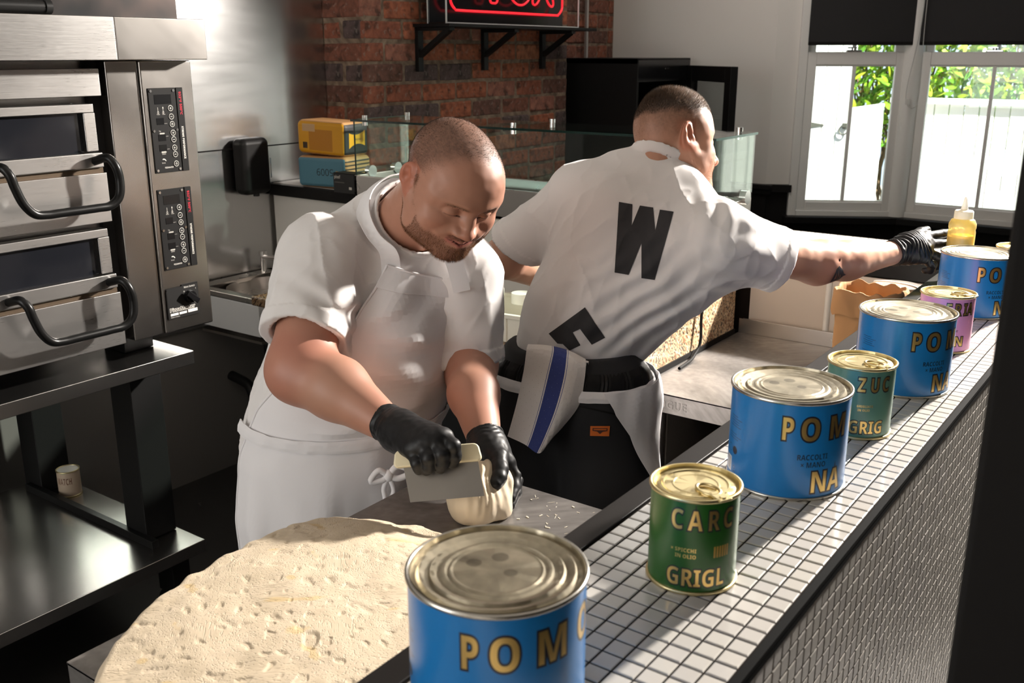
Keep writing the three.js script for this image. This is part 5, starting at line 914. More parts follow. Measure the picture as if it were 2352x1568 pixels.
function faceColor(o) { // colours of skin, lips, stubble, in linear values
  const { skin, hair, scalp, beard, brow = hair, red = 1, smile = 1 } = o, lift = smile * 0.006, mw = 0.022 + smile * 0.005;
  return (p) => {
    const [x, y, z] = p, ax = Math.abs(x); let c = skin.slice();
    c = mix3(c, [c[0] * 0.97, c[1] * 0.72, c[2] * 0.68], red * 0.75 * sstep(0.03, 0.008, Math.hypot(ax - 0.045, y + 0.033, z - 0.066)));
    c = mix3(c, [c[0] * 0.95, c[1] * 0.68, c[2] * 0.62], red * 0.7 * sstep(0.02, 0.006, Math.hypot(x, y + 0.036, z - 0.108)));
    if (ax > 0.070 && z < 0.012) c = mix3(c, [c[0] * 1.0, c[1] * 0.70, c[2] * 0.62], 0.85 * sstep(0.070, 0.080, ax) * sstep(0.045, 0.03, Math.abs(y)));
    const my = y + 0.0665 - lift * Math.pow(ax / mw, 1.0), lip = Math.max(0, 1 - Math.abs(my + 0.001) / 0.0095) * sstep(mw + 0.003, mw - 0.004, ax) * sstep(0.074, 0.082, z);
    c = mix3(c, [0.46, 0.14, 0.115], 0.75 * clamp(lip * 1.7));
    c = mix3(c, [0.10, 0.025, 0.02], clamp(1.2 - Math.abs(my) / 0.0016) * sstep(mw + 0.001, mw - 0.003, ax) * sstep(0.072, 0.08, z));  // mouth line: shade between the lips painted into the colour
    const n = 0.5 + 0.5 * N3(x * 240, y * 240, z * 240), n2 = 0.5 + 0.5 * N3(x * 70 + 9, y * 70, z * 70);
    c = c.map((v) => v * (0.96 + 0.07 * n2));
    const br = Math.max(0, 1 - Math.abs(y - 0.0185 - 0.10 * (0.028 - Math.abs(ax - 0.028)) + 0.002) / 0.0055) * sstep(0.010, 0.016, ax) * sstep(0.054, 0.044, ax) * sstep(0.055, 0.066, z);
    c = mix3(c, brow, 0.8 * clamp(br * 1.4) * (0.55 + 0.45 * n));
    const lash = Math.max(0, 1 - Math.abs(y + 0.0072 + 0.012 * Math.abs(ax - 0.031)) / 0.0022) * sstep(0.014, 0.019, ax) * sstep(0.049, 0.044, ax) * sstep(0.066, 0.072, z);
    c = mix3(c, [0.07, 0.035, 0.025], 0.7 * clamp(lash * 1.3));
    const b = beard(x, y, z); c = mix3(c, hair.map((v, i) => v * [1.5, 1.3, 1.1][i]), b * (0.35 + 0.55 * n));
    const s = scalp(x, y, z); c = mix3(c, hair, s * (0.42 + 0.5 * n));
    return c;
  };
}
// short hairs: thin blades standing on a mesh where mask says so
function hairs(g, mask, count, len, width, lean, color) {
  const p = g.attributes.position, n = g.attributes.normal, ix = g.index.array, pos = [], col = [], nor = []; let made = 0, tries = 0;
  while (made < count && tries++ < count * 40) {
    const t = Math.floor(rnd() * ix.length / 3) * 3, u = rnd(), v = rnd() * (1 - u), w = 1 - u - v, q = [0, 1, 2].map((c) => p.array[ix[t] * 3 + c] * u + p.array[ix[t + 1] * 3 + c] * v + p.array[ix[t + 2] * 3 + c] * w), k = mask(...q);
    if (rnd() > k) continue;
    const nn = [0, 1, 2].map((c) => n.array[ix[t] * 3 + c]), dir = new THREE.Vector3(nn[0] + lean[0] + rr(-0.45, 0.45), nn[1] + lean[1] + rr(-0.45, 0.45), nn[2] + lean[2] + rr(-0.45, 0.45)).normalize(), L = len(...q) * rr(0.7, 1.15), side = new THREE.Vector3().crossVectors(dir, new THREE.Vector3(rr(-1, 1), rr(-1, 1), rr(-1, 1))).normalize().multiplyScalar(width / 2), c = color();
    pos.push(q[0] - side.x, q[1] - side.y, q[2] - side.z, q[0] + side.x, q[1] + side.y, q[2] + side.z, q[0] + dir.x * L, q[1] + dir.y * L, q[2] + dir.z * L);
    for (let e = 0; e < 3; e++) { col.push(...c); nor.push(...nn); } made++;
  }
  const h = new THREE.BufferGeometry(); h.setAttribute('position', new THREE.Float32BufferAttribute(pos, 3)); h.setAttribute('normal', new THREE.Float32BufferAttribute(nor, 3)); h.setAttribute('color', new THREE.Float32BufferAttribute(col, 3)); return h;
}
const poseOf = (L, U, F, O, s) => new THREE.Matrix4().makeBasis(V(L), V(U), V(F)).scale(V(s)).setPosition(...O);
// a ribbed neckband standing round the neck; part of the shirt's field
const neckband = (cut, at, dir, h) => (x, y, z) => { const s = (x - at[0]) * dir.x + (y - at[1]) * dir.y + (z - at[2]) * dir.z; return smax(Math.abs(cut(x, y, z) - 0.005) - 0.0042, Math.abs(s - h[0]) - h[1], 0.004); };
M.skin = phys(rgb(1, 1, 1), 0.48, 0, { vertexColors: true, sheen: 0.25, sheenColor: rgb(1, 0.8, 0.7), sheenRoughness: 0.5 });
M.hairs = std(rgb(1, 1, 1), 0.6, 0, { vertexColors: true, side: THREE.DoubleSide });
M.glove = phys(rgb(0.009, 0.009, 0.010), 0.46, 0, { specularIntensity: 0.7 });
const weave = dataTex(256, 256, (u, v, x, y) => 0.5 + 0.18 * (((x >> 1) + (y >> 1)) % 2 ? 1 : -1) + 0.2 * tileNoise(u, v, 40, 3), { srgb: false });
M.cotton = phys(rgb(0.78, 0.752, 0.742), 0.9, 0, { sheen: 0.3, sheenColor: rgb(1, 1, 1), sheenRoughness: 0.6 });
M.apron = phys(rgb(0.82, 0.80, 0.81), 0.85, 0, { sheen: 0.2, sheenColor: rgb(1, 1, 1), side: THREE.DoubleSide });
M.print = std(rgb(0.022, 0.021, 0.023), 0.7, 0, { side: THREE.DoubleSide });
M.trouser = phys(rgb(0.012, 0.012, 0.013), 0.85, 0, { sheen: 0.15, sheenColor: rgb(0.5, 0.5, 0.55) });
M.beige = std(rgb(0.50, 0.43, 0.37), 0.9);

// ---------- man cutting dough ----------
const axisAt = (pts) => { const s = pts.slice().sort((a, b) => a[1] - b[1]); return (y) => { if (y <= s[0][1]) return [s[0][0], s[0][2]]; for (let i = 1; i < s.length; i++) if (y <= s[i][1]) { const t = (y - s[i - 1][1]) / (s[i][1] - s[i - 1][1]); return [s[i - 1][0] + (s[i][0] - s[i - 1][0]) * t, s[i - 1][2] + (s[i][2] - s[i - 1][2]) * t]; } const e = s[s.length - 1]; return [e[0], e[2]]; }; };
// cloth wrapped round an upright body: rows run from top to hem; each row holds y, the two edge angles, tilt and stand-off
function wrap(f, axis, rows, nv, nu, fold = () => 0) {
  const at = (v) => { const q = v * (rows.length - 1), i = Math.min(rows.length - 2, Math.floor(q)), t = q - i; return rows[i].map((a, k) => a + (rows[i + 1][k] - a) * t); }, out = [];
  for (let j = 0; j <= nv; j++) {
    const [y0, a0, a1, tilt, off] = at(j / nv), r = [];
    for (let i = 0; i <= nu; i++) { const u = i / nu, a = (a0 + (a1 - a0) * u) * Math.PI / 180, y = y0 + tilt * (u - 0.5), c = axis(y), d = [Math.cos(a), 0, Math.sin(a)]; r.push(land(f, [c[0] + d[0] * 0.6, y, c[1] + d[2] * 0.6], [-d[0], 0, -d[2]], off + fold(a, y, u))); }
    out.push(r);
  }
  return out;
}
const chain = (pts, ra, rb) => pts.slice(1).map((p, i) => { const n = pts.length - 1; return [cap(pts[i], p, ra + (rb - ra) * i / n, ra + (rb - ra) * (i + 1) / n), 0.004]; });
const bounds = (pts, m) => [[0, 1, 2].map((c) => Math.min(...pts.map((p) => p[c])) - m), [0, 1, 2].map((c) => Math.max(...pts.map((p) => p[c])) + m)];
{
  const J = {
    rsh: [-1.3960, 1.2576, -1.3091], relb: [-1.3153, 1.0826, -1.1626], rwr: [-1.1081, 1.0216, -1.1679], lsh: [-1.2264, 1.2056, -1.5282], lelb: [-1.1987, 1.0273, -1.5094], lwr: [-1.0141, 0.9699, -1.3197],
    neck: [-1.3138, 1.3057, -1.4629], head: [-1.1540, 1.4089, -1.4099], chest: [-1.3913, 1.1768, -1.4760], mid: [-1.4057, 1.0458, -1.4182], belly: [-1.4157, 0.9103, -1.3619], hip: [-1.4275, 0.8146, -1.3316], seat: [-1.4366, 0.7180, -1.3158],
  };
  const man = thing('person', 'man in white T-shirt and bib apron cutting dough with a scraper', 'person', [J.seat[0], 0, J.seat[2]]);
  const put = (n, g, m, l, p = man) => { const q = mesh(n, g, m, p, l); if (p === man) q.position.set(-J.seat[0], 0, -J.seat[2]); return q; };
  // head
  const L = [0.3425, -0.1616, -0.9255], U = [0.5509, 0.8325, 0.0585], F = [0.7611, -0.5299, 0.3741], pose = poseOf(L, U, F, J.head, [1.05, 0.88, 1.03]), inv = pose.clone().invert();
  const nb = V(J.neck).applyMatrix4(inv).toArray(), neckF = cap([0, -0.045, -0.03], nb, 0.058, 0.070);
  const hf = headField({ jaw: 1.08, smile: 1.35, chub: 1.15, nose: 0.975, neck: (x, y, z) => smin(neckF(x, y, z), ell([0, -0.085, 0.035], [0.045, 0.026, 0.045])(x, y, z), 0.03) });
  const hair1 = [0.050, 0.029, 0.019], ginger = [0.26, 0.115, 0.048];
  const scalp = (x, y, z) => { const line = 0.012 + 0.032 * sstep(0.02, 0.10, y) + 0.03 * sstep(0.095, 0.125, y); return sstep(0.020, -0.026, z - line + 0.006 * N3(x * 60, y * 60, 1)) * sstep(-0.05, -0.02, y + 0.5 * Math.max(0, z - 0.0)) * sstep(0.080, 0.074, Math.abs(x) + (y < 0.035 ? 0.0 : -0.02)); };
  const beard = (x, y, z) => { const ax = Math.abs(x), line = -0.022 - 0.36 * Math.max(0, z - 0.012) - 0.012 * sstep(0.05, 0.075, z), chin = sstep(0.004, -0.012, y - line) * sstep(-0.128, -0.112, y) * sstep(-0.012, 0.008, z), lipgap = sstep(0.011, 0.006, Math.abs(y + 0.067)) * sstep(0.03, 0.022, ax) * sstep(0.07, 0.08, z), mous = sstep(0.008, 0.003, Math.abs(y + 0.054)) * sstep(0.03, 0.022, ax) * sstep(0.078, 0.086, z) * 0.7; const burn = sstep(0.024, 0.012, z) * sstep(-0.012, -0.002, z) * sstep(0.03, 0.012, y) * sstep(-0.09, -0.07, y) * sstep(0.055, 0.062, ax); return Math.max(chin, mous, burn) * (1 - lipgap) * (ax > 0.079 ? 0 : 1); };
  const skin = [0.45, 0.218, 0.146];
  const tone = faceColor({ skin, hair: hair1, brow: [0.20, 0.11, 0.06], scalp: (x, y, z) => 0.85 * scalp(x, y, z), beard: (x, y, z) => 0.55 * beard(x, y, z), red: 0.9, smile: 1.35 });
  const headG = surface(hf, [-0.105, -0.2, -0.15], [0.105, 0.135, 0.135], 0.0027, (p) => tone(p));
  const buzz = hairs(headG, (x, y, z) => Math.pow(scalp(x, y, z), 0.8), 46000, () => 0.0022, 0.00024, [0, 0.2, 0.35], () => { const t = rr(0.7, 1.5); return [0.085 * t, 0.048 * t, 0.031 * t]; });
  const stub = hairs(headG, (x, y, z) => beard(x, y, z), 20000, (x, y, z) => 0.0028 + 0.003 * sstep(-0.07, -0.11, y), 0.00028, [0, -0.8, 0.1], () => { const t = rr(0.7, 1.5); return [ginger[0] * t, ginger[1] * t, ginger[2] * t]; });
  const browH = hairs(headG, (x, y, z) => { const ax = Math.abs(x); return clamp(1.3 * Math.max(0, 1 - Math.abs(y - 0.0185 - 0.10 * (0.028 - Math.abs(ax - 0.028)) + 0.002) / 0.005)) * sstep(0.010, 0.016, ax) * sstep(0.054, 0.044, ax) * sstep(0.055, 0.066, z); }, 1600, () => 0.006, 0.0003, [0, 0.3, -0.2], () => { const t = rr(0.7, 1.3); return [0.17 * t, 0.09 * t, 0.05 * t]; });
  for (const g of [headG, buzz, stub, browH]) g.applyMatrix4(pose);
  // arms and trunk
  const bf = join([[cap(J.chest, J.belly, 0.11, 0.12), 0.02], [cap(J.belly, J.seat, 0.12, 0.11), 0.03], [cap([-1.4104, 1.2243, -1.4023], [-1.2798, 1.1857, -1.5339], 0.062, 0.060), 0.05], [cap(J.chest, J.neck, 0.09, 0.066), 0.04],
    [cap(J.rsh, J.relb, 0.064, 0.058), 0.03], [cap(J.relb, [-1.2304, 1.0612, -1.1711], 0.0585, 0.0555), 0.03], [cap([-1.2304, 1.0612, -1.1711], J.rwr, 0.0555, 0.0315), 0.02],
    [cap(J.lsh, J.lelb, 0.062, 0.056), 0.03], [cap(J.lelb, [-1.1038, 1.0106, -1.4047], 0.054, 0.0475), 0.03], [cap([-1.1038, 1.0106, -1.4047], J.lwr, 0.0475, 0.0315), 0.02]]);
  const armTone = (p) => { const n = N3(p[0] * 40, p[1] * 40, p[2] * 40), m = N3(p[0] * 12, p[1] * 12, p[2] * 12), d = Math.hypot(p[0] - J.relb[0], p[1] - J.relb[1], p[2] - J.relb[2]); const r = 0.22 * sstep(0.10, 0.03, d) + 0.10 * m; return [skin[0] * (1.03 + 0.05 * n), skin[1] * (1.05 + 0.06 * n - r), skin[2] * (1.07 + 0.06 * n - r)]; };
  const [alo, ahi] = bounds([J.rsh, J.relb, J.rwr, J.lsh, J.lwr, J.seat, J.neck, J.belly], 0.2);
  const bodyG = surface(bf, alo, ahi, 0.008, armTone);
  put('body', joined([headG, bodyG]), M.skin);
  put('hair', buzz, M.hairs, 'brown buzz-cut hair'); put('beard', joined([stub.toNonIndexed ? stub : stub]), M.hairs, 'short ginger beard'); put('eyebrows', browH, M.hairs, 'fair eyebrows');
  // T-shirt
  const trunk = join([[cap([-1.4119, 1.2348, -1.3922], [-1.2706, 1.1922, -1.5300], 0.092, 0.088), 0.02], [cap([-1.3781, 1.2704, -1.5065], [-1.3869, 1.1856, -1.4823], 0.105, 0.140), 0.06], [cap([-1.3869, 1.1856, -1.4823], J.mid, 0.145, 0.170), 0.06], [cap(J.mid, J.belly, 0.172, 0.180), 0.06], [cap(J.belly, J.hip, 0.180, 0.172), 0.05], [cap(J.hip, J.seat, 0.172, 0.162), 0.05], [cap([-1.3530, 1.3101, -1.5004], [-1.3692, 1.2722, -1.5007], 0.070, 0.090), 0.05]]);
  const sleeve = (a, b, ra, rb, hem, k) => { const n = V(b).sub(V(a)).normalize().toArray(), out = cap(a, b, ra, rb), inn = cap(V(a).lerp(V(b), 0.45).toArray(), V(b).addScaledVector(V(n), 0.1).toArray(), rb - 0.010, rb - 0.005); return (x, y, z) => { const s = (x - hem[0]) * n[0] + (y - hem[1]) * n[1] + (z - hem[2]) * n[2]; const cuff = out(x, y, z) - 0.0022 * sstep(-0.026, -0.022, s); return smax(smax(cuff, s, 0.004), -inn(x, y, z), 0.003); }; };
  const rsl = sleeve(J.rsh, [-1.3326, 1.1072, -1.1783], 0.086, 0.0745, [-1.3478, 1.1333, -1.1986]), lsl = sleeve(J.lsh, [-1.1995, 1.0028, -1.5128], 0.080, 0.068, [-1.1963, 1.0365, -1.5080]);
  const fold = (x, y, z) => { // creases drawn towards the armpits, and soft ones across the belly
    const r = (p, s) => { const d = Math.hypot(x - p[0], y - p[1], z - p[2]); return Math.exp(-d * d / (s * s)); }, ra = r([-1.2665, 1.1742, -1.2309], 0.11), la = r([-1.1535, 1.1296, -1.3991], 0.10);
    const w = Math.sin((x * 0.5 + y * 1.1 - z * 0.5) * 95 + 3 * N3(x * 9, y * 9, z * 9)) * 0.0035 * ra + Math.sin((x + y * 1.3 + z) * 90 + 3 * N3(x * 8, y * 8, z * 8)) * 0.003 * la;
    const soft = 0.0085 * Math.pow(Math.abs(N3(x * 7 + 3, y * 4.5, z * 7)), 1.0) + 0.003 * N3(x * 19, y * 11, z * 19);
    const cr = 0.0032 * Math.pow(1 - Math.abs(N3(x * 10 + 5, y * 6 + x * 5, z * 10)), 7) + 0.0016 * Math.pow(1 - Math.abs(N3(x * 19, y * 13 - x * 9, z * 19 + 4)), 6); return w + soft - cr - 0.003;
  };
  const neckTop = new THREE.Vector3(0, -0.045, -0.03).applyMatrix4(pose), neckDir = neckTop.clone().sub(V(J.neck)).normalize(), neckCut = cap(J.neck, neckTop.toArray(), 0.0735, 0.078), tf0 = (x, y, z) => smin(smin(trunk(x, y, z), rsl(x, y, z), 0.03), lsl(x, y, z), 0.04), hemY = 0.79;
  const tf = (x, y, z) => smax(smax(tf0(x, y, z) + fold(x, y, z), hemY - y, 0.004), -neckCut(x, y, z), 0.006);
  const nbF = neckband(neckCut, J.neck, neckDir, [0.030, 0.012]), tfc = (x, y, z) => smin(tf(x, y, z), nbF(x, y, z), 0.006);
  const [tlo, thi] = bounds([J.rsh, J.lsh, J.neck, J.belly, J.hip], 0.22); tlo[1] = 0.77;
  put('tshirt', surface(tfc, tlo, thi, 0.0055), M.cotton, 'white cotton T-shirt');
  // apron over shirt and hips
  const legF = join([[trunk, 0.01], [cap(J.seat, [J.seat[0] + 0.01, 0.40, J.seat[2]], 0.155, 0.165), 0.05]]), axis = axisAt([J.neck, J.chest, J.mid, J.belly, J.hip, J.seat]);
  const ridge = (a, y, a0, y0, slope, len, w) => { const da = a - a0, e = y - y0 - slope * da; return Math.exp(-da * da / (len * len)) * (e < 0 ? Math.exp(-e * e / (w * w * 0.15)) : Math.exp(-e * e / (w * w))); };
  const apFold = (a, y, u) => { const t = sstep(0.93, 0.6, y), s = Math.sin(a * 9 + 2 * N3(a * 2, y * 4, 1)) * 0.5 + 0.5; return 0.004 * Math.max(0, N3(a * 3.2, y * 9, 4)) + t * 0.020 * s * s + 0.020 * ridge(a, y, 0.45, 1.115, 0.05, 0.42, 0.05) + 0.022 * ridge(a, y, 0.30, 1.035, 0.07, 0.45, 0.05) + 0.012 * ridge(a, y, 0.75, 1.17, -0.05, 0.2, 0.05) + 0.014 * ridge(a, y, 0.55, 0.965, -0.03, 0.5, 0.03) - 0.006 * ridge(a, y, 0.35, 1.19, 0, 0.2, 0.05); };
  const apRows = [[1.232, 56, 8, -0.035, 0.013], [1.19, 57, 4, -0.035, 0.012], [1.14, 61, -8, -0.025, 0.011], [1.085, 72, -32, -0.01, 0.011], [1.03, 90, -56, 0, 0.011], [0.97, 102, -72, 0, 0.011], [0.92, 108, -78, 0, 0.009], [0.88, 112, -80, 0, 0.010], [0.75, 114, -82, 0, 0.014], [0.60, 114, -82, 0, 0.016], [0.42, 114, -82, 0, 0.018]];
  const apGrid = wrap(legF, axis, apRows, 170, 150, apFold);
  put('apron', sheetGeo(apGrid, 0.0016), M.apron, 'white bib apron');
  for (const edge of [apGrid.map((r) => r[0]), apGrid[0], apGrid.map((r) => r[r.length - 1])]) put('apron_piping', new THREE.TubeGeometry(new THREE.CatmullRomCurve3(edge.filter((_, i) => i % 3 === 0).map(V)), 160, 0.0026, 6), M.apron, 'turned edge of the apron');
  put('apron_hem', sheetGeo(wrap(legF, axis, [[1.233, 56.5, 7.5, -0.035, 0.0145], [1.194, 57.5, 4, -0.035, 0.0155]], 6, 90, apFold), 0.002), M.apron, 'stitched top hem of the bib');
  put('apron_tie', sheetGeo(wrap(legF, axis, [[0.936, 120, -60, 0, 0.016], [0.924, 120, -60, 0, 0.018], [0.912, 120, -60, 0, 0.015]], 6, 120, (a, y) => 0.003 * N3(a * 8, y * 40, 2)), 0.003), M.apron, 'apron string round the waist');
  const knot = [-1.1910, 0.8731, -1.2535], kd = (dx, dy, dz) => [knot[0] + dx, knot[1] + dy, knot[2] + dz];
  put('apron_knot', [tube([kd(0, 0, 0), kd(0.012, 0.018, -0.014), kd(0.03, 0.005, -0.03), kd(0.014, -0.006, -0.012), kd(0, 0, 0)], 0.0065, 40, 8), tube([kd(0, 0, 0), kd(-0.012, 0.012, 0.014), kd(-0.022, -0.008, 0.026), kd(-0.008, -0.008, 0.010), kd(0, 0, 0)], 0.006, 40, 8), new THREE.SphereGeometry(0.010, 16, 12).scale(1, 1.2, 1).translate(...knot), tube([kd(0, 0, 0), kd(0.008, -0.03, -0.004), kd(0.002, -0.055, 0.004), kd(0.01, -0.085, 0)], 0.005, 30, 8), tube([kd(0, 0, 0), kd(-0.006, -0.025, 0.008), kd(0.0, -0.045, 0.012), kd(-0.008, -0.07, 0.012)], 0.005, 30, 8)], M.apron, 'tied bow of the apron string');
  const neckR = cap(J.neck, neckTop.toArray(), 0.083, 0.083), all = (x, y, z) => smin(tf0(x, y, z), neckR(x, y, z), 0.03);
  put('apron_strap', band(all, [[-1.2599, 1.2189, -1.3547], [-1.2752, 1.2552, -1.3696], [-1.2889, 1.2854, -1.3835], [-1.3067, 1.3183, -1.4083], [-1.3321, 1.3423, -1.4501], [-1.3640, 1.3529, -1.5080], [-1.3962, 1.3460, -1.5851]], 0.036, 0.0125, null, 60, 0.002), M.apron, 'neck strap of the apron');
  put('apron_strap', band(all, [[-1.1596, 1.1951, -1.4441], [-1.1845, 1.2246, -1.4625], [-1.2123, 1.2532, -1.4785], [-1.2459, 1.2681, -1.4982]], 0.034, 0.0125, null, 40, 0.002), M.apron, 'neck strap of the apron');
  // trousers and shoes
  const seat = J.seat, foot = (s) => [seat[0] + s * -0.03, 0.0, seat[2] + s * 0.085];
  const lf = join([[cap(J.hip, seat, 0.140, 0.140), 0.04], [cap([seat[0] - 0.02, 0.74, seat[2] + 0.07], [foot(1)[0], 0.46, foot(1)[2]], 0.092, 0.082), 0.05], [cap([foot(1)[0], 0.46, foot(1)[2]], [foot(1)[0] - 0.02, 0.09, foot(1)[2]], 0.085, 0.068), 0.03], [cap([seat[0] - 0.01, 0.74, seat[2] - 0.08], [foot(-1)[0], 0.46, foot(-1)[2]], 0.092, 0.082), 0.05], [cap([foot(-1)[0], 0.46, foot(-1)[2]], [foot(-1)[0] - 0.02, 0.09, foot(-1)[2]], 0.085, 0.068), 0.03]]);
  const [llo, lhi] = bounds([J.hip, [seat[0], 0.06, seat[2]]], 0.28); llo[1] = 0.05;
  put('trousers', surface((x, y, z) => smax(lf(x, y, z) + 0.004 * N3(x * 12, y * 6, z * 12), 0.07 - y, 0.004), llo, lhi, 0.012), M.beige, 'pale trousers');
  for (const s of [1, -1]) { const f = foot(s), sf = join([[flatCap([f[0] - 0.05, 0.05, f[2]], [f[0] + 0.10, 0.04, f[2] + 0.03], 0.048, 0.044, [0, 1, 0], 0.85), 0.02], [cap([f[0] - 0.05, 0.05, f[2]], [f[0] - 0.03, 0.10, f[2]], 0.046, 0.05), 0.03]]); put('shoe', surface((x, y, z) => smax(sf(x, y, z), 0.001 - y, 0.003), [f[0] - 0.15, -0.01, f[2] - 0.12], [f[0] + 0.2, 0.17, f[2] + 0.12], 0.007), M.blackMatt, 'black work shoe'); }
  // gloves
  const gl = (items, cuffC, cuffD, r, pts, name, label) => {
    const d = V(cuffD).normalize().toArray(), base = join(items), wr = (x, y, z) => { const s = (x - cuffC[0]) * d[0] + (y - cuffC[1]) * d[1] + (z - cuffC[2]) * d[2]; return s; };
    const f = (x, y, z) => { const s = wr(x, y, z), near = sstep(0.045, 0.0, s); return smax(base(x, y, z) + 0.0012 * Math.sin(s * 620 + 5 * N3(x * 30, y * 30, z * 30)) * near * 0.7 + 0.0008 * N3(x * 90, y * 90, z * 90) - 0.0015 * sstep(0.008, 0.003, s), -s, 0.003); };
    const [lo, hi] = bounds(pts, 0.045); put(name, surface(f, lo, hi, 0.0026), M.glove, label);
  };
  { // right hand round the scraper's handle
    const W = [-1.1199, 1.0256, -1.1698], m = [[-0.9650, 1.0388, -1.1488], [-0.9750, 1.0359, -1.1342], [-0.9887, 1.0292, -1.1218], [-1.0053, 1.0176, -1.1146]], p = [[-0.9404, 1.0310, -1.1419], [-0.9495, 1.0213, -1.1241], [-0.9666, 1.0138, -1.1116], [-0.9856, 1.0032, -1.1043]], q = [[-0.9379, 1.0146, -1.1429], [-0.9496, 1.0058, -1.1248], [-0.9682, 0.9992, -1.1129], [-0.9853, 0.9944, -1.1078]], t = [[-0.9454, 0.9998, -1.1450], [-0.9577, 0.9933, -1.1286], [-0.9767, 0.9891, -1.1160], [-0.9884, 0.9886, -1.1112]];
    const items = [[cap(W, [-1.0638, 1.0229, -1.1579], 0.0345, 0.030), 0.01], [cap([-1.0694, 1.0254, -1.1586], m[0], 0.026, 0.0155), 0.02], [cap([-1.0671, 1.0244, -1.1561], m[1], 0.027, 0.0165), 0.02], [cap([-1.0697, 1.0204, -1.1566], m[2], 0.027, 0.0165), 0.02], [cap([-1.0740, 1.0143, -1.1577], m[3], 0.026, 0.0150), 0.02]];
    m.forEach((a, k) => items.push(...chain([a, p[k], q[k], t[k]], [0.0128, 0.0132, 0.0128, 0.0115][k], [0.0100, 0.0104, 0.0100, 0.0092][k])));
    items.push(...chain([[-1.0543, 1.0254, -1.1695], [-1.0224, 1.0185, -1.1772], [-0.9918, 1.0011, -1.1801], [-0.9773, 0.9877, -1.1792]], 0.017, 0.0112));
    gl(items, [-1.1126, 1.0252, -1.1685], V([-1.0638, 1.0229, -1.1579]).sub(V([-1.1199, 1.0256, -1.1698])).toArray(), 0.036, [W, ...m, ...t, ...p], 'glove', 'black nitrile glove gripping the scraper');
  }
  { // left hand holding the dough
    const W = [-1.0181, 0.9748, -1.3251], items = [[cap(W, [-0.9929, 0.9572, -1.3047], 0.0345, 0.030), 0.01], [cap([-0.9945, 0.9587, -1.3042], [-0.9854, 0.9353, -1.2766], 0.028, 0.020), 0.02], [cap([-0.9932, 0.9587, -1.3051], [-0.9541, 0.9427, -1.3018], 0.028, 0.019), 0.02], [cap([-0.9926, 0.9549, -1.3042], [-0.9714, 0.9342, -1.2991], 0.028, 0.022), 0.02]];
    const th = [[-0.9478, 0.9634, -1.2753], [-0.9287, 0.9532, -1.2532], [-0.9204, 0.9447, -1.2382], [-0.9187, 0.9395, -1.2272]], fi = [[[-0.9503, 0.9427, -1.3045], [-0.9371, 0.9205, -1.3060], [-0.9263, 0.9068, -1.2921], [-0.9191, 0.8965, -1.2718]], [[-0.9655, 0.9302, -1.3147], [-0.9448, 0.9020, -1.3233], [-0.9337, 0.8864, -1.3051], [-0.9264, 0.8783, -1.2792]], [[-0.9815, 0.9212, -1.3192], [-0.9645, 0.8868, -1.3319], [-0.9495, 0.8675, -1.3165], [-0.9406, 0.8605, -1.2882]], [[-0.9948, 0.9169, -1.3145], [-0.9813, 0.8847, -1.3254], [-0.9690, 0.8609, -1.3192], [-0.9592, 0.8531, -1.2978]]];
    items.push([cap([-0.9832, 0.9588, -1.2995], th[0], 0.024, 0.0165), 0.015], ...chain(th, 0.0155, 0.0118)); fi.forEach((c, k) => items.push(...chain(c, [0.0125, 0.0128, 0.0122, 0.0108][k], [0.0098, 0.010, 0.0096, 0.0088][k])));
    gl(items, [-1.0158, 0.9722, -1.3219], V([-0.9929, 0.9572, -1.3047]).sub(V([-1.0181, 0.9748, -1.3251])).toArray(), 0.036, [W, ...th, ...fi.flat(), [-0.9854, 0.9353, -1.2766]], 'glove', 'black nitrile glove holding the dough piece');
  }
}
{ // scraper
  const a = [-1.0359, 0.9976, -1.1084], b = [-0.9232, 1.0112, -1.1882], c = [-1.0025, 0.9507, -1.0989], d = [-0.9038, 0.9661, -1.1705], t = thing('bench_scraper', 'steel dough scraper with cream plastic handle in the gloved hand', 'scraper', a);
  const x = V(b).sub(V(a)), w = x.length(); x.normalize(); const down = V(c).sub(V(a)).multiplyScalar(0.5).add(V(d).sub(V(b)).multiplyScalar(0.5)), h = down.length(); const y = down.clone().addScaledVector(x, -down.dot(x)).normalize().negate(), z = new THREE.Vector3().crossVectors(x, y);
  t.quaternion.setFromRotationMatrix(new THREE.Matrix4().makeBasis(x, y, z));
  const s = new THREE.Shape(); s.moveTo(0.010, 0); s.lineTo(0.020, -0.074); s.lineTo(w + 0.003, -0.074); s.lineTo(w - 0.005, 0); s.closePath();
  mesh('blade', boxUV(new THREE.ExtrudeGeometry(s, { depth: 0.0012, bevelEnabled: false }), 3), phys(rgb(0.40, 0.375, 0.34), 0.42, 1, { roughnessMap: M.smear }), t, 'stainless blade');
  const hs = new THREE.Shape(); hs.moveTo(0.004, -0.014); hs.lineTo(w - 0.004, -0.014); hs.quadraticCurveTo(w, -0.013, w, -0.009); hs.lineTo(w - 0.003, 0.006); hs.quadraticCurveTo(w - 0.005, 0.010, w - 0.012, 0.010); hs.lineTo(0.012, 0.010); hs.quadraticCurveTo(0.004, 0.009, 0.002, 0.004); hs.lineTo(0, -0.009); hs.quadraticCurveTo(0, -0.014, 0.004, -0.014);
  mesh('handle', new THREE.ExtrudeGeometry(hs, { depth: 0.010, bevelEnabled: true, bevelSize: 0.003, bevelThickness: 0.004, bevelSegments: 3 }).translate(0, 0, -0.0045), std(rgb(0.82, 0.74, 0.52), 0.4), t, 'cream plastic handle');
}
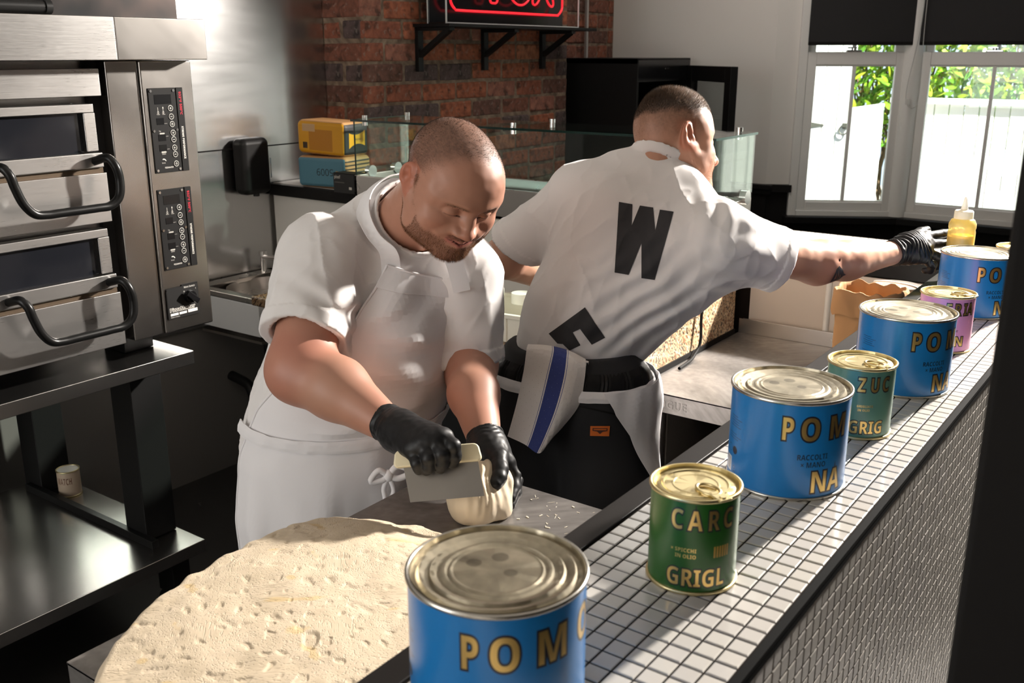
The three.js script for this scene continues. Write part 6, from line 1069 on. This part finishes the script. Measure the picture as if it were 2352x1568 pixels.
{ // the piece being portioned
  const B = [-0.945, 0.87, -1.215], f = join([[ell([B[0] - 0.008, 0.905, B[2] + 0.004], [0.048, 0.046, 0.046]), 0.01], [ell([-0.9563, 0.9125, -1.2507], [0.040, 0.050, 0.040]), 0.03], [cap([-0.9544, 0.9264, -1.2635], [-0.9334, 0.9227, -1.2709], 0.022, 0.016), 0.02], [ell([-0.9234, 0.8828, -1.2444], [0.018, 0.03, 0.02]), 0.02]]);
  const strand = (x, y, z) => 0.0011 * Math.sin((x * 0.7 - z * 0.7) * 420 + 6 * N3(x * 22, y * 10, z * 22)) * sstep(0.88, 0.93, y) + 0.004 * fbm(x * 25, y * 18, z * 25, 3);
  tag(mesh('dough_piece', boxUV(surface((x, y, z) => smax(f(x, y, z) + strand(x, y, z), 0.8705 - y, 0.006), [B[0] - 0.12, 0.86, B[2] - 0.12], [B[0] + 0.13, 1.02, B[2] + 0.12], 0.003), 4), phys(rgb(0.72, 0.60, 0.44), 0.55, 0, { sheen: 0.2, sheenColor: rgb(1, 0.95, 0.85) })), 'small lump of dough held in the gloved hand under the scraper', 'dough');
}

// ---------- man reaching for the bottle ----------
{
  const J = { lsh: [-1.2237, 1.3189, -1.9310], lelb: [-1.4077, 1.1554, -1.9190], lwr: [-1.4036, 1.0665, -2.1210], rsh: [-0.8545, 1.2424, -1.9768], relb: [-0.7373, 1.1708, -2.2346], rwr: [-0.6357, 1.1667, -2.4799], neck: [-1.0483, 1.3650, -1.9971], head: [-1.0305, 1.4423, -2.0636], up: [-1.0627, 1.2979, -1.9881], chest: [-1.0833, 1.2009, -1.9510], waist: [-1.1452, 1.0121, -1.8508], pel: [-1.1491, 0.8985, -1.8198] };
  const man = thing('person', 'man seen from behind in a white W-print T-shirt reaching for the bottle', 'person', [J.pel[0], 0, J.pel[2]]);
  const put = (n, g, m, l, p = man) => { const q = mesh(n, g, m, p, l); if (p === man) q.position.set(-J.pel[0], 0, -J.pel[2]); return q; };
  const L = [-0.7926, -0.2990, -0.5314], U = [-0.1750, 0.9464, -0.2714], F = [0.5841, -0.1221, -0.8025], pose = poseOf(L, U, F, J.head, [0.94, 0.96, 0.90]), inv = pose.clone().invert();
  const nb = V(J.neck).applyMatrix4(inv).toArray();
  const neckF = join([[cap([0, -0.02, -0.032], nb, 0.055, 0.064), 0.01], [cap([-0.05, -0.03, -0.012], [nb[0] - 0.03, nb[1], nb[2] + 0.035], 0.018, 0.02), 0.02]]);
  const hf = headField({ jaw: 1.0, smile: 1, chub: 0.95, nose: 1.03, neck: neckF });
  const skin = [0.52, 0.265, 0.175], hair = [0.060, 0.034, 0.019];
  const topHair = (x, y, z) => sstep(0.050, 0.074, y - 0.16 * Math.max(0, z) + 0.10 * Math.max(0, -z - 0.04) + 0.006 * N3(x * 50, y * 50, z * 50)) * sstep(0.085, 0.065, z - 0.02 * sstep(0.1, 0.12, y));
  const fade = (x, y, z) => clamp(0.95 * sstep(-0.05, 0.07, y + 0.02 * N3(x * 30, y * 30, z * 30)) * sstep(0.040, 0.022, z) * sstep(0.092, 0.080, Math.abs(x) - (y > 0.034 ? 0.02 : 0)) + topHair(x, y, z));
  const beard = (x, y, z) => { const ax = Math.abs(x), line = -0.020 - 0.33 * Math.max(0, z - 0.012), c = sstep(0.004, -0.02, y - line) * sstep(-0.125, -0.11, y) * sstep(-0.012, 0.01, z), m = sstep(0.008, 0.003, Math.abs(y + 0.054)) * sstep(0.03, 0.022, ax) * sstep(0.078, 0.086, z) * 0.6; return Math.max(c, m) * (ax > 0.074 ? 0 : 1); };
  const dark = [0.030, 0.017, 0.010], tone0 = faceColor({ skin, hair, brow: [0.2, 0.11, 0.06], scalp: (x, y, z) => 0.9 * fade(x, y, z), beard: (x, y, z) => 0.28 * beard(x, y, z), red: 1.0, smile: 1 }), tone = (p) => mix3(tone0(p), dark, 0.85 * topHair(...p));
  const wrinkle = (x, y, z) => { let d = hf(x, y, z); for (const k of [0, 1, 2]) d = smax(d, -cap([-0.060, 0.004 - k * 0.008, 0.048], [-0.046, 0.000 - k * 0.003, 0.066], 0.0007)(x, y, z), 0.002); return d; };
  const headG = surface(wrinkle, [-0.105, -0.19, -0.15], [0.105, 0.14, 0.135], 0.0028, (p) => tone(p));
  const crop = hairs(headG, topHair, 40000, (x, y, z) => 0.004 + 0.009 * sstep(0.07, 0.12, y), 0.00035, [0, 0.5, 0.45], () => { const t = rr(0.6, 1.7); return [0.080 * t, 0.043 * t, 0.022 * t]; });
  const sides = hairs(headG, (x, y, z) => fade(x, y, z) * 0.7, 26000, () => 0.0017, 0.00022, [0, -0.3, 0], () => { const t = rr(0.7, 1.4); return [0.16 * t, 0.09 * t, 0.05 * t]; });
  const stub = hairs(headG, beard, 7000, () => 0.0022, 0.00022, [0, -0.6, 0.2], () => { const t = rr(0.7, 1.4); return [0.34 * t, 0.17 * t, 0.08 * t]; });
  for (const g of [headG, crop, sides, stub]) g.applyMatrix4(pose);
  const armR = [[cap(J.rsh, J.relb, 0.050, 0.0475), 0.03], [cap(J.relb, [-0.6980, 1.1645, -2.3249], 0.0465, 0.0425), 0.025], [cap([-0.7213, 1.1825, -2.2504], [-0.6734, 1.1695, -2.3766], 0.034, 0.028), 0.025], [cap([-0.6980, 1.1645, -2.3249], J.rwr, 0.0415, 0.0285), 0.025]];
  const bf = join([[cap(J.up, J.waist, 0.09, 0.10), 0.02], [cap(J.waist, J.pel, 0.10, 0.10), 0.02], [cap(J.lsh, J.rsh, 0.042, 0.042), 0.03], [cap(J.up, J.neck, 0.06, 0.05), 0.03], [cap(J.lsh, J.lelb, 0.040, 0.047), 0.03], [cap(J.lelb, J.lwr, 0.05, 0.033), 0.02], ...armR, [ell(J.lwr, [0.035, 0.03, 0.045]), 0.02]]);
  const dimple = ell([-0.7132, 1.1797, -2.2423], [0.024, 0.009, 0.02]);
  const bfd = (x, y, z) => smax(bf(x, y, z), -dimple(x, y, z), 0.02) + 0.0012 * N3(x * 45, y * 45, z * 45);
  const [alo, ahi] = bounds([J.lsh, J.lelb, J.lwr, J.rsh, J.rwr, J.neck, J.pel], 0.14);
  const bodyG = surface(bfd, alo, ahi, 0.0075, (p) => { const n = N3(p[0] * 40, p[1] * 40, p[2] * 40), m = N3(p[0] * 13, p[1] * 13, p[2] * 13), e = Math.hypot(p[0] - J.relb[0], p[1] - J.relb[1], p[2] - J.relb[2]), r = 0.14 * m + 0.2 * sstep(0.07, 0.02, e); return [skin[0] * (1 + 0.04 * n), skin[1] * (1.04 + 0.06 * n - r), skin[2] * (1.06 + 0.06 * n - r)]; });
  put('body', joined([headG, bodyG]), M.skin);
  put('hair', joined([crop, sides]), M.hairs, 'brown crop faded at the sides'); put('beard', stub, M.hairs, 'fair stubble');
  // tattoo on the forearm
  { const O = [-0.6943, 1.1545, -2.2533], right = [0.78, 0.02, -0.62], n = V([0.5, -0.05, 0.86]).normalize().toArray(), up = V(n).cross(V(right)).normalize().toArray();
    const wing = [[-0.022, -0.022], [-0.012, 0.014], [-0.005, 0.020], [0.006, 0.008], [0.012, -0.004], [0.020, -0.010], [0.012, -0.012], [0.004, -0.022]], h = [[[-0.014, -0.014], [-0.010, 0.004], [-0.007, -0.014]], [[-0.005, -0.014], [-0.006, 0.010], [-0.001, -0.008]], [[0.001, -0.015], [0.001, -0.002], [0.005, -0.012]]];
    put('tattoo', printOn(bfd, wing, h, O, right, up, n, 0.0006), std(rgb(0.05, 0.04, 0.045), 0.6, 0, { side: THREE.DoubleSide }), 'black butterfly tattoo'); }
  // T-shirt
  const trunk = join([[cap([-1.1950, 1.3092, -1.9481], [-0.8889, 1.2405, -1.9899], 0.088, 0.082), 0.02], [cap([-1.1307, 1.3222, -1.9864], [-0.9879, 1.2915, -2.0140], 0.086, 0.082), 0.05], [cap([-1.1280, 1.2356, -1.9569], [-1.1471, 1.0622, -1.8804], 0.128, 0.122), 0.07], [cap([-0.9662, 1.2115, -2.0007], [-1.0934, 1.0482, -1.8884], 0.106, 0.098), 0.07], [cap([-1.1553, 1.0622, -1.8746], [-1.1575, 0.9948, -1.8486], 0.124, 0.128), 0.05], [cap([-0.9066, 1.1715, -2.0035], [-1.0853, 1.0244, -1.8857], 0.055, 0.062), 0.06], [cap([-1.0572, 1.3508, -2.0047], [-1.0579, 1.3169, -1.9984], 0.070, 0.088), 0.05], [cap([-1.1142, 1.3588, -2.0115], [-0.9981, 1.3325, -2.0086], 0.064, 0.066), 0.04]]);
  const sleeve = (a, b, ra, rb, hem, hn) => { const n = V(hn).normalize().toArray(), out = cap(a, b, ra, rb), inn = cap(V(a).lerp(V(b), 0.5).toArray(), V(b).add(V(b).sub(V(a)).normalize().multiplyScalar(0.1)).toArray(), rb - 0.010, rb - 0.005); return (x, y, z) => { const s = (x - hem[0]) * n[0] + (y - hem[1]) * n[1] + (z - hem[2]) * n[2]; return smax(smax(out(x, y, z) - 0.002 * sstep(-0.026, -0.022, s), s, 0.004), -inn(x, y, z), 0.003); }; };
  const rsl = sleeve([-0.8806, 1.2442, -1.9715], [-0.7587, 1.1683, -2.1861], 0.082, 0.066, [-0.7869, 1.1756, -2.1235], [0.62, -0.28, -0.55]), lsl = sleeve([-1.2112, 1.3000, -1.9460], [-1.3814, 1.1806, -1.8956], 0.078, 0.064, [-1.3580, 1.1995, -1.8937], [-0.62, -0.70, 0.0]);
  const dirF = V([-1.0414, 1.0147, -1.8496]).sub(V([-0.8716, 1.1657, -1.9624])).normalize().toArray(), crossF = V(dirF).cross(new THREE.Vector3(0.463, 0.182, 0.868)).normalize().toArray();
  const fold = (x, y, z) => {
    const r = (p, s) => { const d = Math.hypot(x - p[0], y - p[1], z - p[2]); return Math.exp(-d * d / (s * s)); };
    const c = x * crossF[0] + y * crossF[1] + z * crossF[2], drape = r([-0.9473, 1.0798, -1.8511], 0.13), arm = r([-0.8045, 1.2165, -1.9392], 0.10), sh = r([-0.8603, 1.3063, -1.9187], 0.07);
    const w = Math.sin(c * 150 + 2.2 * N3(x * 8, y * 8, z * 8)) * 0.0045 * drape + Math.sin((y * 0.9 + x * 0.5) * 120 + 3 * N3(x * 9, y * 9, z * 9)) * 0.003 * arm + Math.sin((x * 0.9 - z * 0.7 - y * 0.2) * 105 + 2 * N3(x * 9, y * 9, z * 9)) * 0.003 * sh;
    return w + 0.007 * Math.abs(N3(x * 6.5 + 1, y * 5, z * 6.5)) + 0.003 * N3(x * 17, y * 12, z * 17) - 0.003 - 0.0028 * Math.pow(1 - Math.abs(N3(x * 9 + 5, y * 6 + x * 5, z * 9)), 7) - 0.0014 * Math.pow(1 - Math.abs(N3(x * 18, y * 12 - x * 9, z * 18 + 4)), 6);
  };
  const nk = V(J.neck).lerp(V(J.head), 0.25).toArray(), neckTop = new THREE.Vector3(0, -0.02, -0.032).applyMatrix4(pose), neckDir = neckTop.clone().sub(V(J.neck)).normalize(), neckCut = cap(V(J.neck).addScaledVector(neckDir, 0.085).toArray(), neckTop.clone().addScaledVector(neckDir, 0.05).toArray(), 0.066, 0.07), tf0 = (x, y, z) => smin(smin(trunk(x, y, z), rsl(x, y, z), 0.04), lsl(x, y, z), 0.035), hemY = 0.963;
  const tf = (x, y, z) => smax(smax(tf0(x, y, z) + fold(x, y, z), hemY - y, 0.004), -neckCut(x, y, z), 0.006);
  const nbF = neckband(neckCut, J.neck, neckDir, [0.052, 0.011]), tfc = (x, y, z) => smin(tf(x, y, z), nbF(x, y, z), 0.006);
  const [tlo, thi] = bounds([J.lsh, J.rsh, J.neck, J.waist, [-1.3857, 1.1806, -1.8926], [-0.7526, 1.1585, -2.1998]], 0.15); tlo[1] = 0.94;
  put('tshirt', surface(tfc, tlo, thi, 0.0053), M.cotton, 'white cotton T-shirt');
  const O = [-0.966, 1.26, -1.813], right = [0.882, 0, -0.47], up = [-0.086, 0.983, -0.161], nn = [0.463, 0.182, 0.868];
  put('printed_letter', printOn(tf, [[-0.058, 0.0844], [-0.0288, 0.0797], [-0.0287, 0.0338], [-0.0126, 0.0772], [0.0157, 0.0734], [0.022, 0.0244], [0.0302, 0.0692], [0.0592, 0.0654], [0.0249, -0.0816], [-0.0035, -0.0784], [-0.0063, -0.0033], [-0.0313, -0.0723], [-0.0616, -0.0679]], [], O, right, up, nn), M.print, 'black letter W on the back');
  put('printed_letter', printOn(tf, [[-0.2000, -0.2050], [-0.1218, -0.1438], [-0.0764, -0.2084], [-0.1047, -0.2245], [-0.1306, -0.1905], [-0.1461, -0.1986], [-0.1287, -0.2263], [-0.152, -0.2385], [-0.1672, -0.2252], [-0.1794, -0.2249]], [], O, right, up, nn), M.print, 'part of a tilted black letter by the waist');
  // trousers, waistband, apron
  const fl = (p, y) => [p[0], y, p[2]], lk = [-1.2049, 0.6643, -1.7333], rk = [-1.0102, 0.6889, -1.7798];
  const pf = join([[cap([-1.2097, 0.8985, -1.8146], [-1.0865, 0.8988, -1.8265], 0.128, 0.126), 0.02], [cap([-1.1583, 0.9996, -1.8497], [-1.1508, 0.9178, -1.8255], 0.126, 0.135), 0.05], [cap([-1.2203, 0.8497, -1.7893], lk, 0.108, 0.092), 0.05], [cap(lk, fl(lk, 0.09), 0.092, 0.066), 0.03], [cap([-1.0647, 0.8608, -1.8284], rk, 0.110, 0.094), 0.05], [cap(rk, fl(rk, 0.09), 0.094, 0.066), 0.03]]);
  const pff = (x, y, z) => smax(smax(pf(x, y, z) + 0.006 * Math.abs(N3(x * 9, y * 5, z * 9)) - 0.003, y - 1.0, 0.004), 0.07 - y, 0.004);
  const [plo, phi] = bounds([J.waist, lk, rk, fl(lk, 0.07)], 0.19);
  put('trousers', surface(pff, plo, phi, 0.008), M.trouser, 'black work trousers');
  for (const k of [lk, rk]) { const f = fl(k, 0), sf = join([[flatCap([f[0] - 0.02, 0.05, f[2] + 0.04], [f[0] + 0.03, 0.04, f[2] - 0.12], 0.048, 0.044, [0, 1, 0], 0.85), 0.02], [cap([f[0] - 0.01, 0.05, f[2] + 0.02], [f[0], 0.10, f[2]], 0.046, 0.05), 0.03]]); put('shoe', surface((x, y, z) => smax(sf(x, y, z), 0.001 - y, 0.003), [f[0] - 0.15, -0.01, f[2] - 0.22], [f[0] + 0.15, 0.17, f[2] + 0.14], 0.008), M.blackMatt, 'black work shoe'); }
  const axis = axisAt([J.chest, J.waist, J.pel, [J.pel[0] + 0.01, 0.6, J.pel[2]]]), wf = pf;
  put('waistband', sheetGeo(wrap(wf, axis, [[0.976, 200, -160, 0, 0.002], [0.960, 200, -160, 0, 0.005], [0.942, 200, -160, 0, 0.003]], 6, 260, (a) => 0.0014 * Math.sin(a * 120)), 0.003), M.black, 'gathered black elastic waistband');
  put('apron_tie', sheetGeo(wrap(wf, axis, [[0.944, 150, -30, 0.0, 0.007], [0.932, 150, -30, 0.0, 0.009], [0.920, 150, -30, 0.0, 0.006]], 6, 160, (a, y) => 0.004 * N3(a * 6, y * 30, 1)), 0.003), M.apron, 'white apron string across the back');
  const apF = (a, y) => 0.012 + 0.02 * sstep(0.95, 0.6, y) * (0.5 + 0.5 * Math.sin(a * 11 + 2 * N3(a * 2, y * 3, 0))) + 0.006 * N3(a * 5, y * 9, 5);
  const skirt = join([[pf, 0.01], [cap(J.pel, [J.pel[0] + 0.015, 0.45, J.pel[2]], 0.145, 0.16), 0.06]]);
  put('apron', sheetGeo(wrap(skirt, axis, [[0.945, 38, -214, 0, 0.006], [0.91, 30, -216, 0, 0.004], [0.85, 20, -218, 0, 0.004], [0.70, 8, -220, 0, 0.003], [0.52, 0, -222, 0, 0.002]], 90, 150, apF), 0.0016), M.apron, 'white half apron wrapped round the front');
  { // orange cloth label on the back pocket, pocket seam
    const q = [-0.9856, 0.8724, -1.6841], fwd = V([-1.1372, 0.7543, -1.9432]).sub(V(q)).normalize().toArray(), n = fwd.map((v) => -v), r = V([0.85, -0.02, -0.52]).normalize().toArray(), u = V(n).cross(V(r)).normalize().toArray();
    put('cloth_label', printOn(pff, [[-0.021, 0.010], [0.021, 0.012], [0.020, -0.010], [-0.021, -0.011]], [], q, r, u, n, 0.0016), std(rgb(0.72, 0.16, 0.02), 0.8, 0, { side: THREE.DoubleSide }), 'orange woven trouser label');
    put('label_print', printOn(pff, [[-0.016, 0.006], [0.016, 0.007], [0.016, 0.001], [0.006, -0.001], [0, -0.006], [-0.006, -0.001], [-0.016, 0.000]], [[[-0.014, 0.0045], [0.014, 0.0055], [0.014, 0.0025], [-0.014, 0.0015]]], q, r, u, n, 0.0026), std(rgb(0.08, 0.03, 0.02), 0.8, 0, { side: THREE.DoubleSide }), 'dark lettering block on the label');
    put('pocket_seam', printOn(pff, [[-0.045, 0.052], [0.06, 0.034], [0.06, 0.031], [-0.045, 0.049]], [], q, r, u, n, 0.002), M.black, 'pocket seam');
  }
  // glove
  const W = [-0.6394, 1.1667, -2.4708], mc = [[-0.5920, 1.1953, -2.5962], [-0.5799, 1.1805, -2.5791], [-0.5744, 1.1650, -2.5556], [-0.5758, 1.1530, -2.5335]];
  const items = [[cap(W, [-0.6163, 1.1721, -2.5215], 0.032, 0.031), 0.01], ...mc.map((p, k) => [cap([-0.6150, 1.1718, -2.5249], p, 0.028, [0.0155, 0.0165, 0.016, 0.0145][k]), 0.02])];
  const fi = [[mc[0], [-0.5616, 1.1978, -2.6473], [-0.5427, 1.2010, -2.6775], [-0.5305, 1.2028, -2.6973]], [mc[1], [-0.5485, 1.1756, -2.6333], [-0.5314, 1.1734, -2.6603], [-0.5200, 1.1740, -2.6790]], [mc[2], [-0.5476, 1.1470, -2.5902], [-0.5497, 1.1249, -2.6013], [-0.5646, 1.1195, -2.5963]], [mc[3], [-0.5561, 1.1345, -2.5539], [-0.5611, 1.1186, -2.5651], [-0.5731, 1.1174, -2.5637]]];
  fi.forEach((c, k) => items.push(...chain(c, [0.0122, 0.0126, 0.012, 0.0108][k], [0.0088, 0.009, 0.0096, 0.009][k])));
  items.push([cap([-0.6214, 1.1836, -2.5284], [-0.6125, 1.1961, -2.5689], 0.021, 0.0155), 0.015], ...chain([[-0.6125, 1.1961, -2.5689], [-0.6042, 1.2036, -2.5994], [-0.5962, 1.2062, -2.6254]], 0.0148, 0.0112));
  const base = join(items), d = V([-0.6163, 1.1721, -2.5215]).sub(V(W)).normalize().toArray(), C0 = [-0.6357, 1.1667, -2.4799];
  const gf = (x, y, z) => { const s = (x - C0[0]) * d[0] + (y - C0[1]) * d[1] + (z - C0[2]) * d[2], near = sstep(0.13, 0.06, s); return smax(base(x, y, z) + 0.0016 * Math.sin(s * 520 + 6 * N3(x * 26, y * 26, z * 26)) * near + 0.0008 * N3(x * 80, y * 80, z * 80) - 0.002 * sstep(0.009, 0.003, s), -s, 0.003); };
  const [glo, ghi] = bounds([W, ...mc, ...fi.flat()], 0.045);
  put('glove', surface(gf, glo, ghi, 0.0027), M.glove, 'wrinkled black nitrile glove');
  put('flour', hairs(surface(gf, glo, ghi, 0.005), (x, y, z) => { let b = 0; for (const c of [fi[0], fi[1]]) for (const q of [c[2], c[3]]) b = Math.max(b, sstep(0.022, 0.006, Math.hypot(x - q[0], y - q[1], z - q[2]))); return Math.max(b * 0.8, 0.5 * sstep(0.2, 0.3, N3(x * 60, y * 60, z * 60)) * sstep(0.03, 0.01, Math.hypot(x - fi[2][2][0], y - fi[2][2][1], z - fi[2][2][2]))); }, 1500, () => 0.0022, 0.0022, [0, 0, 0], () => [0.72, 0.71, 0.69]), M.hairs, 'flour stuck to the fingertips');
}
{ // cloth hanging from the waistband
  const t = thing('side_towel', 'white kitchen cloth with a blue stripe hanging from the waistband', 'towel', [-1.1136, 1.0256, -1.7115]), o = t.position.toArray();
  const grid = [[[-1.1910, 1.0218, -1.7121], [-1.1327, 1.0296, -1.7094], [-1.0836, 1.0237, -1.7170], [-1.0543, 1.0075, -1.7323]], [[-1.1808, 1.0184, -1.6925], [-1.1201, 1.0237, -1.6907], [-1.0726, 1.0182, -1.6998], [-1.0455, 1.0024, -1.7201]], [[-1.1756, 0.9742, -1.6739], [-1.1183, 0.9806, -1.6687], [-1.0665, 0.9770, -1.6829], [-1.0422, 0.9658, -1.7092]], [[-1.1789, 0.9087, -1.6542], [-1.1181, 0.9139, -1.6395], [-1.0676, 0.9130, -1.6525], [-1.0453, 0.9150, -1.6950]], [[-1.1874, 0.8502, -1.6398], [-1.1298, 0.8452, -1.6242], [-1.0868, 0.8471, -1.6341], [-1.0686, 0.8666, -1.6671]], [[-1.1916, 0.8299, -1.6358], [-1.1348, 0.8261, -1.6201], [-1.0977, 0.8167, -1.6242], [-1.0878, 0.8378, -1.6493]]];
  const curve = (l) => new THREE.CatmullRomCurve3(l.map(V)), rows = [], nv = 60, nu = 44, cols = [0, 1, 2, 3].map((k) => curve(grid.map((r) => r[k])));
  for (let j = 0; j <= nv; j++) { const c = curve(cols.map((q) => q.getPoint(j / nv).toArray())), r = []; for (let i = 0; i <= nu; i++) { const p = c.getPoint(i / nu), w = 0.004 * Math.sin(i / nu * 9 + j / nv * 2) * j / nv; r.push([p.x - o[0] + 0.46 * w, p.y - o[1], p.z - o[2] + 0.87 * w]); } rows.push(r); }
  const tex = canvasTex(512, 512, (g) => { g.fillStyle = '#e9e2dc'; g.fillRect(0, 0, 512, 512); g.fillStyle = '#3a4684'; g.fillRect(205, 0, 105, 512); g.fillStyle = '#4a5590'; g.fillRect(192, 0, 4, 512); g.fillRect(320, 0, 4, 512); for (let k = 0; k < 9000; k++) { g.fillStyle = k % 2 ? 'rgba(255,255,255,0.05)' : 'rgba(60,50,50,0.05)'; g.fillRect((k * 7919) % 512, (k * 104729) % 512, 3, 1); } });
  const mat = phys(rgb(1, 1, 1), 0.95, 0, { map: tex, sheen: 0.3, sheenColor: rgb(1, 1, 1), side: THREE.DoubleSide });
  mesh('cloth', sheetGeo(rows, 0.007), mat, t);
  const f2 = [[[-1.0670, 1.0087, -1.7261], [-1.0527, 0.9982, -1.7390]], [[-1.0624, 0.9662, -1.7115], [-1.0498, 0.9630, -1.7322]], [[-1.0701, 0.9161, -1.6904], [-1.0540, 0.9300, -1.7224]], [[-1.0749, 0.9053, -1.6895], [-1.0550, 0.9002, -1.7109]]].map((r) => { const a = V(r[0]), b = V(r[1]), out = []; for (let i = 0; i <= 8; i++) { const q = a.clone().lerp(b, i / 8); out.push([q.x - o[0], q.y - o[1], q.z - o[2] + 0.006 * Math.sin(i)]); } return out; });
  mesh('fold', sheetGeo(f2, 0.006), phys(rgb(0.80, 0.76, 0.73), 0.95, 0, { side: THREE.DoubleSide }), t, 'folded edge of the cloth');
}

renderer.render(scene, camera);
